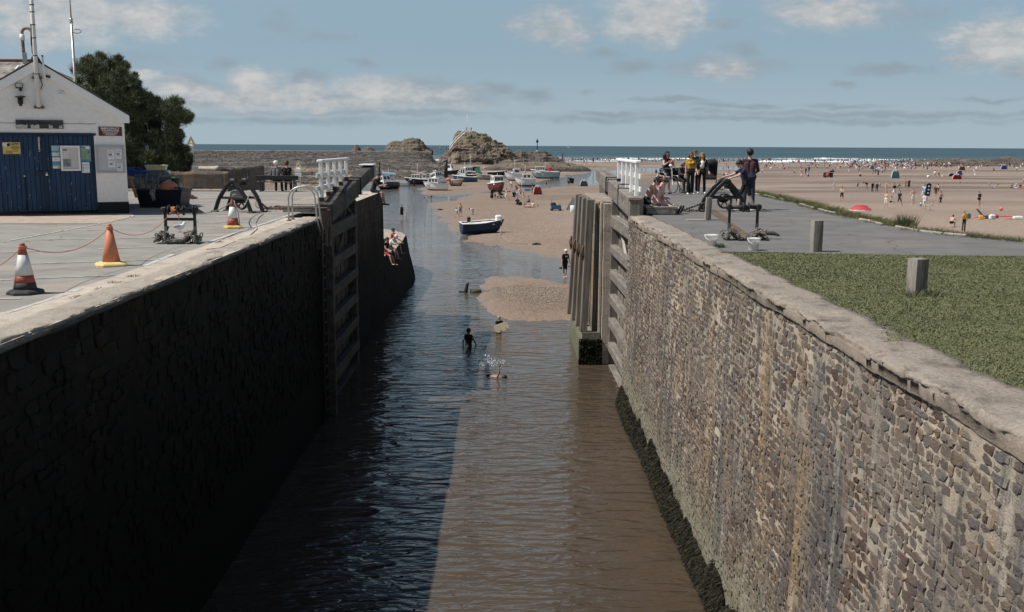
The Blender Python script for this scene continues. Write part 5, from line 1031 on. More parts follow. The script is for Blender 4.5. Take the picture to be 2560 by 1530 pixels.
_, c3 = cone(583, 570, .70, 'red and white cone with a yellow foot beside the black winch', [('body', 0, .29, RED), ('sleeve', .29, .74, M('clean_sleeve', (.74, .73, .73), .45, var=.05)), ('tip', .74, 1, RED)], M('cone_foot_yellow', (.55, .40, .10), .7, dirt=(.35, .27, .1), dcov=.3), .46, .3, 16, .15)
# roller stands with their chain piles
GALV = M('chain_galvanised', (.20, .19, .17), .55, metal=.3, var=.3, vs=10, dirt=(.07, .06, .05), dcov=.5)
def roller_stand(c, w, h, label, flanges, side_bar, clabel, green=False, rz=0):
    t = thing('roller_stand', label, 'roller stand', c, rz)
    for s_ in (-1, 1):
        mb = MB(); mb.box((s_ * w / 2, 0, h / 2), (.058, .058, h), bev=.008); mb.bar((s_ * w / 2 - .05 * s_ * (0 if s_ > 0 else 1), .02, .34), (s_ * (w / 2) + (-.10 if s_ < 0 else .02), .05, 0), .03, .03); mb.build('leg', t, IRON)
        mb = MB(); mb.box((s_ * w / 2, 0, h * .28), (.061, .061, h * .5)); mb.build('worn_sleeve', t, M('worn_steel', (.17, .17, .17), .45, metal=.6, var=.3, dirt=(.06, .055, .05), dcov=.4))
        mb = MB(); mb.box((s_ * (w / 2 + .01), 0, h + .03), (.09, .13, .15), bev=.025); mb.lathe([(.055, -.06), (.055, .06)], (s_ * (w / 2 + .02), 0, h + .04), 12, 'X'); mb.build('bearing', t, IRON)
    mb = MB(); mb.lathe([(.048, -w / 2), (.048, w / 2)], (0, 0, h + .035), 14, 'X'); mb.build('roller', t, IRON)
    for f_ in flanges: mb = MB(); mb.lathe([(.05, -.012), (.115, -.008), (.115, .008), (.05, .012)], (w * f_, 0, h + .035), 18, 'X'); mb.build('flange', t, IRON)
    if side_bar: mb = MB(); mb.bar((-w / 2, 0, side_bar), (w / 2, 0, side_bar), .05, .06); mb.build('cross_bar', t, IRON)
    rng = np.random.RandomState(int(w * 1000)); mb = MB(); L = .062
    for strand in range(8):
        n = 24; pr = None
        for k in range(n):
            u = k / (n - 1); x = -w * .72 + u * w * 1.44; sag = math.sin(u * math.pi); hump = math.exp(-((u - .17) / .12) ** 2) + math.exp(-((u - .83) / .12) ** 2)
            y = -.17 - .04 * strand + .10 * math.sin(u * 9 + strand * 2.1) + (.17 if strand > 4 else 0); z = .03 + .075 * hump * (1.5 - .10 * strand) + .022 * strand * hump + rng.uniform(0, .03); p = Vector((x, y, z))
            if pr is not None:
                d = (p - pr); d = d.normalized() if d.length > 1e-5 else Vector((1, 0, 0)); side = d.cross(Vector((0, 0, 1))).normalized(); up = side.cross(d); e_ = side if k % 2 else up; c_ = (p + pr) / 2
                mb.tube([c_ + d * L * .95 * math.cos(q) + e_ * L * .55 * math.sin(q) for q in np.linspace(0, 5.5, 8)], .014, 5, closed=True)
            pr = p
    for k in range(24):
        a = rng.uniform(0, 6.28); s_ = rng.choice([-1, 1]); p = Vector((s_ * w * .5 + .16 * math.cos(a), -.10 + .12 * math.sin(a), .04 + rng.uniform(0, .14))); d = Vector(rng.normal(size=3)).normalized(); e_ = d.orthogonal().normalized()
        mb.tube([p + d * L * .95 * math.cos(q) + e_ * L * .55 * math.sin(q) for q in np.linspace(0, 5.5, 8)], .014, 5, closed=True)
    cpile = mb.build('chain_pile', m=GALV); cpile.location = c; cpile.rotation_euler = (0, 0, rz); tag(cpile, clabel, 'chain'); return t
LF = at(453, 606); RF = at(1856, 598)
roller_stand(LF, (at(490, 606).x - at(416, 606).x), .66, 'black roller stand with an orange rope on the car park', (-.36, -.06, .14, .48), .50, 'heap of galvanised chain round the feet of the car park roller stand')
roller_stand(RF, (at(1891, 598).x - at(1822, 598).x), .70, 'black roller stand behind the two plastic buckets', (-.02, .18), 0, 'heap of galvanised chain beside the two plastic buckets')
mb = MB(); p = at(1793, 618)
for k in range(26): a = RG.uniform(0, 6.28); mb.tube([(p.x + .16 * RG.normal() * .6, p.y + .07 * RG.normal(), .02 + RG.uniform(0, .05)) for _ in range(4)], .008, 5)
tag(mb.build('tangled_rope', m=M('lime_rope', (.30, .42, .16), .8, var=.4, vs=20, dirt=(.25, .36, .30), dcov=.5)), 'tangle of lime green and pale rope beside the left bucket', 'rope')
# buckets
def bucket(px, py, r, h, label, fill):
    p = at(px, py); t = thing('plastic_bucket', label, 'bucket', p, 0, 'clear plastic buckets at the lock edge'); pl = bpy.data.materials.get('clear_plastic')
    if not pl:
        pl, N, b = new_mat('clear_plastic'); b.inputs['Base Color'].default_value = (.80, .80, .78, 1); b.inputs['Roughness'].default_value = .3; b.inputs['Alpha'].default_value = .62
    mb = MB(); mb.lathe([(r * .76, 0), (r * .8, .01), (r, h), (r * 1.07, h), (r * 1.07, h + .012), (r * .97, h + .012), (r * .76, .02)], (0, 0, 0), 24); mb.build('shell', t, pl)
    mb = MB(); mb.lathe([(r * .70, .025), (r * (.72 + .2 * fill), h * fill)], (0, 0, 0), 20); mb.build('murky_water', t, M('murky_water', (.44, .40, .30), .2))
    mb = MB(); mb.tube([(-r * 1.05 * math.cos(q), -r * .7 * math.sin(q) - .02, h - .09 * math.sin(q) * 1.2) for q in np.linspace(0, math.pi, 12)], .006, 6); mb.build('handle', t, WHITE); return t
bucket(1777, 618, .135, .255, 'clear bucket of murky water on the coping edge, left of the chain heap', .62); bucket(1883, 626, .125, .245, 'clear bucket of murky water standing in front of the chain heap, right one of two', .68)
# A-frame winches
def winch(c, rz, label, w=1.36, h=.98, dep=.5, rope=False, mirror=1):
    t = thing('lock_winch', label, 'winch', c, rz); LG = [(-w * .53, 0), (-w * .40, h * .42), (-w * .22, h * .74), (-.03, h)]
    for s_, y in ((0, -dep / 2), (1, dep / 2)):
        mb = MB()
        for sx in (-1, 1):
            P = [(sx * x if sx < 0 else -x * .92, z) for x, z in LG] if sx > 0 else LG
            P = [(mirror * x, z) for x, z in P]
            for (x0, z0), (x1, z1) in zip(P[:-1], P[1:]): mb.bar((x0, y, z0), (x1, y, z1), .125, .07, up=(0, 1, 0), bev=.012); mb.bar((x0, y - .04, z0), (x1, y - .04, z1), .03, .03, up=(0, 1, 0))
            mb.box((P[0][0], y, .02), (.22, .14, .04), bev=.01)
        mb.ball((0, y, h - .02), .13, sq=(1.2, .5, .75)); mb.build('side_frame', t, IRON)
        mb = MB(); mb.bar((-w * .36, y, h * .46), (w * .36, y, h * .46), .08, .05, up=(0, 1, 0), bev=.01); mb.build('tie_bar', t, IRON)
    mb = MB(); g0 = (.04, 0, h * .33); R_ = .24; y0 = dep * .10; nt = 36
    vs = []
    for k in range(nt * 2):
        a = 6.28318 * k / (nt * 2); ro = R_ + (.022 if k % 2 else 0)
        for rr, yy in ((R_ - .05, y0 - .025), (ro, y0 - .025), (ro, y0 + .025), (R_ - .05, y0 + .025)): vs.append((g0[0] + rr * math.cos(a), yy, g0[2] + rr * math.sin(a)))
    n = nt * 2; mb.add(vs, [(k * 4 + q, ((k + 1) % n) * 4 + q, ((k + 1) % n) * 4 + (q + 1) % 4, k * 4 + (q + 1) % 4) for k in range(n) for q in range(4)])
    for k in range(5): a = k * 1.2566 + .3; mb.bar((g0[0], y0, g0[2]), (g0[0] + (R_ - .04) * math.cos(a), y0, g0[2] + (R_ - .04) * math.sin(a)), .035, .045, up=(0, 1, 0))
    mb.lathe([(.06, y0 - .05), (.06, y0 + .05)], g0, 12, 'Y'); mb.build('gear_wheel', t, M('worn_iron', (.045, .036, .032), .55, var=.4, dirt=(.10, .065, .045), dcov=.35))
    mb = MB(); mb.lathe([(.14, -dep * .15), (.10, -dep * .12), (.10, dep * .36), (.15, dep * .4)], (0, 0, h * .42), 16, 'Y'); mb.build('drum', t, IRON)
    mb = MB(); mb.lathe([(.028, -dep / 2 - .08), (.028, dep / 2 + .08)], (0, 0, h * .42), 10, 'Y'); mb.build('shaft', t, IRON); mb = MB(); mb.lathe([(.03, -dep / 2 - .06), (.03, dep / 2 + .06)], (0.02, 0, h * .86), 10, 'Y'); mb.build('shaft', t, IRON)
    mb = MB(); mb.lathe([(.05, -.04), (.09, -.03), (.09, .03), (.05, .04)], (.03, -dep * .28, h * .84), 14, 'Y'); mb.build('pinion', t, MATS['worn_iron'])
    mb = MB(); mb.tube([(.05, dep / 2 + .05, h * .86), (.05, dep / 2 + .10, h * .86), (.07, dep / 2 + .1, h + .16)], .016, 6); mb.ball((.07, dep / 2 + .1, h + .18), .03); mb.build('pawl_lever', t, IRON)
    if rope: mb = MB(); mb.ball((-.05, -.08, h * .56), .17, 16, 10, (1.25, .9, .85)); mb.build('rope_bundle', t, M('rope_bundle', (.33, .30, .26), .95, var=.5, vs=30, bump=1.0, bs=60))
    return t
Lw = at(595, 531); Rw = at(1812, 529)
winch(Lw + Vector((0, .2, 0)), -.45, 'black iron winch with a grey rope bundle beside the parked cone', 1.42, .98, .55, True)
winch(Rw + Vector((0, .2, 0)), .06, 'black iron winch with a toothed wheel where the boy leans', 1.42, 1.0, .5)
# chains from the winches, ropes
def chain_line(name, label, pts, m, r=.011, L=.05):
    mb = MB(); P = []
    for a, b in zip(pts[:-1], pts[1:]):
        a, b = Vector(a), Vector(b); n = max(2, int((b - a).length / (L * 1.15)))
        for k in range(n): P.append(a + (b - a) * k / n)
    for k in range(len(P) - 1):
        d = (P[k + 1] - P[k]).normalized(); s_ = d.cross(Vector((0, 0, 1))); s_ = s_.normalized() if s_.length > .01 else Vector((1, 0, 0)); e_ = s_ if k % 2 else s_.cross(d); c_ = (P[k] + P[k + 1]) / 2
        mb.tube([c_ + d * L * .9 * math.cos(q) + e_ * L * .5 * math.sin(q) for q in np.linspace(0, 5.5, 7)], r, 5, closed=True)
    return tag(mb.build(name, m=m), label, 'chain')
def sagpts(a, b, sag, n=16): a, b = Vector(a), Vector(b); return [a + (b - a) * (k / (n - 1)) - Vector((0, 0, sag * 4 * (k / (n - 1)) * (1 - k / (n - 1)))) for k in range(n)]
a = at(1694, 533); chain_line('winch_chain', 'galvanised chain rising from the tarmac to the toothed winch', [(a.x, a.y, .03), (Rw.x - .62, Rw.y + .1, .30)], GALV, .014, .06)
a = at(1697, 531); chain_line('rusty_chain', 'rusty chain lying on the tarmac left of the toothed winch', [(a.x + k * .16, a.y + .35 + .12 * math.sin(k * 2.2), .03 + .02 * (k % 2)) for k in range(7)], RUST, .015, .06)
a = at(660, 524); b = at(715, 526); chain_line('winch_chain', 'dark chain running from the rope bundle winch to the timber deck', [(Lw.x + .45, Lw.y + .3, .45), (a.x + .1, a.y, .05), (b.x, b.y, .05), (b.x + .3, b.y + .1, .06)], RUST, .014, .06)
a = at(670, 524); heap('chain_heap', 'loose rusty chain on the ground right of the rope bundle winch', 'chain', (a.x + .3, a.y + .15, 0), .55, .25, .10, 46, .028, RUST, RG)
ROPE = M('orange_rope', (.50, .19, .10), .85, var=.2, vs=30); ROPE2 = M('grey_rope', (.30, .27, .23), .9, var=.3, vs=30)
top1 = Vector((c1.x, c1.y, .66)); top2 = Vector((c2.x, c2.y, .665)); hook = Vector((LF.x - .13, LF.y - .06, .70)); left = at(-120, 700, .25)
mb = MB(); pts = [left] + sagpts(left, top1, .12)[1:] + sagpts(top1 + Vector((.05, -.02, 0)), top2, .22)[1:] + sagpts(top2 + Vector((.05, 0, -.03)), hook, .28)[1:]
mb.tube(pts, .0065, 6)
for tp, r in ((top1, .052), (top2, .05)):
    for k in range(3): mb.tube([(tp.x + r * math.cos(q), tp.y + r * math.sin(q), tp.z - .02 + .014 * k) for q in np.linspace(0, 5.9, 12)], .010, 6, closed=True)
for k in range(4): mb.tube([(hook.x - .03 + .02 * k, hook.y + .06 + .062 * math.cos(q), .70 + .062 * math.sin(q)) for q in np.linspace(0, 5.9, 12)], .012, 6, closed=True)
mb.tube([hook, hook + Vector((.10, -.03, .0)), hook + Vector((.14, -.05, -.12)), hook + Vector((.14, -.05, -.22))], .010, 6); tag(mb.build('barrier_rope', m=ROPE), 'orange rope strung between the cones and the car park roller stand', 'rope')
mb = MB(); t3 = Vector((c3.x, c3.y, .66)); w0 = Vector((Lw.x + .36, Lw.y, .55)); mb.tube(sagpts((LF.x + .35, LF.y, .62), t3, .08), .013, 6); mb.tube(sagpts(t3, w0, .28), .013, 6); mb.tube([t3 + Vector((.03, -.02, -.03)), t3 + Vector((.14, 0, -.25)), t3 + Vector((.17, 0, -.6)), t3 + Vector((.2, -.3, -.655))], .012, 6); mb.tube([w0, w0 + Vector((.1, 0, .05)), w0 + Vector((.22, 0, -.15)), w0 + Vector((.2, 0, -.35)), w0 + Vector((.28, .05, -.42))], .014, 6)
g = [at(*z3(*q), .012) for q in ((985, 545), (940, 580), (912, 630), (930, 680), (860, 740), (760, 780), (600, 850), (480, 860))]; mb.tube(g, .013, 6); tag(mb.build('mooring_rope', m=ROPE2), 'grey rope from the rope bundle winch over the cone to the ground', 'rope')
heap('chain_heap', 'small heap of rusty shackles on the car park behind the roller stand', 'chain', tuple(at(*z3(330, 735))), .13, .12, .10, 30, .022, RUST, RG)
t = thing('herring_gull', 'small grey and white gull standing on the car park behind the roller stand', 'gull', at(*z3(243, 708)), .4); mb = MB(); GW = M('gull_white', (.75, .75, .74), .8); GG = M('gull_grey', (.32, .33, .35), .8)
mb.mat(GW).ball((0, 0, .13), .07, 12, 8, (1.7, .9, .95)); mb.ball((.12, 0, .21), .038); mb.tube([(.08, 0, .15), (.12, 0, .21)], [.045, .03], 8); mb.mat(GG).ball((-.03, 0, .145), .068, 12, 8, (1.75, .98, .75)); mb.mat(YB).tube([(.15, 0, .208), (.19, 0, .198)], [.012, .004], 6); mb.tube([(.01, .02, .07), (.01, .02, 0)], .006, 5); mb.tube([(.01, -.02, .07), (.01, -.02, 0)], .006, 5); mb.build('body', t)
# bench
def bench():
    p0, p1 = at(643, 479), at(746, 479); t = thing('park_bench', 'black bench seen from behind with two people looking out to sea', 'bench', ((p0.x + p1.x) / 2, p0.y, 0), 0); L = p1.x - p0.x + .1
    BK = M('bench_black', (.015, .016, .018), .5, var=.2)
    mb = MB(); mb.box((0, .03, .62), (L, .05, .20), bev=.015); mb.build('backrest', t, BK); mb = MB()
    for k in range(3): mb.box((0, .16 + .13 * k, .43), (L, .115, .045), bev=.01)
    mb.build('seat', t, M('bench_seat', (.05, .055, .06), .5))
    for s_ in (-1, 1): mb = MB(); x = s_ * (L / 2 - .2); mb.bar((x, -.02, 0), (x, .06, .74), .07, .07, up=(0, 1, 0), bev=.01); mb.bar((x, .06, .38), (x, .5, .40), .06, .07); mb.bar((x, .5, .02), (x, .47, .42), .06, .06, up=(0, 1, 0)); mb.box((x, .24, .025), (.08, .62, .05)); mb.bar((x, .05, .62), (x, .42, .64), .06, .05); mb.build('end_frame', t, BK)
    return t
BENCH = bench()
# daymarks
def daymark(x, y, zb, ztop, label, size):
    t = thing('daymark', label, 'daymark', (x, y, zb)); H = ztop - zb; mb = MB(); mb.box((0, 0, (H - size) / 2), (.15, .15, H - size), bev=.01); mb.build('post', t, WHITE); mb = MB()
    for zz in (H - size - .12, H - size - .32): mb.box((0, -.09, zz), (.30, .03, .16), bev=.005)
    mb.build('number_board', t, WHITE); mb = MB(); s_ = size
    P = [(-s_ * .52, H - s_), (s_ * .52, H - s_), (0, H)]; Q = [(-s_ * .20, H - s_ * .82), (s_ * .20, H - s_ * .82), (0, H - s_ * .42)]
    vs = [(x_, yy, z) for yy in (-.03, .03) for x_, z in P + Q]
    fs = []
    for k in range(3): j = (k + 1) % 3; fs += [(k, j, 3 + j, 3 + k), (6 + j, 6 + k, 9 + k, 9 + j), (k, 6 + k, 6 + j, j), (3 + j, 9 + j, 9 + k, 3 + k)]
    mb.add(vs, fs); mb.build('triangle_mark', t, M('daymark_yellow', (.72, .60, .36), .6, var=.05)); return t
p = aty(477, 340, 52); daymark(p.x, 52, -.6, p.z, 'white post with a yellow triangle rising behind the boundary wall', .44)
p = aty(745.5, 402, 46.3); daymark(p.x, 46.3, 0, p.z, 'white post with a yellow triangle standing beyond the bench', .32)

# ================================================================== PEOPLE
SK = {'fair': M('skin_fair', (.50, .32, .25), .6, var=.05), 'tan': M('skin_tan', (.34, .20, .14), .6, var=.05), 'pale': M('skin_pale', (.58, .40, .33), .6, var=.05)}
def C(name, rgb, **k): return M('cloth_' + name, rgb, .85, **{**dict(var=.12, vs=8), **k})
BLACK = C('black', (.013, .013, .015)); NAVY = C('navy', (.018, .022, .045)); DENIM = C('denim', (.36, .42, .46)); DARKD = C('dark_denim', (.03, .04, .07)); MUST = C('mustard', (.52, .29, .035)); WCL = C('white', (.70, .69, .68)); GREYC = C('grey', (.26, .25, .25)); ORC = C('orange', (.66, .30, .06)); REDC = C('red', (.42, .05, .05)); SKY_ = C('pale_blue', (.46, .58, .66)); BLUEC = C('blue', (.06, .14, .34)); PINKF = C('floral', (.62, .42, .41), dirt=(.40, .10, .13), dcov=.5); STRW = C('straw', (.45, .38, .26)); YELC = C('yellow', (.62, .44, .12)); TEAL = C('teal', (.07, .24, .27)); OLIVE = C('olive', (.10, .09, .06))
def mat_plaid():
    m, N, b = new_mat('cloth_plaid'); x, y, z = N.xyz(N.n('ShaderNodeTexCoord').outputs['Object']); f = lambda q: N.mr(N.m('ABSOLUTE', N.m('SINE', N.m('MULTIPLY', q, 42))), .75, .95)
    c = N.mix(f(x), (.085, .026, .034), (.035, .018, .028)); c = N.mix(f(z), c, (.042, .022, .032)); N.set(b.inputs['Base Color'], c); b.inputs['Roughness'].default_value = .9; return m
PLAID = mat_plaid()
HAIR = {'dark': M('hair_dark', (.018, .013, .010), .55, var=.3, vs=30), 'brown': M('hair_brown', (.06, .032, .018), .55, var=.3, vs=30), 'auburn': M('hair_auburn', (.115, .050, .022), .55, var=.3, vs=30), 'blond': M('hair_blond', (.42, .27, .13), .6, var=.3, vs=30), 'ginger': M('hair_ginger', (.26, .125, .055), .6, var=.3, vs=30), 'white': M('hair_white', (.72, .70, .67), .7, var=.1, vs=30), 'grey': M('hair_grey', (.20, .19, .18), .7, var=.2, vs=30)}
def capsule(mb, a, b, ra, rb, n=10):
    a, b = Vector(a), Vector(b); d = b - a
    if d.length < 1e-5: mb.ball(a, ra, n, 6); return
    u = d.normalized(); P, R_ = [], []
    for q in (85, 60, 30): P.append(a - u * ra * math.sin(math.radians(q))); R_.append(ra * math.cos(math.radians(q)))
    P += [a, b]; R_ += [ra, rb]
    for q in (30, 60, 85): P.append(b + u * rb * math.sin(math.radians(q))); R_.append(rb * math.cos(math.radians(q)))
    mb.tube(P, R_, n)
def skeleton(pose, fine):
    g = pose.get; L = math.radians(g('lean', 2)); tw = g('twist', 0); fem = g('fem', 0); seg = []
    P = Vector((0, 0, 0)); u = Vector((math.sin(math.radians(g('side', 0))), -math.sin(L), math.cos(L))).normalized(); X = Vector((1, 0, 0)); fwd = X.cross(u) * -1; fwd = u.cross(X) * 1.0
    fwd = Vector((0, -math.cos(L), -math.sin(L)))
    S = .165 - .025 * fem; fat = g('fat', 1.0)
    def seg_(lab, a, b, ra, rb): seg.append((lab, a, b, ra, rb))
    seg_('low', P - X * .075, P + X * .075, .112 * fat, .112 * fat)
    for s_ in (-1, 1): seg_('low', P + X * .06 * s_, P + X * .052 * s_ + u * .10, .108 * fat, .098 * fat); seg_('top', P + X * .052 * s_ + u * .13, P + X * .085 * s_ + u * .36, .092 * fat, .100)
    if fem:
        for s_ in (-1, 1): seg_('top', P + X * .07 * s_ + u * .33 + fwd * .07, P + X * .06 * s_ + u * .34 + fwd * .08, .06, .055)
    sh0 = P + u * .455; seg_('top', sh0 - X * S, sh0 + X * S, .062, .062); nk = P + u * .50; seg_('neck', nk - u * .02, nk + u * .07, .054, .050)
    hp = L + math.radians(g('head', 0)); hy = math.radians(g('look', 0)); hu = Vector((math.sin(math.radians(g('headside', 0))), -math.sin(hp), math.cos(hp))); hf = Vector((math.sin(hy), -math.cos(hy) * math.cos(hp), -math.sin(hp)))
    hc = nk + u * .07 + hu * .10; seg_('skin', hc + hu * .03 - hf * .012, hc + hu * .02 + hf * .012, .094, .088); seg_('skin', hc - hu * .05 + hf * .03, hc - hu * .03 + hf * .03, .058, .066)
    hx = hf.cross(hu).normalized()
    if fine:
        seg_('skin', hc - hu * .015 + hf * .098, hc - hu * .035 + hf * .105, .011, .014)
        for s_ in (-1, 1): seg_('skin', hc + hx * .092 * s_ - hu * .01, hc + hx * .094 * s_ - hu * .03, .016, .013)
    legs = g('legs', ((2, 2, 2), (-2, 2, 2))); arms = g('arms', ((5, 8, 12), (0, 8, 12))); low = 0
    cuts = []
    for s_, (f, a, k) in zip((-1, 1), legs):
        f, a, k = map(math.radians, (f, a, k)); h = P + X * .085 * s_ - Vector((0, 0, .02)); d = Vector((s_ * math.sin(a), -math.sin(f) * math.cos(a), -math.cos(f) * math.cos(a))); kn = h + d * .42
        d2 = Vector((s_ * math.sin(a) * .4, -math.sin(f - k), -math.cos(f - k))).normalized(); an = kn + d2 * .42; cut = g('short', .55); m_ = h + d * .42 * min(cut, 1)
        rt = .083 * (.6 + .4 * fat)
        seg_('leg', h, m_, rt, rt - .022 * min(cut, 1)) if cut > 0 else None
        if cut < 1: seg_('skin', m_, kn, rt - .004 - .022 * cut, .053); seg_('skin', kn, kn + d2 * .16, .050, .052); seg_('skin', kn + d2 * .16, an, .052, .034)
        else:
            e = .008; c2 = min(1, cut - 1); m2 = kn + d2 * .42 * c2; seg_('leg', kn, m2, .058 + e, .054 + e - .008 * c2)
            if c2 < .98: seg_('skin', m2, an, .048, .034)
        fa = -(f - k) * .35 if g('pointed', 0) == 0 else -g('pointed', 0); ff = Vector((s_ * .18, -math.cos(fa), -math.sin(fa) * 0.6 - .10)).normalized() if not g('footdir') else Vector(g('footdir')).normalized(); seg_('shoe', an + Vector((0, .02, -.035)), an + ff * .17 + Vector((0, 0, -.03)), .040, .032); low = min(low, an.z - .075)
    hands = []
    for s_, arm in zip((-1, 1), arms):
        f, a, e = map(math.radians, arm[:3]); inn = arm[3] if len(arm) > 3 else 0; sh_ = sh0 + X * (S + .015) * s_ - u * .01; d = Vector((s_ * math.sin(a), -math.sin(f) * math.cos(a), -math.cos(f) * math.cos(a))); el = sh_ + d * .28
        d2 = Vector((s_ * math.sin(a) * .5 - s_ * inn, -math.sin(f + e), -math.cos(f + e))).normalized(); wr_ = el + d2 * .24; sv = g('sleeve', .55); m_ = sh_ + d * .28 * min(1, sv)
        if sv > 0: seg_('top', sh_, m_, .054, .050)
        if sv < 1: seg_('skin', sh_ + d * .28 * max(0, sv), el, .046, .038); seg_('skin', el, wr_, .039, .027)
        else: seg_('top', el, el + d2 * .24 * min(1, sv - 1 + .001), .044, .036); seg_('skin', el + d2 * .2, wr_, .03, .027)
        side = d2.cross(Vector((0, 0, 1))); side = side.normalized() if side.length > .1 else X.copy(); pc = wr_ + d2 * .075; hands.append(pc)
        seg_('skin', wr_ + d2 * .015, pc, .027, .03)
        if fine:
            dn = side.cross(d2).normalized()
            for q in range(4): off = side * (q - 1.5) * .017; L2 = (.060, .07, .065, .05)[q]; b_ = pc + off + d2 * .015; m2 = b_ + d2 * L2 * .6 + dn * .004; seg_('skin', b_, m2, .0098, .009); seg_('skin', m2, m2 + d2 * L2 * .4 - dn * .012, .009, .0078)
            tb = wr_ + d2 * .035 - side * .03 * s_; seg_('skin', tb, tb + d2 * .045 - side * .028 * s_, .0115, .009)
        else: seg_('skin', pc, pc + d2 * .05, .026, .016)
    if g('skirt'):
        ln, r_ = g('skirt'); mean = Vector((0, 0, 0)); k = 0
        f = sum(math.radians(q[0]) for q in legs) / 2; d = Vector((0, -math.sin(f), -math.cos(f)))
        for s_ in (-1, 1): seg_('leg', P + X * .06 * s_ + Vector((0, 0, .02)), P + X * .075 * s_ + d * ln, .10, r_)
    return seg, low, hc, hu, hf, hx, nk, u, hands
def body_mesh(pose, outfit, voxel, fine=False, hair_in=None, name='person'):
    seg, low, hc, hu, hf, hx, nk, u, hands = skeleton(pose, fine); dz = -low if pose.get('base') is None else pose['base']
    seg = list(seg)
    if hair_in: seg.append(('hair', hc + hu * .032 - hf * .022, hc + hu * .012 - hf * .03, .098, .095)); 
    if hair_in and pose.get('hairlen'): seg.append(('hair', hc - hf * .06, hc - hf * .08 - hu * pose['hairlen'], .075, .06))
    mb = MB(); n = 12 if fine else 8
    for (lab, a, b, ra, rb) in seg: capsule(mb, a, b, ra, rb, n)
    o = mb.build('tmp'); md = o.modifiers.new('r', 'REMESH'); md.mode = 'VOXEL'; md.voxel_size = voxel; md.use_smooth_shade = True
    sm = o.modifiers.new('s', 'SMOOTH'); sm.iterations = 3 if fine else 2; sm.factor = .5
    me = bpy.data.meshes.new_from_object(o.evaluated_get(bpy.context.evaluated_depsgraph_get())); bpy.data.objects.remove(o); me.name = name
    mats, idx = [], {}
    for lab in ('top', 'low', 'leg', 'skin', 'neck', 'shoe', 'hair'):
        m_ = hair_in if lab == 'hair' else outfit.get(lab, outfit.get({'leg': 'low', 'neck': 'skin', 'shoe': 'skin'}.get(lab, 'skin')))
        if m_ is None: m_ = outfit['skin']
        if m_ not in mats: mats.append(m_)
        idx[lab] = mats.index(m_)
    for m_ in mats: me.materials.append(m_)
    co = np.empty(len(me.vertices) * 3, np.float32); me.vertices.foreach_get('co', co); co = co.reshape(-1, 3)
    lv = np.empty(len(me.loops), np.int32); me.loops.foreach_get('vertex_index', lv); ls = np.empty(len(me.polygons), np.int32); me.polygons.foreach_get('loop_start', ls)
    cen = (co[lv[ls]] + co[lv[ls + 2]]) / 2; best = np.full(len(cen), 1e9); lab_i = np.zeros(len(cen), np.int32)
    for (lab, a, b, ra, rb) in seg:
        a, b = np.array(a), np.array(b); d = b - a; L2 = float(d @ d) + 1e-12; t = np.clip(((cen - a) @ d) / L2, 0, 1); q = np.linalg.norm(cen - a - t[:, None] * d, axis=1) - (ra + (rb - ra) * t)
        if lab in ('hair',): q -= .006
        k = q < best; best[k] = q[k]; lab_i[k] = idx[lab]
    me.polygons.foreach_set('material_index', lab_i); me.polygons.foreach_set('use_smooth', [True] * len(me.polygons))
    co[:, 2] += dz; me.vertices.foreach_set('co', co.ravel()); me.update()
    return me, (hc + Vector((0, 0, dz)), hu, hf, hx, nk + Vector((0, 0, dz)), u, [h + Vector((0, 0, dz)) for h in hands])
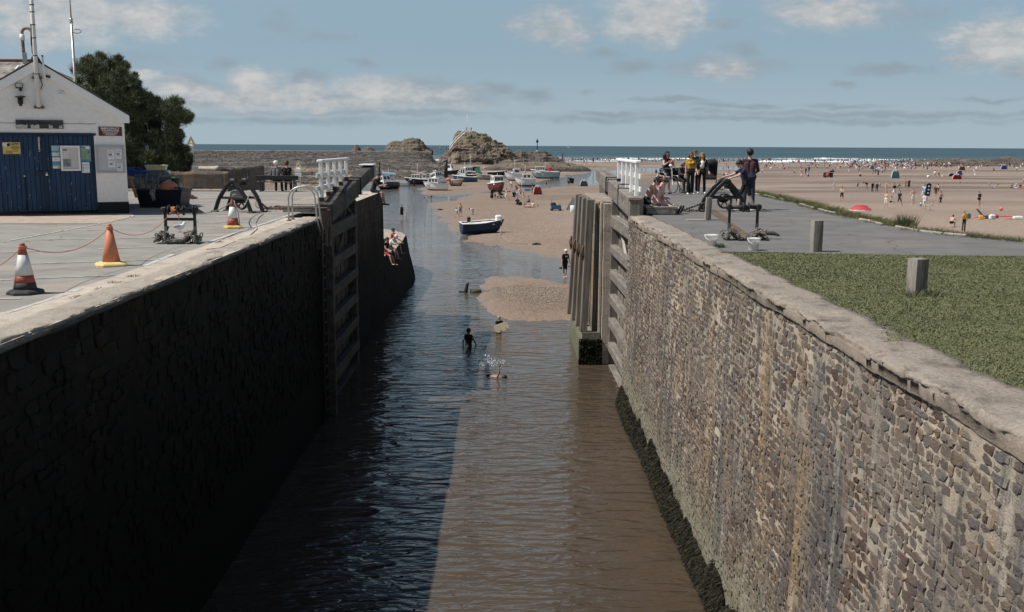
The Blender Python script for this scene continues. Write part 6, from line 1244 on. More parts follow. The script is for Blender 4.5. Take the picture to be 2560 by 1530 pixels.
def person(label, loc, rz, H, pose, outfit, hair='short', hcol='dark', group=None, extra=None, voxel=.014, eyes=True):
    """fine figure: body, hair, eyes / glasses and what it wears as children; extra(root, info) adds more"""
    me, info = body_mesh(pose, outfit, voxel, True); o = bpy.data.objects.new('person', me); COL.objects.link(o); o.location = loc; o.rotation_euler = (0, 0, rz); s_ = H / 1.755; o.scale = (s_, s_, s_); tag(o, label, 'person', group)
    hc, hu, hf, hx, nk, u, hands = info; hm = HAIR.get(hcol, HAIR['dark']); F = Matrix(((hx.x, hf.x, hu.x, hc.x), (hx.y, hf.y, hu.y, hc.y), (hx.z, hf.z, hu.z, hc.z), (0, 0, 0, 1)))
    def loc_mesh(build, name, m):
        mb = MB(); build(mb); mb.xf(F); q = mb.build(name, o, m); return q
    if hair in ('short', 'long', 'bob', 'bun', 'pony'):
        def hb(mb):
            mb.ball((0, -.022, .034), .105, 18, 12, (.97, 1.02, .98)); mb.ball((0, .035, .085), .06, 12, 8, (1.35, 1, .6))
            if hair == 'long':
                for x in (-.06, -.02, .03, .065): mb.tube([(x, -.06, .05), (x * 1.25, -.085, -.06), (x * 1.35, -.09, -.18), (x * 1.2, -.085, -.27)], [.05, .058, .05, .02], 8)
                for x in (-.092, .092): mb.tube([(x, .0, .04), (x * 1.08, .0, -.06), (x * 1.05, -.01, -.19)], [.026, .032, .014], 8)
            if hair == 'bob':
                for x in (-.088, -.05, 0, .05, .088): mb.tube([(x, -.05 + .04 * abs(x) / .088, .03), (x * 1.1, -.07 + .06 * abs(x) / .088, -.10)], [.05, .028], 8)
            if hair == 'bun': mb.ball((0, -.08, .12), .05)
            if hair == 'pony': mb.tube([(0, -.10, .03), (0, -.135, -.03), (0, -.12, -.17)], [.03, .035, .012], 8)
        loc_mesh(hb, 'hair', hm)
    if hair == 'cap' or hair == 'hat':
        cm = outfit.get('cap', WCL); loc_mesh(lambda mb: (mb.ball((0, -.008, .045), .108, 18, 10, (.95, 1, .85)), mb.lathe([(.10, .035), (.165 if hair == 'hat' else .10, .03), (.165 if hair == 'hat' else .10, .045)], (0, 0, 0), 18), mb.box((0, .13, .045), (.13, .11, .014), bev=.005) if hair == 'cap' else None), 'cap', cm)
        loc_mesh(lambda mb: mb.ball((0, -.035, -.005), .098, 14, 10, (1, .85, .9)), 'hair', hm)
    if eyes:
        def eb(mb):
            for x in (-.035, .035): mb.ball((x, .088, .012), .013, 8, 6, (1.2, .6, .7))
        loc_mesh(eb, 'eyes', M('eye_dark', (.03, .022, .02), .3)); loc_mesh(lambda mb: mb.tube([(-.026, .090, -.055), (0, .097, -.060), (.026, .090, -.055)], .006, 6), 'mouth', M('lips', (.36, .13, .11), .5))
    if extra: extra(o, F, hands, loc_mesh)
    return o
def grow(name, o, fn, m, F=None):
    mb = MB(); fn(mb); 
    if F is not None: mb.xf(F)
    return mb.build(name, o, m)
G1 = 'people standing and sitting about the sunny quay'
ft = lambda px, py: at(px, py)
def glasses(o, F, hands, lm, m=None):
    lm(lambda mb: (mb.box((-.036, .097, .014), (.05, .012, .034), bev=.005), mb.box((.036, .097, .014), (.05, .012, .034), bev=.005), mb.box((0, .103, .020), (.03, .008, .008)), mb.bar((-.06, .095, .02), (-.095, 0, .02), .008, .008), mb.bar((.06, .095, .02), (.095, 0, .02), .008, .008)), 'sunglasses', m or M('glasses_black', (.01, .01, .012), .2))
# woman carrying a bundled baby
def ex_baby(o, F, hands, lm):
    glasses(o, F, hands, lm); c = Vector((.02, -.21, 1.25)); grow('waist_jacket', o, lambda mb: (mb.lathe([(.145, .86), (.16, .90), (.165, .98), (.15, 1.02)], (0, 0, 0), 18), mb.tube([(.05, -.15, .93), (.07, -.17, .75), (.06, -.16, .62)], [.03, .04, .02], 8), mb.tube([(-.03, -.15, .93), (-.02, -.17, .72)], [.03, .02], 8)), BLACK)
    grow('shoulder_bag', o, lambda mb: (mb.box((-.22, .02, 1.12), (.08, .22, .22), bev=.03),), C('grey_stripe', (.22, .23, .25), var=.5, vs=30))
p = ft(1666, 485); W1 = person('woman in sunglasses, black top and pale denim shorts holding a baby', p, .25, 1.92, dict(fem=1, lean=-4, head=4, look=18, legs=((3, 5, 2), (-3, 4, 2)), arms=((42, 10, 78, .5), (30, 14, 95, .5)), sleeve=0, short=.62, skirt=(.30, .135)), dict(top=BLACK, low=DENIM, skin=SK['fair'], shoe=BLACK), 'long', 'dark', G1, ex_baby)
Bb = Matrix.Translation(p) @ Matrix.Rotation(.25, 4, 'Z'); q = Bb @ Vector((.06, -.24, 1.42)); bo = person('baby with a bald head in a red top held against the woman in sunglasses', q - Vector((0, 0, .22)), 2.2, .72, dict(lean=8, legs=((85, 18, 60), (80, 18, 60)), arms=((60, 10, 60), (60, 10, 60)), base=.15, short=1.6, fat=1.25), dict(top=C('rust_red', (.28, .07, .05)), low=WCL, skin=SK['fair']), None, 'brown', G1, None, .014, False)
# little girl
person('small girl with brown hair in a navy dress beside the woman in sunglasses', ft(1650, 487), .6, 1.18, dict(fem=0, lean=4, head=-6, legs=((6, 4, 5), (-4, 4, 4)), arms=((55, 12, 40), (40, 14, 50)), sleeve=.5, short=.2, skirt=(.30, .15)), dict(top=NAVY, low=NAVY, skin=SK['fair'], shoe=WCL), 'bob', 'brown', G1)
person('child in a cream jacket half hidden behind the woman in sunglasses', ft(1658, 483) + Vector((0, .7, 0)), -.3, 1.15, dict(lean=18, head=5, legs=((30, 6, 50), (10, 6, 40)), arms=((40, 20, 50), (30, 20, 60)), sleeve=1.9, short=1.9, fat=1.2), dict(top=C('cream', (.55, .50, .40)), low=BLACK, skin=SK['fair'], shoe=WCL), 'short', 'brown', G1)
# seated woman with grey curly hair in a wheelchair
wc = ft(1700, 482)
t = thing('wheelchair', 'black wheelchair with a grey haired person behind the woman in mustard', 'wheelchair', wc, .5, None); mb = MB()
mb.box((0, 0, .48), (.46, .44, .06), bev=.015); mb.build('seat', t, BLACK); mb = MB(); mb.bar((0, .22, .50), (0, .28, .98), .44, .04, up=(0, 1, 0), bev=.01); mb.build('backrest', t, BLACK)
for s_ in (-1, 1):
    mb = MB(); mb.tube([(s_ * .27, .10 + .30 * math.cos(a), .30 + .30 * math.sin(a)) for a in np.linspace(0, 6.0, 22)], .02, 6, closed=True); mb.build('rear_wheel', t, RUB); mb = MB(); mb.tube([(s_ * .22, -.32 + .09 * math.cos(a), .10 + .09 * math.sin(a)) for a in np.linspace(0, 5.9, 14)], .02, 6, closed=True); mb.build('caster_wheel', t, RUB)
    mb = MB(); mb.tube([(s_ * .25, .33, .98), (s_ * .25, .22, .92), (s_ * .25, .18, .30), (s_ * .25, -.25, .44), (s_ * .22, -.38, .12)], .014, 6); mb.tube([(s_ * .25, .2, .68), (s_ * .25, -.15, .68), (s_ * .25, -.2, .48)], .014, 6); mb.build('side_frame', t, STEEL)
person('grey haired person in dark clothes sitting in the wheelchair', wc + Vector((0, 0, .0)), .5, 1.82, dict(lean=14, head=6, legs=((78, 6, 70), (76, 6, 66)), arms=((35, 8, 50, .2), (35, 8, 50, .2)), sleeve=1.95, short=1.95, base=.62), dict(top=C('charcoal', (.04, .04, .045)), low=BLACK, skin=SK['fair'], shoe=BLACK), 'bob', 'grey', G1)
t.scale = (1.15,) * 3
# woman in mustard
person('woman with auburn bob and glasses in a mustard t-shirt and black trousers', ft(1725, 486), .15, 1.88, dict(fem=1, lean=-3, head=2, look=12, legs=((2, 3, 2), (-4, 3, 2)), arms=((-2, 9, 8), (12, 8, 30)), sleeve=.62, short=1.97, fat=1.05), dict(top=MUST, low=BLACK, skin=SK['fair'], shoe=WCL), 'bob', 'auburn', G1, lambda o, F, h, l: (glasses(o, F, h, l, M('glasses_rim', (.03, .02, .02), .3)), grow('shirt_print', o, lambda mb: mb.box((.06, -.185, 1.24), (.12, .012, .10), bev=.004), OLIVE)))
person('person in a dark cap standing behind the woman with long fair hair', ft(1746, 481) + Vector((0, 1.1, 0)), .1, 1.98, dict(lean=0, legs=((2, 3, 2), (-2, 3, 2)), arms=((5, 10, 12), (0, 10, 12)), sleeve=1.95, short=1.97), dict(top=BLACK, low=BLACK, skin=SK['fair'], shoe=BLACK, cap=C('cap_brown', (.10, .085, .07))), 'cap', 'dark', G1)
def ex_card(o, F, hands, lm):
    grow('strap', o, lambda mb: mb.tube([(.13, -.10, 1.40), (.02, -.20, 1.20), (-.13, -.14, .98)], .012, 6), GREYC); grow('handbag', o, lambda mb: (mb.box((-.20, -.12, .93), (.22, .10, .15), bev=.03),), C('tan_bag', (.36, .20, .07)))
    grow('blouse', o, lambda mb: (mb.ball((0, -.062, 1.22), .13, 14, 10, (.82, .72, 1.45)),), WCL)
person('woman with long fair curly hair in a black cardigan and white blouse', ft(1753, 484), -.15, 1.86, dict(fem=1, lean=2, head=8, legs=((3, 4, 2), (-3, 4, 3)), arms=((8, 16, 18), (14, 18, 24)), sleeve=1.85, short=1.97, fat=1.08), dict(top=BLACK, low=BLACK, skin=SK['fair'], shoe=WCL), 'long', 'ginger', G1, ex_card)
# push-chair beside them
t = thing('pushchair', 'black folded pushchair to the right of the woman with fair hair', 'pushchair', ft(1776, 482) + Vector((.05, .35, 0)), -.3); mb = MB(); mb.box((0, 0, .55), (.42, .36, .12), bev=.03); mb.bar((0, .10, .58), (0, .30, 1.18), .44, .06, up=(0, 1, 0), bev=.02); mb.build('seat', t, BLACK); mb = MB(); mb.ball((0, .14, 1.12), .25, 14, 8, (1, .9, .62)); mb.build('hood', t, BLACK); mb = MB()
for s_ in (-1, 1): mb.tube([(s_ * .22, .38, 1.22), (s_ * .22, .15, .70), (s_ * .22, -.28, .14)], .014, 6); mb.tube([(s_ * .22, .05, .55), (s_ * .22, .28, .12)], .014, 6)
mb.tube([(-.22, .38, 1.22), (.22, .38, 1.22)], .016, 6); mb.build('frame', t, IRON)
for x in (-.22, .22):
    for y in (-.28, .28): mb = MB(); mb.tube([(x, y + .10 * math.cos(a), .115 + .10 * math.sin(a)) for a in np.linspace(0, 5.9, 14)], .018, 6, closed=True); mb.build('wheel', t, RUB)
t.scale = (1.2,) * 3
# boy leaning on the winch, man in plaid
bp = ft(1861, 527); person('boy with dark hair in navy t-shirt and black shorts leaning on the winch', bp + Vector((-.02, -.15, 0)), math.radians(-82), 1.78, dict(lean=18, head=26, legs=((22, 4, 18), (-14, 4, 10)), arms=((58, 6, 18), (52, 10, 22)), sleeve=.62, short=.86, fat=1.0), dict(top=NAVY, low=BLACK, skin=SK['pale'], shoe=WCL), 'short', 'dark', G1)
person('man with dark hair in a maroon plaid shirt and dark jeans seen from behind', ft(1866, 527) + Vector((.16, .45, 0)), math.radians(172), 2.07, dict(lean=1, look=-12, legs=((2, 4, 2), (-2, 4, 2)), arms=((14, 14, 60, .35), (14, 14, 60, .35)), sleeve=1.9, short=1.97, fat=1.15), dict(top=PLAID, low=DARKD, skin=SK['fair'], shoe=WCL), 'short', 'dark', G1)
# couple sitting on the right deck
sp = Vector((4.72, 31.6, .27)); 
person('person in a pink floral sundress sitting on the timber deck with legs stretched out', sp + Vector((.12, .0, 0)), math.radians(62), 1.80, dict(fem=1, lean=20, head=30, legs=((78, 4, 8), (80, 8, 14)), arms=((-4, 12, 30, .2), (0, 14, 50, .3)), sleeve=0, short=.85, base=.115, skirt=(.28, .13), footdir=(0, -.35, .9)), dict(top=PINKF, low=PINKF, skin=SK['pale'], shoe=BLACK), 'pony', 'brown', G1, lambda o, F, h, l: grow('black_bag', o, lambda mb: mb.ball((.26, -.06, .16), .15, 14, 8, (1, .8, .62)), BLACK))
person('bare backed person in a black cap sitting on the deck left of the sundress', sp + Vector((-.12, .42, 0)), math.radians(70), 1.86, dict(lean=26, head=22, legs=((76, 4, 10), (78, 6, 16)), arms=((30, 12, 40), (30, 12, 40)), sleeve=0, short=.9, base=.115), dict(top=SK['fair'], low=BLACK, skin=SK['fair'], shoe=WCL, cap=BLACK), 'cap', 'dark', G1)
# bench couple
bx = BENCH.location
person('white haired person in a grey sweater sitting on the black bench', (at(690, 479).x, bx.y + .30, 0), math.pi, 1.80, dict(lean=-2, look=-30, legs=((82, 5, 84), (80, 5, 78)), arms=((20, 14, 40, .2), (10, 16, 30)), sleeve=1.95, short=1.95, base=.55, fat=1.25), dict(top=C('sweater', (.155, .15, .155)), low=BLACK, skin=SK['fair'], shoe=BLACK), 'short', 'white', None)
person('slim person with brown hair in a black top sitting on the right of the bench', (at(717, 479).x, bx.y + .30, 0), math.pi + .1, 1.78, dict(fem=1, lean=0, look=12, legs=((82, 3, 84), (80, 3, 80)), arms=((16, 10, 40, .2), (8, 12, 30)), sleeve=.3, short=1.95, base=.55), dict(top=BLACK, low=NAVY, skin=SK['fair'], shoe=WCL), 'bun', 'brown', None)
# person in black on the pier head
pp = aty(941, 476, 44.4); person('person with dark hair in black sitting on the pier head edge with legs dangling', (-5.72, 44.3, 0), math.radians(82), 1.82, dict(fem=0, lean=20, head=18, legs=((74, 4, 68), (70, 6, 60)), arms=((30, 8, 70, .2), (25, 8, 60, .2)), sleeve=.9, short=.75, base=.13), dict(top=BLACK, low=BLACK, skin=SK['fair'], shoe=BLACK), 'short', 'brown', None)
o = tub('plastic_bag', 'pale plastic bag on the pier head beside the person in black', 'bag', .42, .34, .34, M('pale_plastic', (.60, .60, .60), .5), (-6.15, 42.6, .012), .3, 0, .8)
# people on the rounded jetty
person('person in a white t-shirt and cap sitting on the rounded jetty', (-6.05, 53.2, -3.40), math.radians(68), 1.75, dict(lean=32, head=24, legs=((72, 6, 66), (62, 8, 52)), arms=((40, 8, 70, .2), (36, 8, 60, .2)), sleeve=.7, short=.8, base=.13), dict(top=WCL, low=NAVY, skin=SK['fair'], shoe=GREYC, cap=WCL), 'cap', 'grey', None, None)
person('person in a red top reaching an arm out over the rounded jetty', (-6.15, 55.6, -3.40), math.radians(70), 1.75, dict(lean=6, legs=((75, 6, 66), (70, 8, 60)), arms=((80, 6, 4), (30, 10, 30)), sleeve=.5, short=.8, base=.13), dict(top=REDC, low=GREYC, skin=SK['fair'], shoe=SK['fair']), 'short', 'dark', None, None)
person('person in dark shorts on the jetty nearest the pier head, bare legs hanging', (-5.98, 50.6, -3.40), math.radians(66), 1.70, dict(lean=12, head=10, legs=((66, 6, 50), (58, 8, 40)), arms=((20, 8, 40, .2), (20, 8, 40, .2)), sleeve=.3, short=.7, base=.13), dict(top=BLACK, low=REDC, skin=SK['fair']), 'short', 'brown', None, None)
p = Vector((-6.4, 54.6, -3.40)); t = thing('backpack', 'black rucksack behind the person in the white t-shirt', 'bag', p, .4); mb = MB(); mb.ball((0, 0, .22), .2, 14, 10, (1, .75, 1.15)); mb.build('sack', t, BLACK); mb = MB(); mb.ball((0, -.13, .17), .12, 12, 8, (1, .6, .9)); mb.build('front_pocket', t, GREYC)
# ================================================================== ROCKS, BREAKWATER
def mat_rock(name, a, b_, dark, top=None, zt=(0, 1)):
    m, N, b = new_mat(name); g = N.n('ShaderNodeNewGeometry').outputs['Position']; x, y, z = N.xyz(g); nz = N.xyz(N.n('ShaderNodeNewGeometry').outputs['Normal'])[2]
    n = N.noise(N.scale(g, (1, 1, 1.8)), .9, 7, .7); n2 = N.noise(g, .22, 5, .6); v = N.n('ShaderNodeTexVoronoi', i={'Vector': g, 'Scale': .8}).outputs['Color']
    c = N.mix(N.mr(n, .3, .7), a, b_); c = N.mix(.35, c, N.mix(N.xyz(v)[0], dark, b_)); c = N.mix(N.mr(n2, .48, .66, 0, .65), c, dark); c = N.mix(N.mr(N.m('ADD', z, N.m('MULTIPLY', n2, 2.0)), ZB + 2.6, ZB + 1.4, 0, .75), c, tuple(k * .6 for k in dark))
    if top: c = N.mix(N.m('MULTIPLY', N.mr(N.m('ADD', z, N.m('MULTIPLY', N.m('SUBTRACT', n, .5), 5)), zt[0], zt[1]), N.mr(nz, .25, .55)), c, top)
    N.set(b.inputs['Base Color'], c); b.inputs['Roughness'].default_value = .9; b.inputs['Specular IOR Level'].default_value = .2
    N.set(b.inputs['Normal'], N.n('ShaderNodeBump', i={'Strength': 1.0, 'Distance': .5, 'Height': N.noise(g, 1.6, 6, .7)}).outputs[0]); return m
ROCKB = mat_rock('brown_rock', (.115, .092, .072), (.29, .235, .18), (.045, .038, .033), (.16, .145, .085), (1.5, 6.0)); ROCKD = mat_rock('dark_rock', (.10, .085, .072), (.20, .17, .145), (.04, .036, .032))
ROCKD2 = mat_rock('grey_brown_rock', (.13, .105, .08), (.26, .215, .165), (.05, .042, .036), (.13, .12, .07), (2.5, 7.0))
def crag(name, label, outline, y, base, depth, m, seed, amp=1.0, nx=150, ny=70, kind=None, cat='rock'):
    """outline: skyline pixels at distance y; a ridge with broken faces front and back"""
    P = [aty(px, py, y) for px, py in outline]; xs = np.array([p.x for p in P]); zs = np.array([p.z for p in P]); X = np.linspace(xs[0], xs[-1], nx); H = np.interp(X, xs, zs) - base; v = np.linspace(-1, 1, ny); Xg, V = np.meshgrid(X, v, indexing='ij'); Hg = np.repeat(H[:, None], ny, 1)
    prof = (1 - np.abs(V) ** 2.2) ** .75; D = depth * (.45 + .55 * np.clip(Hg / max(H.max(), .1), 0, 1)); Y = y + V * D
    n1 = fbm(Xg * .35 + seed, Y * .35 + Hg * .1, 5, seed, .6) - .5; n2 = fbm(Xg * .16 + 7, (Hg * prof) * .5 + Y * .1, 4, seed + 4) - .5; terr = np.floor((Hg * prof) / 1.1 + n1 * 2.2) * 1.1
    Z = base - .6 + np.maximum(0, Hg + .6) * prof; Z = Z + (terr - Hg * prof) * .28 * np.minimum(1, Hg / 3) + n1 * amp * np.minimum(1.5, .3 + Hg / 4) * 1.2; Y = Y + n2 * amp * 4.0 * np.minimum(1, Hg / 5); Xg = Xg + n1 * amp * .8
    o = grid_mesh(name, Xg, Y, Z, m, False); o.data.update()
    if sum(p.normal.z for p in o.data.polygons) < 0: o.data.flip_normals()
    return tag(o, label, cat, None, kind)
crag('headland_rock', 'tall craggy rock with white steps and a flagpole on top', [(1100, 392), (1111, 384), (1124, 372), (1132, 356), (1136, 336), (1142, 331), (1161, 331), (1171, 331), (1185, 332), (1209, 336), (1226, 345), (1242, 357), (1255, 363), (1271, 371), (1279, 380), (1290, 388), (1307, 398), (1330, 408)], 400, ZB, 20, ROCKB, 3, 1.25, 220, 110)
crag('headland_rock', 'squat brown rock on the breakwater, left of the tall craggy rock', [(962, 376), (967, 364), (971, 356), (980, 354), (1007, 350), (1030, 345), (1048, 346), (1058, 355), (1066, 365), (1080, 376)], 398, -1.2, 9, ROCKD2, 13, .8, 110, 60)
crag('headland_rock', 'small pointed dark rock at the left of the breakwater', [(876, 376), (882, 368), (890, 362), (897, 366), (903, 376)], 398, -1.2, 4, ROCKD, 23, .35, 40, 24); crag('headland_rock', 'small low rock between the pointed rock and the squat rock', [(904, 376), (912, 368), (922, 364), (932, 369), (938, 376)], 398, -1.2, 4, ROCKD, 27, .35, 40, 24)
crag('rock_outcrop', 'dark seaweed covered outcrop running seaward from the tall rock to the beacon', [(1270, 392), (1290, 378), (1302, 376), (1318, 382), (1335, 381), (1345, 378), (1358, 379), (1370, 384), (1385, 390), (1400, 396), (1412, 404)], 412, ZB, 14, ROCKD, 33, .9, 140, 60)
crag('rock_outcrop', 'long low dark reef at the right edge of the beach', [(2240, 424), (2262, 406), (2300, 401), (2350, 398), (2390, 396), (2410, 395), (2440, 398), (2480, 399), (2500, 394), (2520, 392), (2545, 394), (2560, 399), (2620, 408), (2680, 420)], 402, ZB, 16, ROCKD, 43, .8, 200, 60)
crag('rock_outcrop', 'flat rubble reef on the sand between the outcrop and the bathers', [(1195, 426), (1230, 413), (1270, 407), (1330, 404), (1390, 405), (1430, 410), (1470, 420)], 330, ZB, 30, ROCKB, 53, .7, 170, 90)
def foreshore():
    ys = 118 * (402 / 118) ** np.linspace(0, 1, 300); s = np.linspace(-.40, .02, 340); Y, S = np.meshgrid(ys, s, indexing='ij'); X = S * Y
    px = 1255 + 2490 * S; n = fbm(X * .07, Y * .05, 5, 61) - .5; rough = fbm(X * .55, Y * .35, 5, 67, .62) - .5
    fr = sstep(Y, 185, 392); base = -6.35 + .75 * sstep(Y, 150, 200) * 1 + (5.35 + .25 * fr) * np.clip((Y - 205) / 190, 0, 1) ** 1.25
    bound = 1118 - (412 - np.clip(7.9 * 2490 / Y + 363 - 40, 380, 460)) * .4; mask = sstep(px + n * 120, 1135, 1060) * sstep(Y + n * 60 - np.clip((px - 720), 0, 400) * .28, 135, 175)
    Z = np.where(mask > 0, -6.6 + (base + 6.6) * mask, -6.6) + rough * 1.15 * mask * (.35 + .65 * (1 - sstep(Y, 380, 396))) + n * .7 * mask
    flat = Y > 384; Z = np.where(flat & (mask > .6), -.28 + rough * .10, Z); Z = np.where(Y > 399, Z - 6 * sstep(Y, 399, 402), Z)
    m, N, b = new_mat('foreshore_shingle'); g = N.n('ShaderNodeNewGeometry').outputs['Position']; x, y, z = N.xyz(g); v = N.n('ShaderNodeTexVoronoi', i={'Vector': N.scale(g, (1, .55, 1)), 'Scale': .9}); k = N.xyz(v.outputs['Color'])[0]; n_ = N.noise(N.scale(g, (.5, 1, 1)), .12, 6, .65); n2_ = N.noise(N.scale(g, (1, .4, 1)), 1.6, 5, .7)
    c = N.mix(k, (.045, .040, .036), (.20, .178, .158)); c = N.mix(N.mr(n2_, .3, .7), N.mix(.6, c, (.03, .027, .024)), c); c = N.mix(N.mr(n_, .50, .62, 0, .8), c, (.034, .030, .026)); sandy = N.m('MULTIPLY', N.mr(N.noise(N.scale(g, (.5, 1.3, 1)), .055, 5, .6), .53, .60), N.mr(y, 320, 230)); c = N.mix(sandy, c, (.30, .235, .18))
    c = N.mix(N.mr(y, 383, 386), c, (.27, .245, .215)); N.set(b.inputs['Base Color'], c); b.inputs['Roughness'].default_value = .9; b.inputs['Specular IOR Level'].default_value = .2; N.set(b.inputs['Normal'], N.n('ShaderNodeBump', i={'Strength': 1.0, 'Distance': .5, 'Height': N.m('ADD', v.outputs['Distance'], n2_)}).outputs[0])
    o = grid_mesh('rocky_foreshore', X, Y, Z, m, False); o.data.update(); 
    if o.data.polygons[0].normal.z < 0: o.data.flip_normals()
    tag(o, kind='structure')
foreshore()
def on_beach(px, py, it=4):
    z = ZB + .1
    for _ in range(it): p = at(px, py, z); z = .5 * z + .5 * gz(p.x, p.y)
    p = at(px, py, z); p.z = gz(p.x, p.y); return p
# things on the rocks
def aty_m(px, py, y): return aty(px, py, y)
t = thing('rock_steps', 'white railed steps and lookout platform on the tall craggy rock', 'steps', aty(1160, 331, 388)); mb = MB(); st = [aty(*q, 384) for q in ((1124, 374), (1133, 361), (1142, 350), (1150, 343), (1156, 337), (1163, 331))]
for a, b in zip(st[:-1], st[1:]):
    for dy, dz in ((-.6, 0), (-.6, 1.1), (.6, 1.1)): mb.tube([a + Vector((0, dy, dz)), b + Vector((0, dy, dz))], .13 if dz else .2, 5)
    n = 3
    for k in range(n): p = a + (b - a) * k / n; mb.tube([p + Vector((0, -.6, -.3)), p + Vector((0, -.6, 1.1))], .07, 5)
under(mb.build('stair_rail', m=WHITE), t); pl = aty(1167, 331, 386); mb = MB(); mb.box((pl.x, pl.y, pl.z + .1), (2.2, 1.6, .2)); 
for dx in (-1.05, -.35, .35, 1.05): mb.box((pl.x + dx, pl.y - .8, pl.z + .75), (.12, .12, 1.3))
for z in (.75, 1.35): mb.box((pl.x, pl.y - .8, pl.z + z), (2.2, .1, .14))
under(mb.build('lookout_rail', m=WHITE), t)
p = aty(1165, 325, 386); q = aty(1166, 284, 386); t = thing('flagpole', 'thin white flagpole on top of the tall craggy rock', 'pole', p + Vector((.4, .6, -.8))); mb = MB(); mb.tube([(0, 0, 0), (0, 0, q.z - p.z + .8)], [.11, .05], 6); mb.build('shaft', t, WHITE); mb = MB(); mb.ball((0, 0, q.z - p.z + .85), .14); mb.build('truck', t, WHITE)
b0 = aty(1343, 382, 410); t = thing('beacon', 'dark beacon pole with a basket topmark on the seaward outcrop', 'beacon', b0); h = aty(1343, 345, 410).z - b0.z; mb = MB(); mb.tube([(0, 0, 0), (0, 0, h)], [.22, .10], 8); mb.build('pole', t, IRON); mb = MB(); mb.lathe([(.1, h * .66), (.5, h * .72), (.5, h * .82), (.1, h * .9)], (0, 0, 0), 10); mb.build('topmark', t, IRON); mb = MB(); mb.lathe([(.75, -.8), (.55, .9), (.4, 1.0)], (0, 0, 0), 10); mb.build('plinth', t, CONC_L)
def pile(px, py0, py1, y, r, label): a = aty(px, py0, y); b = aty(px, py1, y); o = MB().tube([(0, 0, -1), (0, 0, (b - a).z)], [r, r * .95], 10).tube([(0, 0, (b - a).z - .25), (0, 0, (b - a).z - .1)], [r * 1.12, r * 1.12], 10).build('mooring_post', m=IRON); o.location = a; tag(o, label, 'post')
pile(1406, 402, 383, 420, .28, 'tall dark post at the seaward end of the outcrop'); pile(1115, 433, 400, 235, .45, 'thick black post standing behind the small white cabin boat'); pile(948.5, 443, 405, 150, .16, 'thin dark post beyond the pier head above the navy boat')
# ================================================================== BOATS
HW = M('boat_white', (.76, .76, .75), .4, var=.05, dirt=(.60, .58, .55), dcov=.28); HN = M('boat_navy', (.014, .022, .042), .4, var=.15); HBL = M('boat_blue', (.030, .085, .150), .4, var=.1); HK = M('boat_black', (.016, .016, .017), .5); HT = M('boat_turquoise', (.30, .42, .45), .45, var=.08); HR = M('boat_red', (.11, .03, .032), .6, var=.2); HG = M('boat_grey', (.30, .30, .30), .6, var=.1); WIN = M('boat_glass', (.035, .042, .048), .12, spec=.6); WOODB = M('boat_wood', (.22, .16, .11), .7, var=.3); TRP = M('tarp_blue', (.10, .24, .40), .7); BUOY = M('buoy_orange', (.60, .17, .09), .5)
def hull_pts(L, B, D, rise=.35, n=14):
    S = []
    for i in range(n):
        t = i / (n - 1); b = B / 2 * (1 - max(0, (t - .42) / .58) ** 2.3) * (.86 + .14 * min(1, t / .3)); z1 = D * (1 + rise * t ** 2.2); zk = D * .75 * max(0, (t - .78) / .22) ** 2; x = -L / 2 + L * t; xr = x + .06 * L * max(0, (t - .7) / .3)
        S.append([(x, 0, zk), (x, b * .62, zk + (z1 - zk) * .16), (x + (xr - x) * .4, b * .88, zk + (z1 - zk) * .45), (xr, b, z1)])
    return S
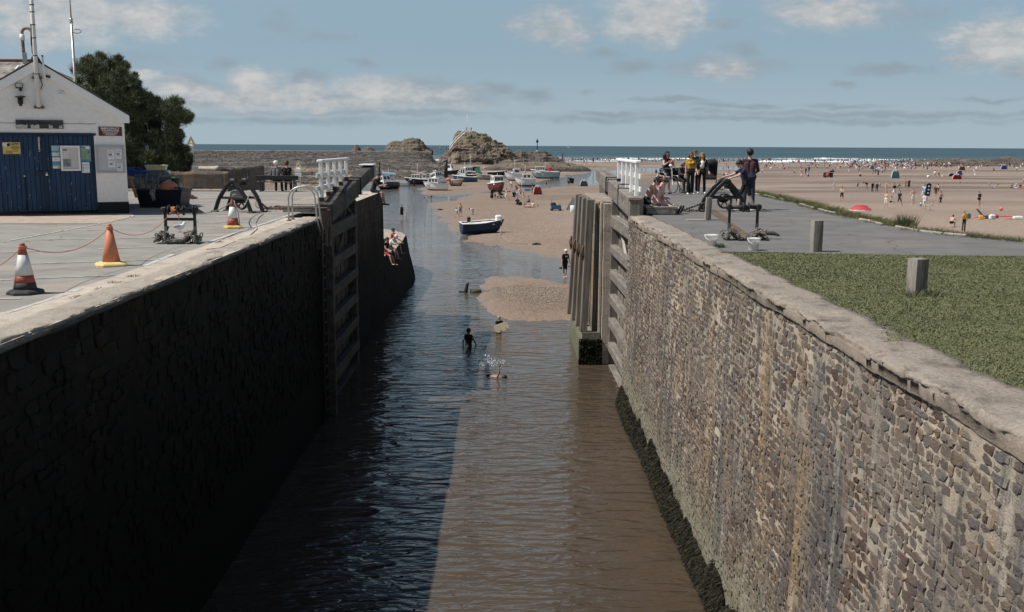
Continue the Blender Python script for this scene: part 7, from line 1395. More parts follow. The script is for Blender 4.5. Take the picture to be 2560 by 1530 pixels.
def boat(label, loc, yaw, L, B, D, up, low, heel=0, cab=None, mast=0, outboard=False, inside=WOODB, extra=None, group='boats aground in the harbour', strakes=0, scale=1.0, name='fishing_boat', cat='boat'):
    t = thing(name, label, cat, loc, 0, group); t.rotation_euler = (math.radians(heel), 0, yaw); S = hull_pts(L, B, D); n = len(S)
    def band(a, b, m, nm):
        mb = MB(); mb.sm = True
        for s_ in (1, -1):
            vs = [(p[0], p[1] * s_, p[2]) for st_ in S for p in (st_[a], st_[b])]; mb.add(vs, [(2 * i, 2 * i + 1, 2 * i + 3, 2 * i + 2) for i in range(n - 1)])
        if nm == 'hull': st_ = S[0]; mb.add([(p[0], p[1], p[2]) for p in st_] + [(p[0], -p[1], p[2]) for p in st_[::-1]], [tuple(range(8))], False)
        return mb, nm, m
    mb, nm, m = band(2, 3, up, 'hull'); mb2, _, _ = band(1, 2, up, 'x'); mb.add(mb2.v, mb2.f, True)
    if strakes:
        for k in range(strakes):
            f = (k + 1) / (strakes + 1)
            for s_ in (1, -1): mb.tube([((st_[1][0] * (1 - f) + st_[3][0] * f), s_ * ((st_[2][1] if f > .4 else st_[1][1]) * (1 - f) + st_[3][1] * f) * 1.0 + s_ * .012, st_[1][2] * (1 - f) + st_[3][2] * f) for st_ in S], .018, 4)
    mb.build('hull', t, up); mb, nm, m = band(0, 1, low, 'keel'); mb.build('bottom', t, low)
    mb = MB()
    for s_ in (1, -1): mb.tube([(st_[3][0], s_ * st_[3][1], st_[3][2]) for st_ in S], .055 * max(.7, L / 5), 6)
    mb.tube([(S[0][3][0], -S[0][3][1], S[0][3][2]), (S[0][3][0], S[0][3][1], S[0][3][2])], .05, 6); mb.build('gunwale', t, HW if up is not HW else HG)
    mb = MB(); d = .12 * D; mb.add([(st_[3][0], s_ * st_[3][1] * .97, st_[3][2] - d) for st_ in S for s_ in (1, -1)], [(2 * i, 2 * i + 1, 2 * i + 3, 2 * i + 2) for i in range(n - 1)]); mb.build('deck', t, inside)
    zs = D * 1.0
    if cab:
        for (x0, x1, w, h, rake, nw) in cab:
            mb = MB(); X0, X1 = L * x0, L * x1; W_ = B * w / 2; z0 = zs - d; P = [(X0, z0), (X1, z0), (X1 - rake * h, z0 + h), (X0 + .05 * h, z0 + h)]
            vs = [(x, -W_ * (1 if k < 2 else .86), z) for k, (x, z) in enumerate(P)] + [(x, W_ * (1 if k < 2 else .86), z) for k, (x, z) in enumerate(P)]
            mb.add(vs, [(0, 1, 2, 3), (7, 6, 5, 4), (0, 4, 5, 1), (1, 5, 6, 2), (2, 6, 7, 3), (3, 7, 4, 0)]); mb.box((((X0 + X1 - rake * h) / 2), 0, z0 + h + .03), ((X1 - X0) - rake * h + .12, W_ * 1.86, .07), bev=.02); c = mb.build('cabin', t, HW)
            for k in range(nw):
                f0, f1 = (k + .16) / nw, (k + .84) / nw; xa = X0 + .08 * h; xb = X1 - rake * h * .8 - .06
                for s_ in (1, -1):
                    yy = s_ * W_ * .93; mb = MB(); mb.add([(xa + (xb - xa) * f0, yy * 1.022, z0 + h * .48), (xa + (xb - xa) * f1, yy * 1.022, z0 + h * .48), (xa + (xb - xa) * f1, yy * .955, z0 + h * .88), (xa + (xb - xa) * f0, yy * .955, z0 + h * .88)] + [(xa + (xb - xa) * f0, yy * .9, z0 + h * .5), (xa + (xb - xa) * f1, yy * .9, z0 + h * .5), (xa + (xb - xa) * f1, yy * .86, z0 + h * .86), (xa + (xb - xa) * f0, yy * .86, z0 + h * .86)], [(0, 1, 2, 3), (0, 4, 5, 1), (1, 5, 6, 2), (2, 6, 7, 3), (3, 7, 4, 0)]); mb.build('window', c, WIN)
            for s_ in (-.62, 0, .62):
                mb = MB(); ww = W_ * .26; q = lambda f: X1 - rake * h * f + .014
                mb.add([(q(.48), W_ * s_ * .9 - ww, z0 + h * .48), (q(.48), W_ * s_ * .9 + ww, z0 + h * .48), (q(.88), W_ * s_ * .85 + ww * .92, z0 + h * .88), (q(.88), W_ * s_ * .85 - ww * .92, z0 + h * .88)] + [(q(.48) - .05, W_ * s_ * .9, z0 + h * .5), (q(.88) - .05, W_ * s_ * .85, z0 + h * .86)], [(0, 1, 2, 3), (0, 4, 1), (2, 5, 3)]); mb.build('window', c, WIN)
    if mast: mb = MB(); mb.tube([(L * .02, 0, zs), (L * .02, 0, zs + mast)], [.05, .025], 6); mb.tube([(L * .02, -.3, zs + mast * .75), (L * .02, .3, zs + mast * .75)], .02, 5); mb.build('mast', t, HW)
    t.scale = (scale, scale, scale * 1.12)
    if outboard: mb = MB(); mb.box((-L / 2 - .12, 0, zs + .22), (.30, .30, .42), bev=.08); mb.box((-L / 2 - .12, 0, zs - .35), (.12, .10, .9), bev=.03); mb.build('outboard_motor', t, HK)
    if extra: extra(t, L, B, D, zs)
    return t
OB = lambda x, y: on_beach(940 + x / 8.277, 390 + y / 8.277)
OC = lambda x, y: on_beach(1220 + x / 8.73, 390 + y / 8.73)
R_ = math.radians
def hoop_canopy(col):
    def f(t, L, B, D, zs): mb = MB(); mb.sm = True; n = 9; vs = [(x, B * .48 * math.cos(a), zs + .75 * math.sin(a) * (1 - .25 * k)) for k, x in enumerate((-L * .35, L * .05, L * .38)) for a in np.linspace(0, math.pi, n)]; mb.add(vs, [(k * n + q, k * n + q + 1, (k + 1) * n + q + 1, (k + 1) * n + q) for k in range(2) for q in range(n - 1)]); mb.build('canopy', t, col)
    return f
def buoys(*cs):
    def f(t, L, B, D, zs):
        for c in cs: mb = MB(); mb.ball((L * c[0], B * c[1], zs + c[2]), c[3], 14, 8); mb.build('fender_buoy', t, BUOY)
    return f
boat('navy hulled boat with a white wheelhouse heeled over nearest the pier head', OB(255, 695), R_(238), 5.4, 2.1, 1.0, HN, HK, 20, [(-.12, .34, .8, 1.35, .30, 2)], 0, False, HW, lambda t, L, B, D, zs: (lambda mb: (mb.tube([(.5 + .28 * math.cos(a), .2 + .28 * math.sin(a), zs + 1.32) for a in np.linspace(0, 5.9, 14)], .06, 6, closed=True), mb.build('life_ring', t, BUOY)))(MB()))
boat('white boat under a pale blue canopy behind the heeled navy boat', OB(250, 470), R_(20), 4.4, 1.8, .8, HW, HG, 4, None, 1.6, False, HW, hoop_canopy(M('canopy_blue', (.22, .36, .46), .7)))
boat('small white open boat with a blue cover and outboard beside the heeled navy boat', OB(490, 625), R_(160), 3.9, 1.6, .7, HW, HG, -6, None, 0, True, TRP)
boat('long navy hulled boat with a white cabin and thin mast', OB(870, 596), R_(184), 4.9, 1.9, 1.0, HN, HK, 0, [(-.08, .36, .7, .95, .55, 3), (-.34, -.12, .62, .95, .35, 1)], 2.9, False, HW)
boat('white motor boat with a black bottom and three side windows, stranded on the flats', OB(1245, 712), R_(176), 4.1, 1.7, 1.05, HW, HK, 0, [(-.10, .42, .74, .95, .5, 3)], 2.2, False, HK)
boat('white wheelhouse boat tipped over behind the three windowed motor boat', OB(1290, 585), R_(232), 4.4, 2.0, .8, HW, HG, 20, [(-.25, .30, .85, 1.5, .3, 3)], 1.2, False, HW)
boat('grey inflatable dinghy by the dark rocks', OB(1100, 425), R_(185), 4.6, 1.6, .6, HG, HG, 0, None, 0, True, HK)
boat('pale open boat with an upturned outboard by the dark rocks', OB(1290, 400), R_(10), 4.4, 1.6, .6, HW, HG, 3, [(-.3, -.1, .5, .6, .2, 1)], 0, True, HG)
boat('small white cabin boat with a black hull beside the thick black post', OB(1560, 388), R_(-22), 4.2, 1.7, .95, HK, HK, -4, [(-.34, .12, .8, 1.6, .3, 1)], 2.6, False, HW)
boat('large white cabin cruiser with a black hull and dark open stern', OB(1960, 440), R_(198), 5.4, 2.1, 1.1, HK, HK, 0, [(-.05, .40, .8, 1.25, .5, 3)], 3.4, False, HK, lambda t, L, B, D, zs: (lambda mb: (mb.box((-L * .24, 0, zs + .75), (L * .34, B * .78, .9), bev=.1), mb.build('cockpit_cover', t, HK)))(MB()))
boat('blue hulled boat with a narrow white wheelhouse', OB(1850, 540), R_(172), 5.2, 1.9, 1.0, HBL, HBL, 0, [(-.02, .22, .7, 1.75, .1, 2)], 2.8, False, HW, lambda t, L, B, D, zs: (lambda mb: (mb.tube([(-L * .1, -B * .4, zs + .5), (-L * .3, -B * .42, zs + .5), (-L * .45, -B * .4, zs + .4)], .04, 5), mb.tube([(-L * .1, B * .4, zs + .5), (-L * .45, B * .4, zs + .4)], .04, 5), mb.build('side_rail', t, HW)))(MB()))
boat('small wooden tub with orange buoys in front of the blue hulled boat', OB(1670, 622), R_(-40), 3.0, 1.5, .95, WOODB, HK, -8, None, 1.6, False, HG, buoys((-.5, -.7, .05, .32), (-.3, -.85, .1, .26)))
boat('grey dinghy with a green flag behind it, right of the cabin cruiser', OB(2240, 488), R_(185), 3.6, 1.6, .95, HG, HK, 0, None, 1.9, False, HG, lambda t, L, B, D, zs: (lambda mb: (mb.box((L * .42, .1, zs + 1.0), (1.15, .03, 1.2), mtx=Matrix.Translation((L * .42, .1, zs + .95)) @ Matrix.Rotation(.35, 4, 'Y')), mb.build('green_flag', t, M('flag_green', (.10, .36, .20), .8))))(MB()))
boat('dark open rowing boat with pale thwarts beyond the grey dinghy', OC(195, 436), R_(4), 5.0, 1.8, .95, M('hull_dark_brown', (.045, .035, .03), .6), HK, 0, None, 0, False, HW, None, strakes=2, name='rowing_boat')
boat('white cruiser with a dark windscreen behind the tipped black dinghy', OC(590, 540), R_(188), 4.4, 1.9, 1.3, HW, HG, 0, [(-.25, .22, .76, 1.15, .55, 1)], 2.8, True, HW)
boat('black dinghy standing on its side against the white cruiser', OC(540, 540), R_(160), 2.6, 1.2, .55, HK, HK, 42, None, 0, False, HG)
boat('white cruiser with an orange buoy over its side, right of the black dinghy', OC(815, 655), R_(184), 3.9, 1.7, 1.15, HW, HK, 0, [(-.28, .24, .74, 1.05, .4, 2)], 2.4, False, HW, buoys((-.40, -.62, -.15, .28)))
boat('turquoise hulled fishing boat with a five windowed white wheelhouse', OC(1260, 492), R_(181), 6.6, 2.3, 1.45, HT, HN, 0, [(.05, .40, .82, 1.25, .15, 5)], 2.2, True, HW, lambda t, L, B, D, zs: (lambda mb: (mb.box((-L * .16, 0, zs + .55), (.9, .9, .9), bev=.12), mb.build('red_gear', t, REDC)))(MB()))
boat('white cabin boat with a dark red hull seen bow on behind the picnic group', OC(200, 775), R_(-72), 5.2, 2.3, 1.2, HR, HR, 0, [(-.20, .24, .84, 1.35, .3, 2)], 1.6, False, HW)
def fg(t, L, B, D, zs):
    mb = MB(); mb.box((L * .41, 0, zs + .34), (.52, .58, .62), bev=.08); mb.build('bow_locker', t, HW); mb = MB()
    for x in (-.25, .02, .24): mb.box((L * x, 0, zs - .06), (.22, B * .86, .05))
    mb.build('thwart', t, HW); mb = MB(); mb.box((-L * .30, .25, zs + .26), (.30, .34, .48), bev=.12); mb.build('outboard_motor', t, HK)
    mb = MB(); put = text_mesh('', .1) if False else None
    mb.tube([(L * .36, -.3, zs + .5), (L * .1, -.45, zs + .28), (-L * .1, -.5, zs + .1)], .012, 5); mb.build('rail_rope', t, ROPE2)
bp_ = on_beach(1204, 584); BB = boat('dark blue clinker rowing boat aground on the edge of the sandbank', bp_ + Vector((0, 0, -.02)), R_(14), 3.75, 1.85, 1.0, M('clinker_blue', (.016, .032, .075), .45, var=.15), HN, 3, None, 0, False, HW, fg, None, 5, name='rowing_boat'); BB.scale = (1, 1, 1)
a = bp_ + Vector((1.75, .3, .9)); g1 = on_beach(1250, 590); g2 = on_beach(1275, 606); g3 = on_beach(1318, 611); mb = MB(); mb.tube([a, a + (g1 - a) * .5 + Vector((0, 0, -.25)), g1 + Vector((0, 0, .03)), g2 + Vector((0, 0, .03)), g3 + Vector((0, 0, .03))], .030, 6); tag(mb.build('mooring_rope', m=ROPE2), 'mooring rope trailing from the blue rowing boat over the sand', 'rope')
b = on_beach(1152, 580); a = bp_ + Vector((-1.8, -.3, .75)); mb = MB(); mb.tube([a, (a + b) / 2 + Vector((.1, 0, -.1)), b + Vector((0, 0, .03)), b + Vector((-.35, 0, .03))], .025, 6); tag(mb.build('stern_rope', m=ROPE2), 'short rope hanging from the stern of the blue rowing boat', 'rope')
for (px, py, lb) in ((1341, 612, 'dark strip of driftwood on the sandbank right of the mooring rope'), (1265, 680, 'small dark stone in the shallows above the shingle bank'), (1100, 525, 'thin pale stick lying at the edge of the shallows')):
    p = on_beach(px, py); o = MB().tube([(-.35, 0, .03), (.0, .03, .09), (.38, -.02, .04)], [.06, .09, .04], 7).build('driftwood', m=MATS['dark_stick']); o.location = p; tag(o, lb, 'driftwood')
p = at(1180, 731, ZB); t = thing('sunken_stump', 'dark stump and mossy stone rising from the shallows left of the shingle', 'stump', at(1170, 731, ZB)); q = p - t.location; mb = MB(); mb.tube([(-.15, 0, -.2), (-.1, 0, .15), (-.05, .02, .42), (.03, 0, .5)], [.12, .1, .09, .06], 8); mb.build('post_stub', t, MATS['dark_stick']); mb = MB(); mb.ball((.42, .05, .05), .2, 12, 8, (1.6, .9, .8)); mb.build('mossy_stone', t, M('mossy', (.07, .08, .035), .8, var=.4, bump=.6)); mb = MB(); mb.bar((-.1, 0, .02), (-.5, .1, .04), .07, .06); mb.build('root', t, MATS['dark_stick'])
# ================================================================== BATHERS
def shallow(px, py): p = at(px, py, ZB); p.z = max(gz(p.x, p.y), ZB - .12); return p
# swimmers in the lock
p = at(1171, 862, ZB); person('child with long dark hair standing waist deep in the lock, seen from behind', (p.x, p.y, ZB - .92), math.radians(165), 1.62, dict(fem=1, lean=4, legs=((2, 4, 2), (-2, 4, 2)), arms=((8, 24, 30), (22, 26, 24)), sleeve=0, short=.3), dict(top=BLACK, low=BLACK, skin=SK['tan']), 'pony', 'dark', None, None, .016)
p = at(1247, 830, ZB); person('child in a dark wetsuit carrying a cream bodyboard in the lock shallows', (p.x, p.y, ZB - .55), math.radians(20), 1.28, dict(lean=6, legs=((4, 5, 6), (-4, 5, 6)), arms=((40, 14, 60, .3), (40, 14, 60, .3)), sleeve=1.0, short=1.4), dict(top=BLACK, low=BLACK, skin=SK['fair']), 'short', 'blond', None, lambda o, F, h, l: grow('bodyboard', o, lambda mb: mb.xf(Matrix.Translation((0.02, -.34, 1.08)) @ Matrix.Rotation(-.25, 4, 'Y') @ Matrix.Rotation(-.5, 4, 'X')) if mb.prism([(-.42, -.14), (-.30, -.25), (.36, -.25), (.46, -.1), (.44, .16), (.30, .26), (-.34, .24), (-.44, .1)], -.03, .03, 'XZ') else None, M('board_cream', (.42, .36, .25), .6)), .016)
p = at(1222, 938, ZB); person('swimmer doing front crawl in the lock, dark hair and shoulder showing', (p.x, p.y, ZB - .10), math.radians(60), 1.6, dict(lean=88, head=-8, legs=((-4, 4, 6), (6, 4, 14)), arms=((150, 10, 20), (60, 10, 10)), sleeve=0, short=.5, base=.04), dict(top=SK['tan'], low=BLACK, skin=SK['tan']), 'short', 'dark', None, None, .02, False)
rng = np.random.RandomState(77); K = 800; c = np.array(at(1215, 916, ZB)); r = np.abs(rng.normal(0, .34, K)); a_ = rng.uniform(0, 6.28, K); P = c + np.stack([r * np.cos(a_) * 1.1 + .05, r * np.sin(a_) * .8, np.abs(rng.normal(0, .18, K)) * np.exp(-r)], -1); up_ = rng.uniform(0, 1, K) < .25; P[up_] = c + np.stack([rng.normal(.28, .28, up_.sum()), rng.normal(.2, .25, up_.sum()), rng.gamma(2, .11, up_.sum())], -1)
s_ = rng.uniform(.006, .024, K)[:, None]; d1_ = rng.normal(size=(K, 3)) * s_; d2_ = rng.normal(size=(K, 3)) * s_; o = tri_soup('splash', np.stack([P, P + d1_, P + d2_], 1), FOAM); tag(o, 'white splash thrown up behind the swimmer', 'splash', kind='stuff')
# walking man by the pier
p = shallow(1412, 693); p.z += .02
def ex_shoes(o, F, h, l): grow('carried_shoes', o, lambda mb: (mb.ball((-.30, -.05, .60), .07, 10, 6, (.8, 1.4, .9)), mb.ball((-.32, .03, .58), .06, 10, 6, (.8, 1.4, .9)), mb.ball((.31, -.02, .66), .06, 10, 6, (1.5, .6, .6))), BLACK); grow('shirt_print', o, lambda mb: (mb.box((.02, -.155, 1.30), (.17, .012, .035)), mb.box((.02, -.158, 1.26), (.13, .012, .02))), WCL)
person('white haired man in navy t-shirt and black shorts carrying shoes beside the sunlit pier', p, .5, 1.78, dict(lean=6, head=14, legs=((10, 4, 10), (-6, 4, 6)), arms=((0, 12, 10), (4, 14, 14)), sleeve=.7, short=.9, fat=1.2), dict(top=NAVY, low=BLACK, skin=SK['fair']), 'short', 'white', None, ex_shoes, .016)
person('woman in a black swimsuit and skirt standing in the river shallows', shallow(1004.5, 546), .1, 1.66, dict(fem=1, legs=((2, 4, 2), (-2, 4, 2)), arms=((4, 12, 14), (4, 12, 16)), sleeve=0, short=.45, skirt=(.30, .13), fat=1.1), dict(top=BLACK, low=BLACK, skin=SK['fair']), 'bun', 'brown', None, None, .02)
person('toddler beside the woman in the black swimsuit', shallow(1015, 547), .1, .95, dict(legs=((2, 6, 6), (-2, 6, 6)), arms=((10, 25, 20), (10, 25, 20)), sleeve=0, short=.4, fat=1.2), dict(top=SK['pale'], low=WCL, skin=SK['pale']), 'short', 'blond', None, None, .02)
person('person in dark clothes wading beside the long navy boat', shallow(1035, 472), math.pi, 1.6, dict(legs=((2, 3, 2), (-2, 3, 2)), sleeve=1, short=.9), dict(top=BLACK, low=BLACK, skin=SK['fair']), 'short', 'dark', None, None, .024)
person('boy in a yellow top and blue shorts at the water edge', on_beach(1151, 541), .2, 1.5, dict(lean=2, head=15, legs=((8, 3, 6), (-6, 3, 4)), arms=((10, 8, 40), (10, 10, 20)), sleeve=.6, short=.95), dict(top=YELC, low=BLUEC, skin=SK['fair']), 'short', 'dark', None, None, .02)
person('small child in a white top striding beside the boy in yellow', on_beach(1143, 543), -.9, 1.15, dict(lean=18, legs=((28, 4, 12), (-24, 4, 8)), arms=((30, 10, 20), (-20, 10, 20)), sleeve=.6, short=.3), dict(top=WCL, low=BLUEC, skin=SK['fair']), 'short', 'brown', None, None, .02)
person('child in white bending down on the sandbank right of the boy in yellow', on_beach(1183, 537), -1.2, 1.2, dict(lean=85, head=-20, legs=((8, 5, 10), (4, 5, 10)), arms=((70, 8, 8), (60, 8, 8)), sleeve=.6, short=.4), dict(top=WCL, low=GREYC, skin=SK['fair']), 'short', 'brown', None, None, .02)
person('child in black bending flat over the shallow river', shallow(1061, 502), 1.5, 1.15, dict(lean=88, legs=((30, 4, 40), (24, 4, 40)), arms=((80, 5, 5), (70, 5, 5)), sleeve=.3, short=.5), dict(top=SK['pale'], low=BLACK, skin=SK['pale']), 'short', 'dark', None, None, .02)
person('bare backed child bending over with hands in the shallow river', shallow(1079, 502), -1.3, 1.35, dict(lean=84, head=10, legs=((10, 4, 14), (6, 4, 14)), arms=((70, 5, 5), (70, 5, 5)), sleeve=0, short=.4), dict(top=SK['fair'], low=BLACK, skin=SK['fair']), 'short', 'brown', None, None, .02)
# quick figures: hair in the same body, one mesh each
POSE = dict(stand=dict(legs=((2, 4, 3), (-3, 4, 3)), arms=((6, 12, 14), (2, 12, 18))), walk=dict(lean=4, legs=((24, 3, 8), (-20, 3, 12)), arms=((-18, 10, 14), (20, 10, 20))), hips=dict(legs=((2, 6, 2), (-2, 6, 2)), arms=((-8, 38, 85, .8), (-6, 38, 85, .8))), bend=dict(lean=82, head=-10, legs=((10, 5, 14), (4, 5, 14)), arms=((70, 6, 6), (80, 6, 6))),
            sit=dict(lean=14, legs=((74, 8, 30), (84, 10, 50)), arms=((25, 14, 40), (-20, 18, 5)), base=.12), squat=dict(lean=34, legs=((96, 14, 128), (90, 14, 124)), arms=((50, 8, 40), (60, 8, 30))), lie=dict(lean=74, legs=((-70, 4, 4), (-66, 4, 8)), arms=((40, 20, 60), (40, 20, 60)), base=.14), phone=dict(head=22, legs=((2, 4, 2), (-4, 4, 3)), arms=((24, 6, 70, .25), (24, 6, 70, .25))), reach=dict(lean=6, legs=((10, 8, 6), (-10, 8, 6)), arms=((86, 12, 6), (30, 24, 30))))
def quick(label, loc, rz, H, pose, top, low, skin='fair', hair='dark', short=.8, sleeve=.6, group=None, fem=0, voxel=.03, skirt=None, hairlen=0, fat=1.0, cat='person'):
    ps = dict(POSE[pose]); ps.update(short=short, sleeve=sleeve, fem=fem, fat=fat, hairlen=hairlen)
    if skirt: ps['skirt'] = skirt
    me, _ = body_mesh(ps, dict(top=top, low=low, skin=SK[skin]), voxel, False, HAIR[hair]); o = bpy.data.objects.new('person', me); COL.objects.link(o); o.location = loc; o.rotation_euler = (0, 0, rz); s_ = H / 1.755; o.scale = (s_,) * 3; return tag(o, label, 'person', group)
def hpx(px, py, h, pl=None):
    p = on_beach(px, py); return p, h * p.y / 2490
Z6 = lambda x, y: (2100 + x / 5.398, 400 + y / 5.398)
B_ = SK['fair']; G2 = 'bathers on the open sand beyond the tarmac'
for (x, y, h, lb, rz, pose, top, low, kw) in [
    (235, 398, 115, 'bare chested boy in dark shorts left of the bending person in black', .6, 'stand', B_, BLACK, dict(short=.9, sleeve=0)), (360, 400, 100, 'person in black bending double on the sand', -1.2, 'bend', BLACK, BLACK, dict(short=.4)),
    (435, 440, 145, 'person in a full black wetsuit, left one of the two', .2, 'stand', BLACK, BLACK, dict(short=1.9, sleeve=1.9)), (495, 440, 140, 'person in a full black wetsuit stepping out, right one of the two', -.5, 'walk', BLACK, BLACK, dict(short=1.9, sleeve=1.9)), (535, 392, 100, 'child in a pale top behind the right hand wetsuit', .3, 'stand', WCL, GREYC, {}),
    (622, 430, 138, 'woman in an orange bikini walking on the sand', -.4, 'walk', B_, ORC, dict(short=.1, sleeve=0, fem=1)), (725, 500, 190, 'person in a black top with a pale blue towel round the waist', .5, 'walk', BLACK, SKY_, dict(short=.4, skirt=(.30, .16))), (775, 415, 85, 'child in brown kneeling behind the pale blue towel', .5, 'squat', OLIVE, OLIVE, {}),
    (615, 655, 232, 'bare chested man in long white shorts nearest the red parasol', -1.0, 'stand', B_, WCL, dict(short=.95, sleeve=0)), (680, 580, 90, 'child sitting on the sand behind the man in white shorts', .9, 'sit', B_, BLACK, dict(sleeve=0, short=.5)), (800, 635, 222, 'walking boy in a black t-shirt and black shorts', -.9, 'walk', BLACK, BLACK, dict(short=.9, sleeve=.8)),
    (980, 605, 222, 'bare chested boy in white shorts with elbows out', .1, 'hips', B_, WCL, dict(short=.7, sleeve=0)), (1122, 560, 245, 'tall person in a pale blue shirt and dark hat in front of the black flag', -.5, 'reach', SKY_, SKY_, dict(short=.8)), (1135, 685, 236, 'person in a white printed t-shirt and white shorts, back turned', 3.0, 'stand', WCL, WCL, dict(short=.8)), (1085, 668, 112, 'small child in pale blue at the side of the white t-shirt', 2.6, 'stand', SKY_, BLUEC, {}),
    (1350, 638, 222, 'bare chested man in long black shorts with a raised hand', .5, 'walk', B_, BLACK, dict(short=1.0, sleeve=0)), (1285, 515, 175, 'person in dark maroon behind the man in black shorts', -.2, 'walk', C('maroon', (.08, .03, .035)), OLIVE, {}), (1315, 480, 160, 'bare backed person in dark shorts right of the maroon top', 2.7, 'stand', B_, BLACK, dict(sleeve=0)),
    (1868, 660, 235, 'woman in a black swimsuit with bare legs standing alone', .3, 'hips', BLACK, BLACK, dict(short=.15, sleeve=.2, fem=1)), (875, 402, 138, 'person in a floral shirt and pink skirt', .2, 'stand', PINKF, PINKF, dict(skirt=(.28, .15))), (925, 402, 145, 'blond woman in a black dress beside the floral shirt', -.3, 'stand', BLACK, BLACK, dict(skirt=(.34, .14), fem=1, hair='blond')),
    (1612, 372, 88, 'bare child walking alone by the thin stream', .4, 'walk', B_, B_, dict(sleeve=0, short=.3)), (1330, 242, 112, 'bare chested person in dark shorts far right of the teal tent', -.3, 'walk', B_, OLIVE, dict(sleeve=0)), (515, 206, 78, 'person wearing a long black robe', .1, 'stand', BLACK, BLACK, dict(skirt=(.75, .17), sleeve=1.8)), (472, 206, 98, 'person in grey standing left of the black robe', .3, 'stand', GREYC, OLIVE, {}),
    (2013, 385, 100, 'child in a pale swimsuit by the stream at the right', .2, 'stand', WCL, WCL, dict(sleeve=0, short=.3)), (2130, 360, 68, 'child in dark shorts running right of the pale swimsuit', -.8, 'reach', B_, BLACK, dict(sleeve=0)), (2062, 388, 50, 'child lying on the sand between the two stream children', 1.2, 'lie', B_, BLUEC, dict(sleeve=0)), (2308, 380, 62, 'person in grey sitting at the right, first of the seated three', .3, 'sit', GREYC, BLACK, {}), (2368, 382, 64, 'person in white with a pale hat sitting, middle of the seated three', 0, 'sit', WCL, WCL, dict(hair='white')), (2428, 382, 68, 'person with dark hair and a red skirt sitting, last of the seated three', -.3, 'sit', OLIVE, REDC, dict(skirt=(.3, .16))),
    (20, 575, 215, 'bare chested boy in black shorts looking at his hands', -.6, 'phone', B_, BLACK, dict(short=.85, sleeve=0)), (1665, 975, 290, 'boy in an orange t-shirt and dark trousers near the tarmac edge', .15, 'stand', ORC, BLACK, dict(short=1.9)), (1497, 915, 152, 'bare backed boy crouching near the tarmac edge', 2.4, 'squat', B_, BLACK, dict(sleeve=0, short=.5)), (2475, 350, 125, 'person in white and jeans at the right edge of the sand', .6, 'walk', WCL, BLUEC, dict(short=1.8)), (1232, 632, 52, 'small child crouching right of the white folding table', .5, 'squat', WCL, OLIVE, {})]:
    p, H = hpx(*Z6(x, y), h / 5.398); quick(lb, p, rz, H if pose not in ('bend', 'sit', 'squat', 'lie') else {'bend': H * 1.55, 'sit': H * 1.95, 'squat': H * 1.75, 'lie': H * 2.2}[pose], pose, top, low, group=G2, voxel=.028, **kw)
p, H = hpx(2083.8, 477, 20); quick('small child all in white with a white hat', p, .3, H, 'stand', WCL, WCL, hair='white', short=1.5, group=G2)
# banner, parasol, tents, picnic things
p = on_beach(2311, 508); t = thing('feather_flag', 'black feather flag with white emblems behind the pale blue shirt', 'flag', p); h = 2.55; mb = MB(); mb.tube([(0, 0, 0), (.02, 0, h * .5), (.12, 0, h * .94), (.4, 0, h)], .025, 6); mb.build('pole', t, IRON); mb = MB(); mb.prism([(.03, h * .38), (.62, h * .34), (.74, h * .96), (.45, h + .02), (.14, h * .94)], -.012, .012, 'XZ'); mb.build('cloth', t, C('flag_black', (.022, .016, .016))); mb = MB()
for k in range(3): mb.ball((.38 + .03 * k, -.016, h * (.50 + .17 * k)), .12, 10, 6, (1, .06, .9))
mb.build('emblem', t, WCL)
def parasol(px, pyrim, pytop, w, y, label, m, rimm, seeds=False):
    c = aty(px, pyrim, y); top = aty(px, pytop, y); R = w / 2 * y / 2490; h = top.z - c.z; gz_ = gz(c.x, c.y); t = thing('beach_parasol', label, 'parasol', (c.x, c.y, gz_)); zr = c.z - gz_; mb = MB(); n = 16; rows = []
    for k in range(7): f = k / 6; rows.append([(R * f * math.cos(6.2832 * j / n) * (1 if j % 2 == 0 else .975), R * f * math.sin(6.2832 * j / n), zr + h * (1 - f ** 1.9) - (.03 * f if j % 2 else 0)) for j in range(n)])
    vs = [p for r in rows for p in r]; mb.add(vs, [(k * n + j, k * n + (j + 1) % n, (k + 1) * n + (j + 1) % n, (k + 1) * n + j) for k in range(6) for j in range(n)], True); mb.build('canopy', t, m)
    mb = MB(); mb.add([(p[0], p[1], p[2]) for p in rows[6]] + [(p[0] * 1.01, p[1] * 1.01, p[2] - .09) for p in rows[6]], [(j, (j + 1) % n, n + (j + 1) % n, n + j) for j in range(n)]); mb.build('rim', t, rimm); mb = MB(); mb.tube([(R * .35, 0, 0), (.02, 0, zr + h + .05)], .022, 6); mb.build('pole', t, STEEL)
    if seeds: mb = MB(); [mb.ball((R * .55 * math.cos(a), R * .55 * math.sin(a), zr + h * .69), .05, 8, 5, (1, 1, .5)) for a in np.linspace(3.4, 6.0, 7)]; mb.build('seed_dots', t, BLACK)
parasol(2151, 523.5, 511, 56, 92, 'red watermelon parasol just beyond the tarmac edge', M('parasol_red', (.42, .06, .075), .7, var=.06), WCL, True)
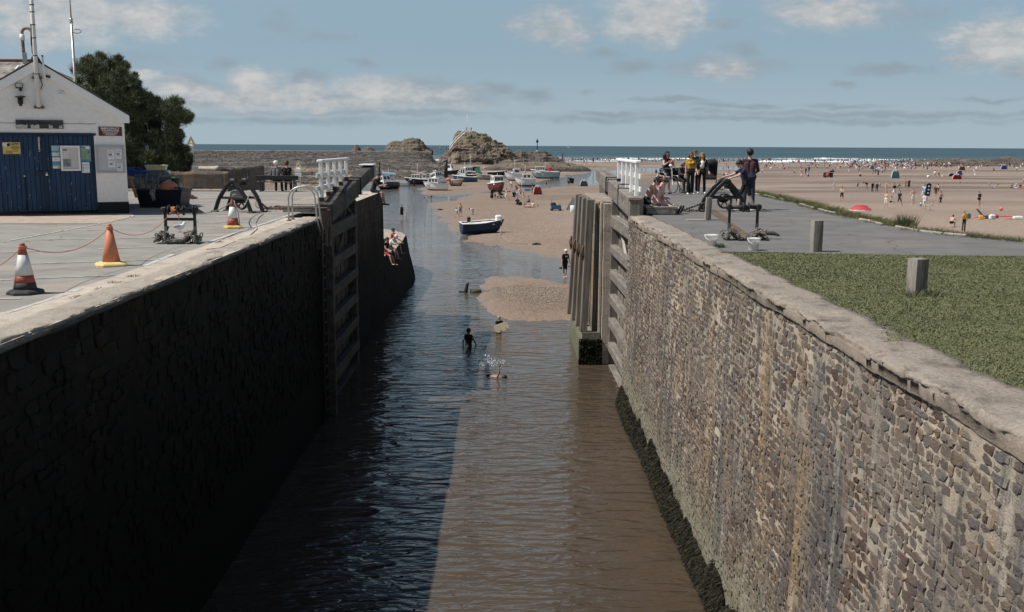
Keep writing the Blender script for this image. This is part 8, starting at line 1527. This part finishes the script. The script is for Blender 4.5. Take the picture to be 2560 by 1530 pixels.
def tent(px, py, wpx, hpx_, label, m, m2=None, rz=0.0, flat=.8):
    p = on_beach(px, py); w = wpx * p.y / 2490; h = hpx_ * p.y / 2490; t = thing('beach_tent', label, 'tent', p, rz, 'pop-up tents on the beach'); mb = MB(); mb.sm = True; nu, nv = 14, 8; vs = []
    for i in range(nv):
        a = math.pi / 2 * i / (nv - 1)
        for j in range(nu): q = math.pi * (j / (nu - 1)) * 1.25 - .39; k = math.cos(a) ** .8; vs.append((w / 2 * k * math.cos(q), w * .42 * k * math.sin(q), h * math.sin(a) ** .9))
    mb.add(vs, [(i * nu + j, i * nu + j + 1, (i + 1) * nu + j + 1, (i + 1) * nu + j) for i in range(nv - 1) for j in range(nu - 1)]); mb.build('shell', t, m); mb = MB(); f = [v for v in vs]
    mb.tube([(w * .5 * math.cos(a), -w * .06, h * math.sin(a) ** .9 + .01) for a in np.linspace(0, math.pi, 16)], .05, 5); mb.build('hoop', t, m2 or WCL)
    if m2: mb = MB(); mb.add([(w * .16 * math.cos(a), -w * .08 - .02, h * (.8 + .22 * math.sin(a))) for a in np.linspace(0, math.pi, 9)], [tuple(range(9))]); mb.build('vent_panel', t, m2)
    return t
TR = M('tent_red', (.50, .09, .09), .75); TB = M('tent_blue', (.13, .24, .36), .75); TT = M('tent_teal', (.16, .40, .42), .75, var=.3, vs=3); TS = M('tent_slate', (.15, .22, .27), .75)
tent(*Z6(745, 250), 22, 21, 'teal patterned tent with chairs in front of it', TT, WCL); tent(*Z6(1610, 208), 16, 12, 'blue tent behind the low red one', TB, None); tent(*Z6(1500, 222), 17, 8, 'dark blue half shelter left of the blue tent', TS, None); tent(*Z6(1575, 263), 25, 13, 'low red tent with a white edge, nearest of the cluster at the right', TR, WCL); tent(*Z6(430, 122), 13, 8, 'small pale blue tent among the far crowd', M('tent_pale', (.26, .42, .50), .75), None); tent(*Z6(1640, 140), 18, 11, 'red and white shelter behind the blue tent', M('tent_coral', (.50, .14, .12), .75), WCL); tent(*Z6(2210, 128), 18, 12, 'bright blue windbreak shelter below the reef', M('tent_bright', (.10, .22, .50), .75), WCL)
tent(1220 + 1085 / 8.73, 390 + 842 / 8.73, 22, 23, 'tall red tent with a white top on the sandbank', TR, WCL); tent(1220 + 2092 / 8.73, 390 + 662 / 8.73, 20, 16, 'slate blue dome tent by the water on the sandbank', TS, WCL)
p = on_beach(1427, 526); t = thing('windbreak', 'grey triangular beach shelter by the timber fenders', 'shelter', p); mb = MB(); mb.prism([(-.55, 0), (.55, 0), (.45, 1.35), (.15, 1.5)], 0, .04, 'XZ'); mb.prism([(.05, 0), (.6, 0), (.55, 1.35), (.12, 1.45)], .4, .44, 'XZ'); mb.build('panel', t, C('shelter_grey', (.30, .32, .34))); mb = MB(); mb.tube([(-.55, 0, 0), (.15, .02, 1.55)], .02, 5); mb.tube([(.15, .02, 1.55), (.7, .4, 0)], .02, 5); mb.build('pole', t, STEEL)
p = on_beach(1434, 532); o = tag(MB().lathe([(.45, 0), (.45, .42), (.40, .43)], (0, 0, 0), 20).build('paddling_tub', m=M('striped_tub', (.62, .68, .70), .6, stretch=(0, 0, 1), vs=9, var=.25)), 'pale striped round windbreak beside the grey shelter', 'windbreak'); o.location = p; o.scale = (.9, .9, 1.9)
# picnic group on the sandbank
G3 = 'picnic party on the sandbank'
for (x, y, h, lb, rz, pose, top, low, kw) in [
    (510, 730, 205, 'man in a white t-shirt and grey trousers standing behind the picnic', 3.0, 'stand', WCL, GREYC, dict(short=1.9)), (600, 735, 150, 'bare shouldered person right of the man in the white t-shirt', 2.8, 'stand', B_, OLIVE, dict(sleeve=0)), (85, 945, 255, 'person wrapped in a big black coat at the left of the picnic', .8, 'stand', BLACK, BLACK, dict(skirt=(.55, .22), sleeve=1.8, fat=1.4, short=.9)), (155, 940, 130, 'child beside the black coat', -.4, 'stand', OLIVE, BLACK, {}),
    (405, 985, 295, 'walking boy in an orange top and white shorts', -1.0, 'walk', M('cloth_coral', (.56, .20, .11), .85), WCL, dict(short=1.0)), (690, 830, 170, 'person in white seated at the back of the picnic', .5, 'sit', WCL, GREYC, {}), (960, 840, 175, 'person in a white hat pointing across the picnic', 1.2, 'reach', BLACK, BLACK, dict(hair='white', short=1.4)), (560, 900, 170, 'person in dark blue with a pale bag at the picnic', .3, 'sit', NAVY, BLACK, {}), (650, 1060, 180, 'person in black seated at the front of the picnic', -.5, 'sit', BLACK, BLACK, dict(short=1.5)), (760, 905, 120, 'person in pink lying across the picnic rug', 1.0, 'sit', PINKF, PINKF, {}), (890, 1010, 160, 'person in black and white stripes seated in the middle of the picnic', -.8, 'sit', GREYC, BLACK, dict(short=1.8)),
    (790, 1125, 140, 'person in a floral top sitting at the front edge of the picnic', .4, 'sit', PINKF, TEAL, {}), (990, 1120, 150, 'person with a dark cap and white top sitting at the right of the picnic', -.9, 'sit', WCL, MUST, {}), (1080, 1120, 80, 'small bare child at the right end of the picnic', .2, 'sit', B_, B_, dict(sleeve=0)), (1275, 695, 155, 'woman in a black swimsuit walking by the water behind the red tent', .6, 'walk', BLACK, BLACK, dict(short=.2, sleeve=0, fem=1)), (1760, 675, 190, 'person carrying a large black board by the water', .3, 'stand', GREYC, BLACK, {}), (1530, 1135, 130, 'blond child sitting in the blue beach cart', .4, 'sit', WCL, WCL, dict(hair='blond')), (640, 780, 120, 'child in dark green crouching at the picnic', -.3, 'squat', OLIVE, BLACK, {}), (1970, 655, 60, 'person in stripes sitting by the slate dome tent', -1.0, 'sit', GREYC, BLACK, {}), (740, 700, 130, 'person in pale grey standing at the back right of the picnic', 3.3, 'stand', WCL, DENIM, {})]:
    p, H = hpx(1220 + x / 8.73, 390 + y / 8.73, h / 8.73); quick(lb, p, rz, H if pose not in ('sit', 'squat') else H * 1.85, pose, top, low, group=G3, voxel=.03, **kw)
p = on_beach(1220 + 1780 / 8.73, 390 + 640 / 8.73); o = MB().box((0, 0, 1.0), (1.35, .09, 1.05), bev=.04).box((0, 0, 1.0), (1.25, .12, .95), bev=.03).build('black_board', m=BLACK); o.location = p + Vector((0, -.35, 0)); o.rotation_euler = (0, .18, .1); tag(o, 'large black board carried along the water edge', 'board')
o.scale = (1, 1, 1)
p = on_beach(1220 + 1480 / 8.73, 390 + 1195 / 8.73); t = tub('beach_cart', 'blue fabric beach cart on the sandbank', 'cart', 1.2, .62, .50, M('cart_blue', (.06, .19, .34), .7), p + Vector((0, 0, .16)), .1, 0, .95); mb = MB()
mb.tube([(-.5, -.3, 1.2), (-.62, 0, .5)], .02, 6); mb.ball((-.3, 0, .55), .36, 12, 8, (1, .8, .8)); mb.build('load', t, NAVY)
for x in (-.5, .5):
    for y in (-.32, .32): mb = MB(); mb.lathe([(.03, -.05), (.15, -.04), (.15, .04), (.03, .05)], (x, y, 0), 12, 'Y'); mb.build('wheel', t, HK)
t = thing('pushchair', 'dark pushchair beside the black coat at the picnic', 'pushchair', on_beach(1220 + 285 / 8.73, 390 + 925 / 8.73), .7); mb = MB(); mb.box((0, 0, .6), (.55, .6, .25), bev=.06); mb.bar((0, .25, .6), (0, .5, 1.2), .5, .08, up=(0, 1, 0)); mb.build('seat', t, BLACK); mb = MB()
for x in (-.28, .28): mb.tube([(x, .6, 1.25), (x, .1, .6), (x, -.4, .15)], .03, 5); mb.tube([(x, .45, .15), (x, 0, .6)], .03, 5)
mb.build('frame', t, IRON); mb = MB()
for x in (-.28, .28):
    for y in (-.4, .45): mb = MB(); mb.lathe([(.03, -.04), (.17, -.03), (.17, .03), (.03, .04)], (x, y, .17), 12, 'X'); mb.build('wheel', t, HK)
mbx = [((1220 + 620 / 8.73, 390 + 870 / 8.73), .55, .4, .5, M('cooler_blue', (.30, .42, .52), .6), 'pale blue cool box in the middle of the picnic', 'cool box'), ((1220 + 860 / 8.73, 390 + 770 / 8.73), 1.1, .2, .5, TB, 'blue windbreak panel left of the tall red tent', 'windbreak'), ((1220 + 700 / 8.73, 390 + 1075 / 8.73), .5, .4, .4, BLACK, 'black bag at the front of the picnic', 'bag'), ((1220 + 870 / 8.73, 390 + 1125 / 8.73), .8, .5, .25, PINKF, 'heap of pink towels at the front of the picnic', 'towel')]
for (q, sx, sy, sz, m_, lb, ct) in mbx: o = MB().box((0, 0, sz / 2), (sx, sy, sz), bev=.06).box((0, 0, sz + .01), (sx * .8, sy * .5, .05), bev=.02).build(ct.replace(' ', '_'), m=m_); o.location = on_beach(*q); tag(o, lb, ct)
# picnic belongings by the tarmac edge
p = on_beach(*Z6(1920, 800)); t = thing('beach_chair', 'dark folding beach chair with an orange bag beside it, near the tarmac edge', 'chair', p, .3); mb = MB(); mb.bar((0, 0, .3), (-.5, .25, .95), .7, .05, bev=.02); mb.build('backrest', t, C('chair_grey', (.10, .10, .10))); mb = MB(); mb.box((.25, 0, .3), (.6, .7, .05)); mb.build('seat', t, MATS['cloth_chair_grey']); mb = MB(); mb.tube([(.5, -.35, 0), (-.4, -.35, .8)], .02, 5); mb.tube([(.5, .35, 0), (-.4, .35, .8)], .02, 5); mb.tube([(-.3, -.35, 0), (.5, -.35, .35)], .02, 5); mb.build('frame', t, STEEL)
for (x, y, sx, sy, sz, m_, lb, ct) in [(1900, 812, .42, .3, .4, ORC, 'orange bag under the dark folding chair', 'bag'), (1975, 800, .5, .35, .4, GREYC, 'grey and white bag right of the folding chair', 'bag'), (2050, 805, .6, .4, .45, WCL, 'white beach bag in the middle of the belongings', 'bag'), (2100, 795, .5, .4, .35, REDC, 'red bag right of the white beach bag', 'bag'), (1735, 797, .36, .28, .5, M('pack_green', (.05, .11, .09), .8), 'dark green rucksack behind the boy in orange', 'bag'), (2200, 768, 1.6, .8, .05, TR, 'red towel spread right of the belongings', 'towel'), (2290, 803, 2.0, .9, .05, C('towel_rose', (.42, .16, .15)), 'rose towel spread at the right edge of the belongings', 'towel'), (2400, 805, .9, .5, .3, WCL, 'heap of pale clothes on the towels at the right edge', 'clothes'), (1830, 780, 1.4, .5, .04, C('towel_pink', (.42, .20, .20)), 'pink towel left of the folding chair', 'towel')]:
    mb = MB(); mb.box((0, 0, sz / 2), (sx, sy, sz), bev=min(.08, sz * .4)); mb.box((sx * .1, 0, sz + .015), (sx * .5, sy * .6, .04), bev=.015); o = mb.build(ct, m=m_); o.location = on_beach(*Z6(x, y)); o.rotation_euler = (0, 0, RG.uniform(-.4, .4)); tag(o, lb, ct)
o = MB().ball((0, 0, .2), .2, 14, 10).build('beach_ball', m=BUOY); o.location = on_beach(*Z6(2172, 690)); tag(o, 'small orange ball alone on the sand', 'ball')
p = on_beach(*Z6(1180, 680)); t = thing('folding_table', 'small white folding table beside the white t-shirt', 'table', p); mb = MB(); mb.box((0, 0, .55), (.7, .4, .04)); mb.build('top', t, WCL)
for x in (-.3, .3): mb = MB(); mb.tube([(x, -.15, 0), (x, .15, .54)], .02, 5); mb.build('leg', t, STEEL)
# far crowd: a dozen kinds of tiny figure, copied one by one
KIND = [('wetsuit', 'stand', BLACK, BLACK, dict(short=1.9, sleeve=1.9)), ('dark shorts', 'walk', B_, BLACK, dict(sleeve=0)), ('white shirt', 'stand', WCL, DENIM, {}), ('pale blue', 'walk', SKY_, BLUEC, {}), ('red top', 'hips', REDC, BLACK, {}), ('swimsuit', 'stand', BLACK, BLACK, dict(short=.15, sleeve=0, fem=1)), ('bare skin', 'reach', B_, REDC, dict(sleeve=0)), ('grey clothes', 'walk', GREYC, OLIVE, {}), ('bending', 'bend', BLACK, BLACK, {}), ('sitting pale', 'sit', WCL, PINKF, {}), ('sitting dark', 'sit', NAVY, BLACK, {}), ('floral', 'hips', PINKF, WCL, dict(skirt=(.3, .15))), ('lying', 'lie', B_, TEAL, dict(sleeve=0))]
KL = ['distant tiny figure in a wetsuit', 'distant tiny figure in dark shorts', 'distant tiny figure in a white shirt', 'distant tiny figure in pale blue', 'distant tiny figure in a red top', 'distant tiny figure in a black swimsuit', 'distant tiny bare figure in red shorts', 'distant tiny figure in grey', 'distant tiny figure bending over', 'distant tiny seated figure in white', 'distant tiny seated figure in navy', 'distant tiny figure in a floral skirt', 'distant tiny figure lying down']
PR = [None] * len(KIND); rc = np.random.RandomState(99)
def far(k, px, py, where, grp, H=None, z=None, scale=1.0):
    p = on_beach(px, py, 3) if z is None else z; H = H or rc.choice([1.72, 1.8, 1.65, 1.25, 1.1], p=[.3, .25, .25, .12, .08]) * scale; nm, ps, tp, lw, kw = KIND[k]; lb = KL[k] + ' ' + where
    if PR[k] is None: PR[k] = quick(lb, p, rc.uniform(0, 6.28), H, ps, tp, lw, voxel=.055, group=grp, **kw); return
    c = PR[k].copy(); COL.objects.link(c); c.location = p; c.rotation_euler = (0, 0, rc.uniform(0, 6.28)); s_ = H / 1.755; c.scale = (s_ * 1.3, s_ * 1.3, s_ * 1.05); c['label'] = lb; c['group'] = grp
for k in range(78):      # line of bathers in and at the edge of the surf
    px = 1410 + 1000 * rc.uniform() ** .9; py = 399.5 + rc.gamma(2, 1.9) + (px - 1400) * .003; far(int(rc.choice([0, 0, 0, 1, 1, 2, 5, 6, 7, 0], )), px, min(py, 416), 'at the edge of the surf', 'far bathers at the edge of the surf', scale=1.05)
for k in range(46):       # crowd below the reef at the right
    px = rc.normal(2215, 55) if k < 26 else rc.uniform(2200, 2560); py = rc.uniform(412, 430); far(int(rc.choice([2, 3, 4, 6, 7, 9, 10, 11, 1, 12])), px, py, 'in the crowd below the reef', 'far crowd below the reef')
for k in range(44):       # scattered on the wide sand
    px = rc.uniform(1790, 2560); py = 415 + rc.uniform(0, 1) ** 1.6 * 34; far(int(rc.choice([1, 2, 3, 5, 6, 7, 8, 9, 10, 11])), px, py, 'on the open wet sand', 'far figures scattered on the open wet sand')
for k in range(12): far(int(rc.choice([2, 6, 9, 10, 12, 11])), rc.uniform(1395, 1490), rc.uniform(411, 421), 'on the sand by the flat rubble reef', 'far figures by the flat rubble reef')
for (px, py) in ((1082, 373), (1100, 373.5), (1116, 373.5), (1121, 373.5)): p = aty(px, py, 390); p.z = -.15; far(int(rc.choice([2, 3, 7, 6])), 0, 0, 'on the breakwater left of the tall rock', 'figures on the breakwater', 1.75, p)
for (px, k) in ((1166.5, 5), (1178, 4)): p = aty(px, 331, 390); far(k, 0, 0, 'on top of the tall craggy rock', 'figures on the tall rock', 1.75, p + Vector((0, 0, .2)))
for (px, py, k) in ((1693, 449, 2), (1700, 450, 6), (1707, 449, 9), (1500, 437, 5), (1806, 436, 9), (1815, 437, 9), (1822, 436, 6), (1640, 441, 5), (1420, 428, 3), (1465, 428, 5), (1960, 428, 8), (1968, 430, 2), (1972, 424, 2), (1986, 438, 1), (2003, 438, 6), (2014, 436, 0), (2022, 432, 0)): far(k, px, py, 'on the middle of the beach', 'figures on the middle of the beach')
def crowd(n):
    V, Fc, Mi, ms, off = [], [], [], [], 0
    for k in range(n):
        src = PR[int(rc.choice([0, 1, 2, 3, 5, 6, 7, 9, 10]))].data; px = 1400 + 1050 * rc.uniform(); p = on_beach(px, 399 + rc.gamma(2, 1.5) + (px - 1400) * .003, 2) if k % 3 else on_beach(rc.normal(2240, 70) if k % 2 else rc.uniform(1850, 2560), rc.uniform(409, 424), 2); c = np.empty(len(src.vertices) * 3); src.vertices.foreach_get('co', c); c = c.reshape(-1, 3) * rc.uniform(.85, 1.12) * np.array([1.3, 1.3, 1.05]); a = rc.uniform(0, 6.28)
        V.append(np.stack([c[:, 0] * math.cos(a) - c[:, 1] * math.sin(a) + p.x, c[:, 0] * math.sin(a) + c[:, 1] * math.cos(a) + p.y, c[:, 2] + p.z], -1))
        for q in src.materials:
            if q not in ms: ms.append(q)
        mp = [ms.index(q) for q in src.materials]; Fc += [tuple(off + i for i in f.vertices) for f in src.polygons]; Mi += [mp[f.material_index] for f in src.polygons]; off += len(c)
    me = bpy.data.meshes.new('distant_crowd'); me.from_pydata(np.concatenate(V).tolist(), [], Fc); [me.materials.append(q) for q in ms]; me.polygons.foreach_set('material_index', Mi); o = bpy.data.objects.new('distant_crowd', me); COL.objects.link(o); tag(o, 'dense far crowd of bathers along the surf and below the reef', 'crowd', kind='stuff')
crowd(850)
t = thing('beach_cart', 'dark loaded trolley with a red bag standing on the dark wet sand', 'cart', on_beach(2070, 444)); mb = MB(); mb.box((0, 0, .7), (2.2, .9, 1.0), bev=.15); mb.box((.9, 0, 1.5), (1.0, .7, .4), bev=.15); mb.build('load', t, BLACK); mb = MB(); mb.ball((-.3, -.5, .6), .5, 10, 6); mb.build('red_bag', t, REDC)
for x in (-.8, .8): mb = MB(); mb.lathe([(.05, -.5), (.25, -.49), (.25, .49), (.05, .5)], (x, 0, .25), 12, 'Y'); mb.build('wheel', t, HK)
t = thing('sailing_boat', 'tiny white sail far out on the horizon', 'boat', Vector(aty(1421, 361.5, 4000)) + Vector((0, 0, 0))); t.location.z = ZS; mb = MB(); mb.prism([(-6, 1), (-6.2, 0), (5, 0), (7, 1.4)], -1, 1, 'XZ'); mb.build('hull', t, HW); mb = MB(); mb.prism([(-5, 2), (1, 2), (.6, 15)], -.1, .1, 'XZ'); mb.build('sail', t, WCL); mb = MB(); mb.tube([(.8, 0, 1), (.8, 0, 16)], .12, 5); mb.build('mast', t, HW)
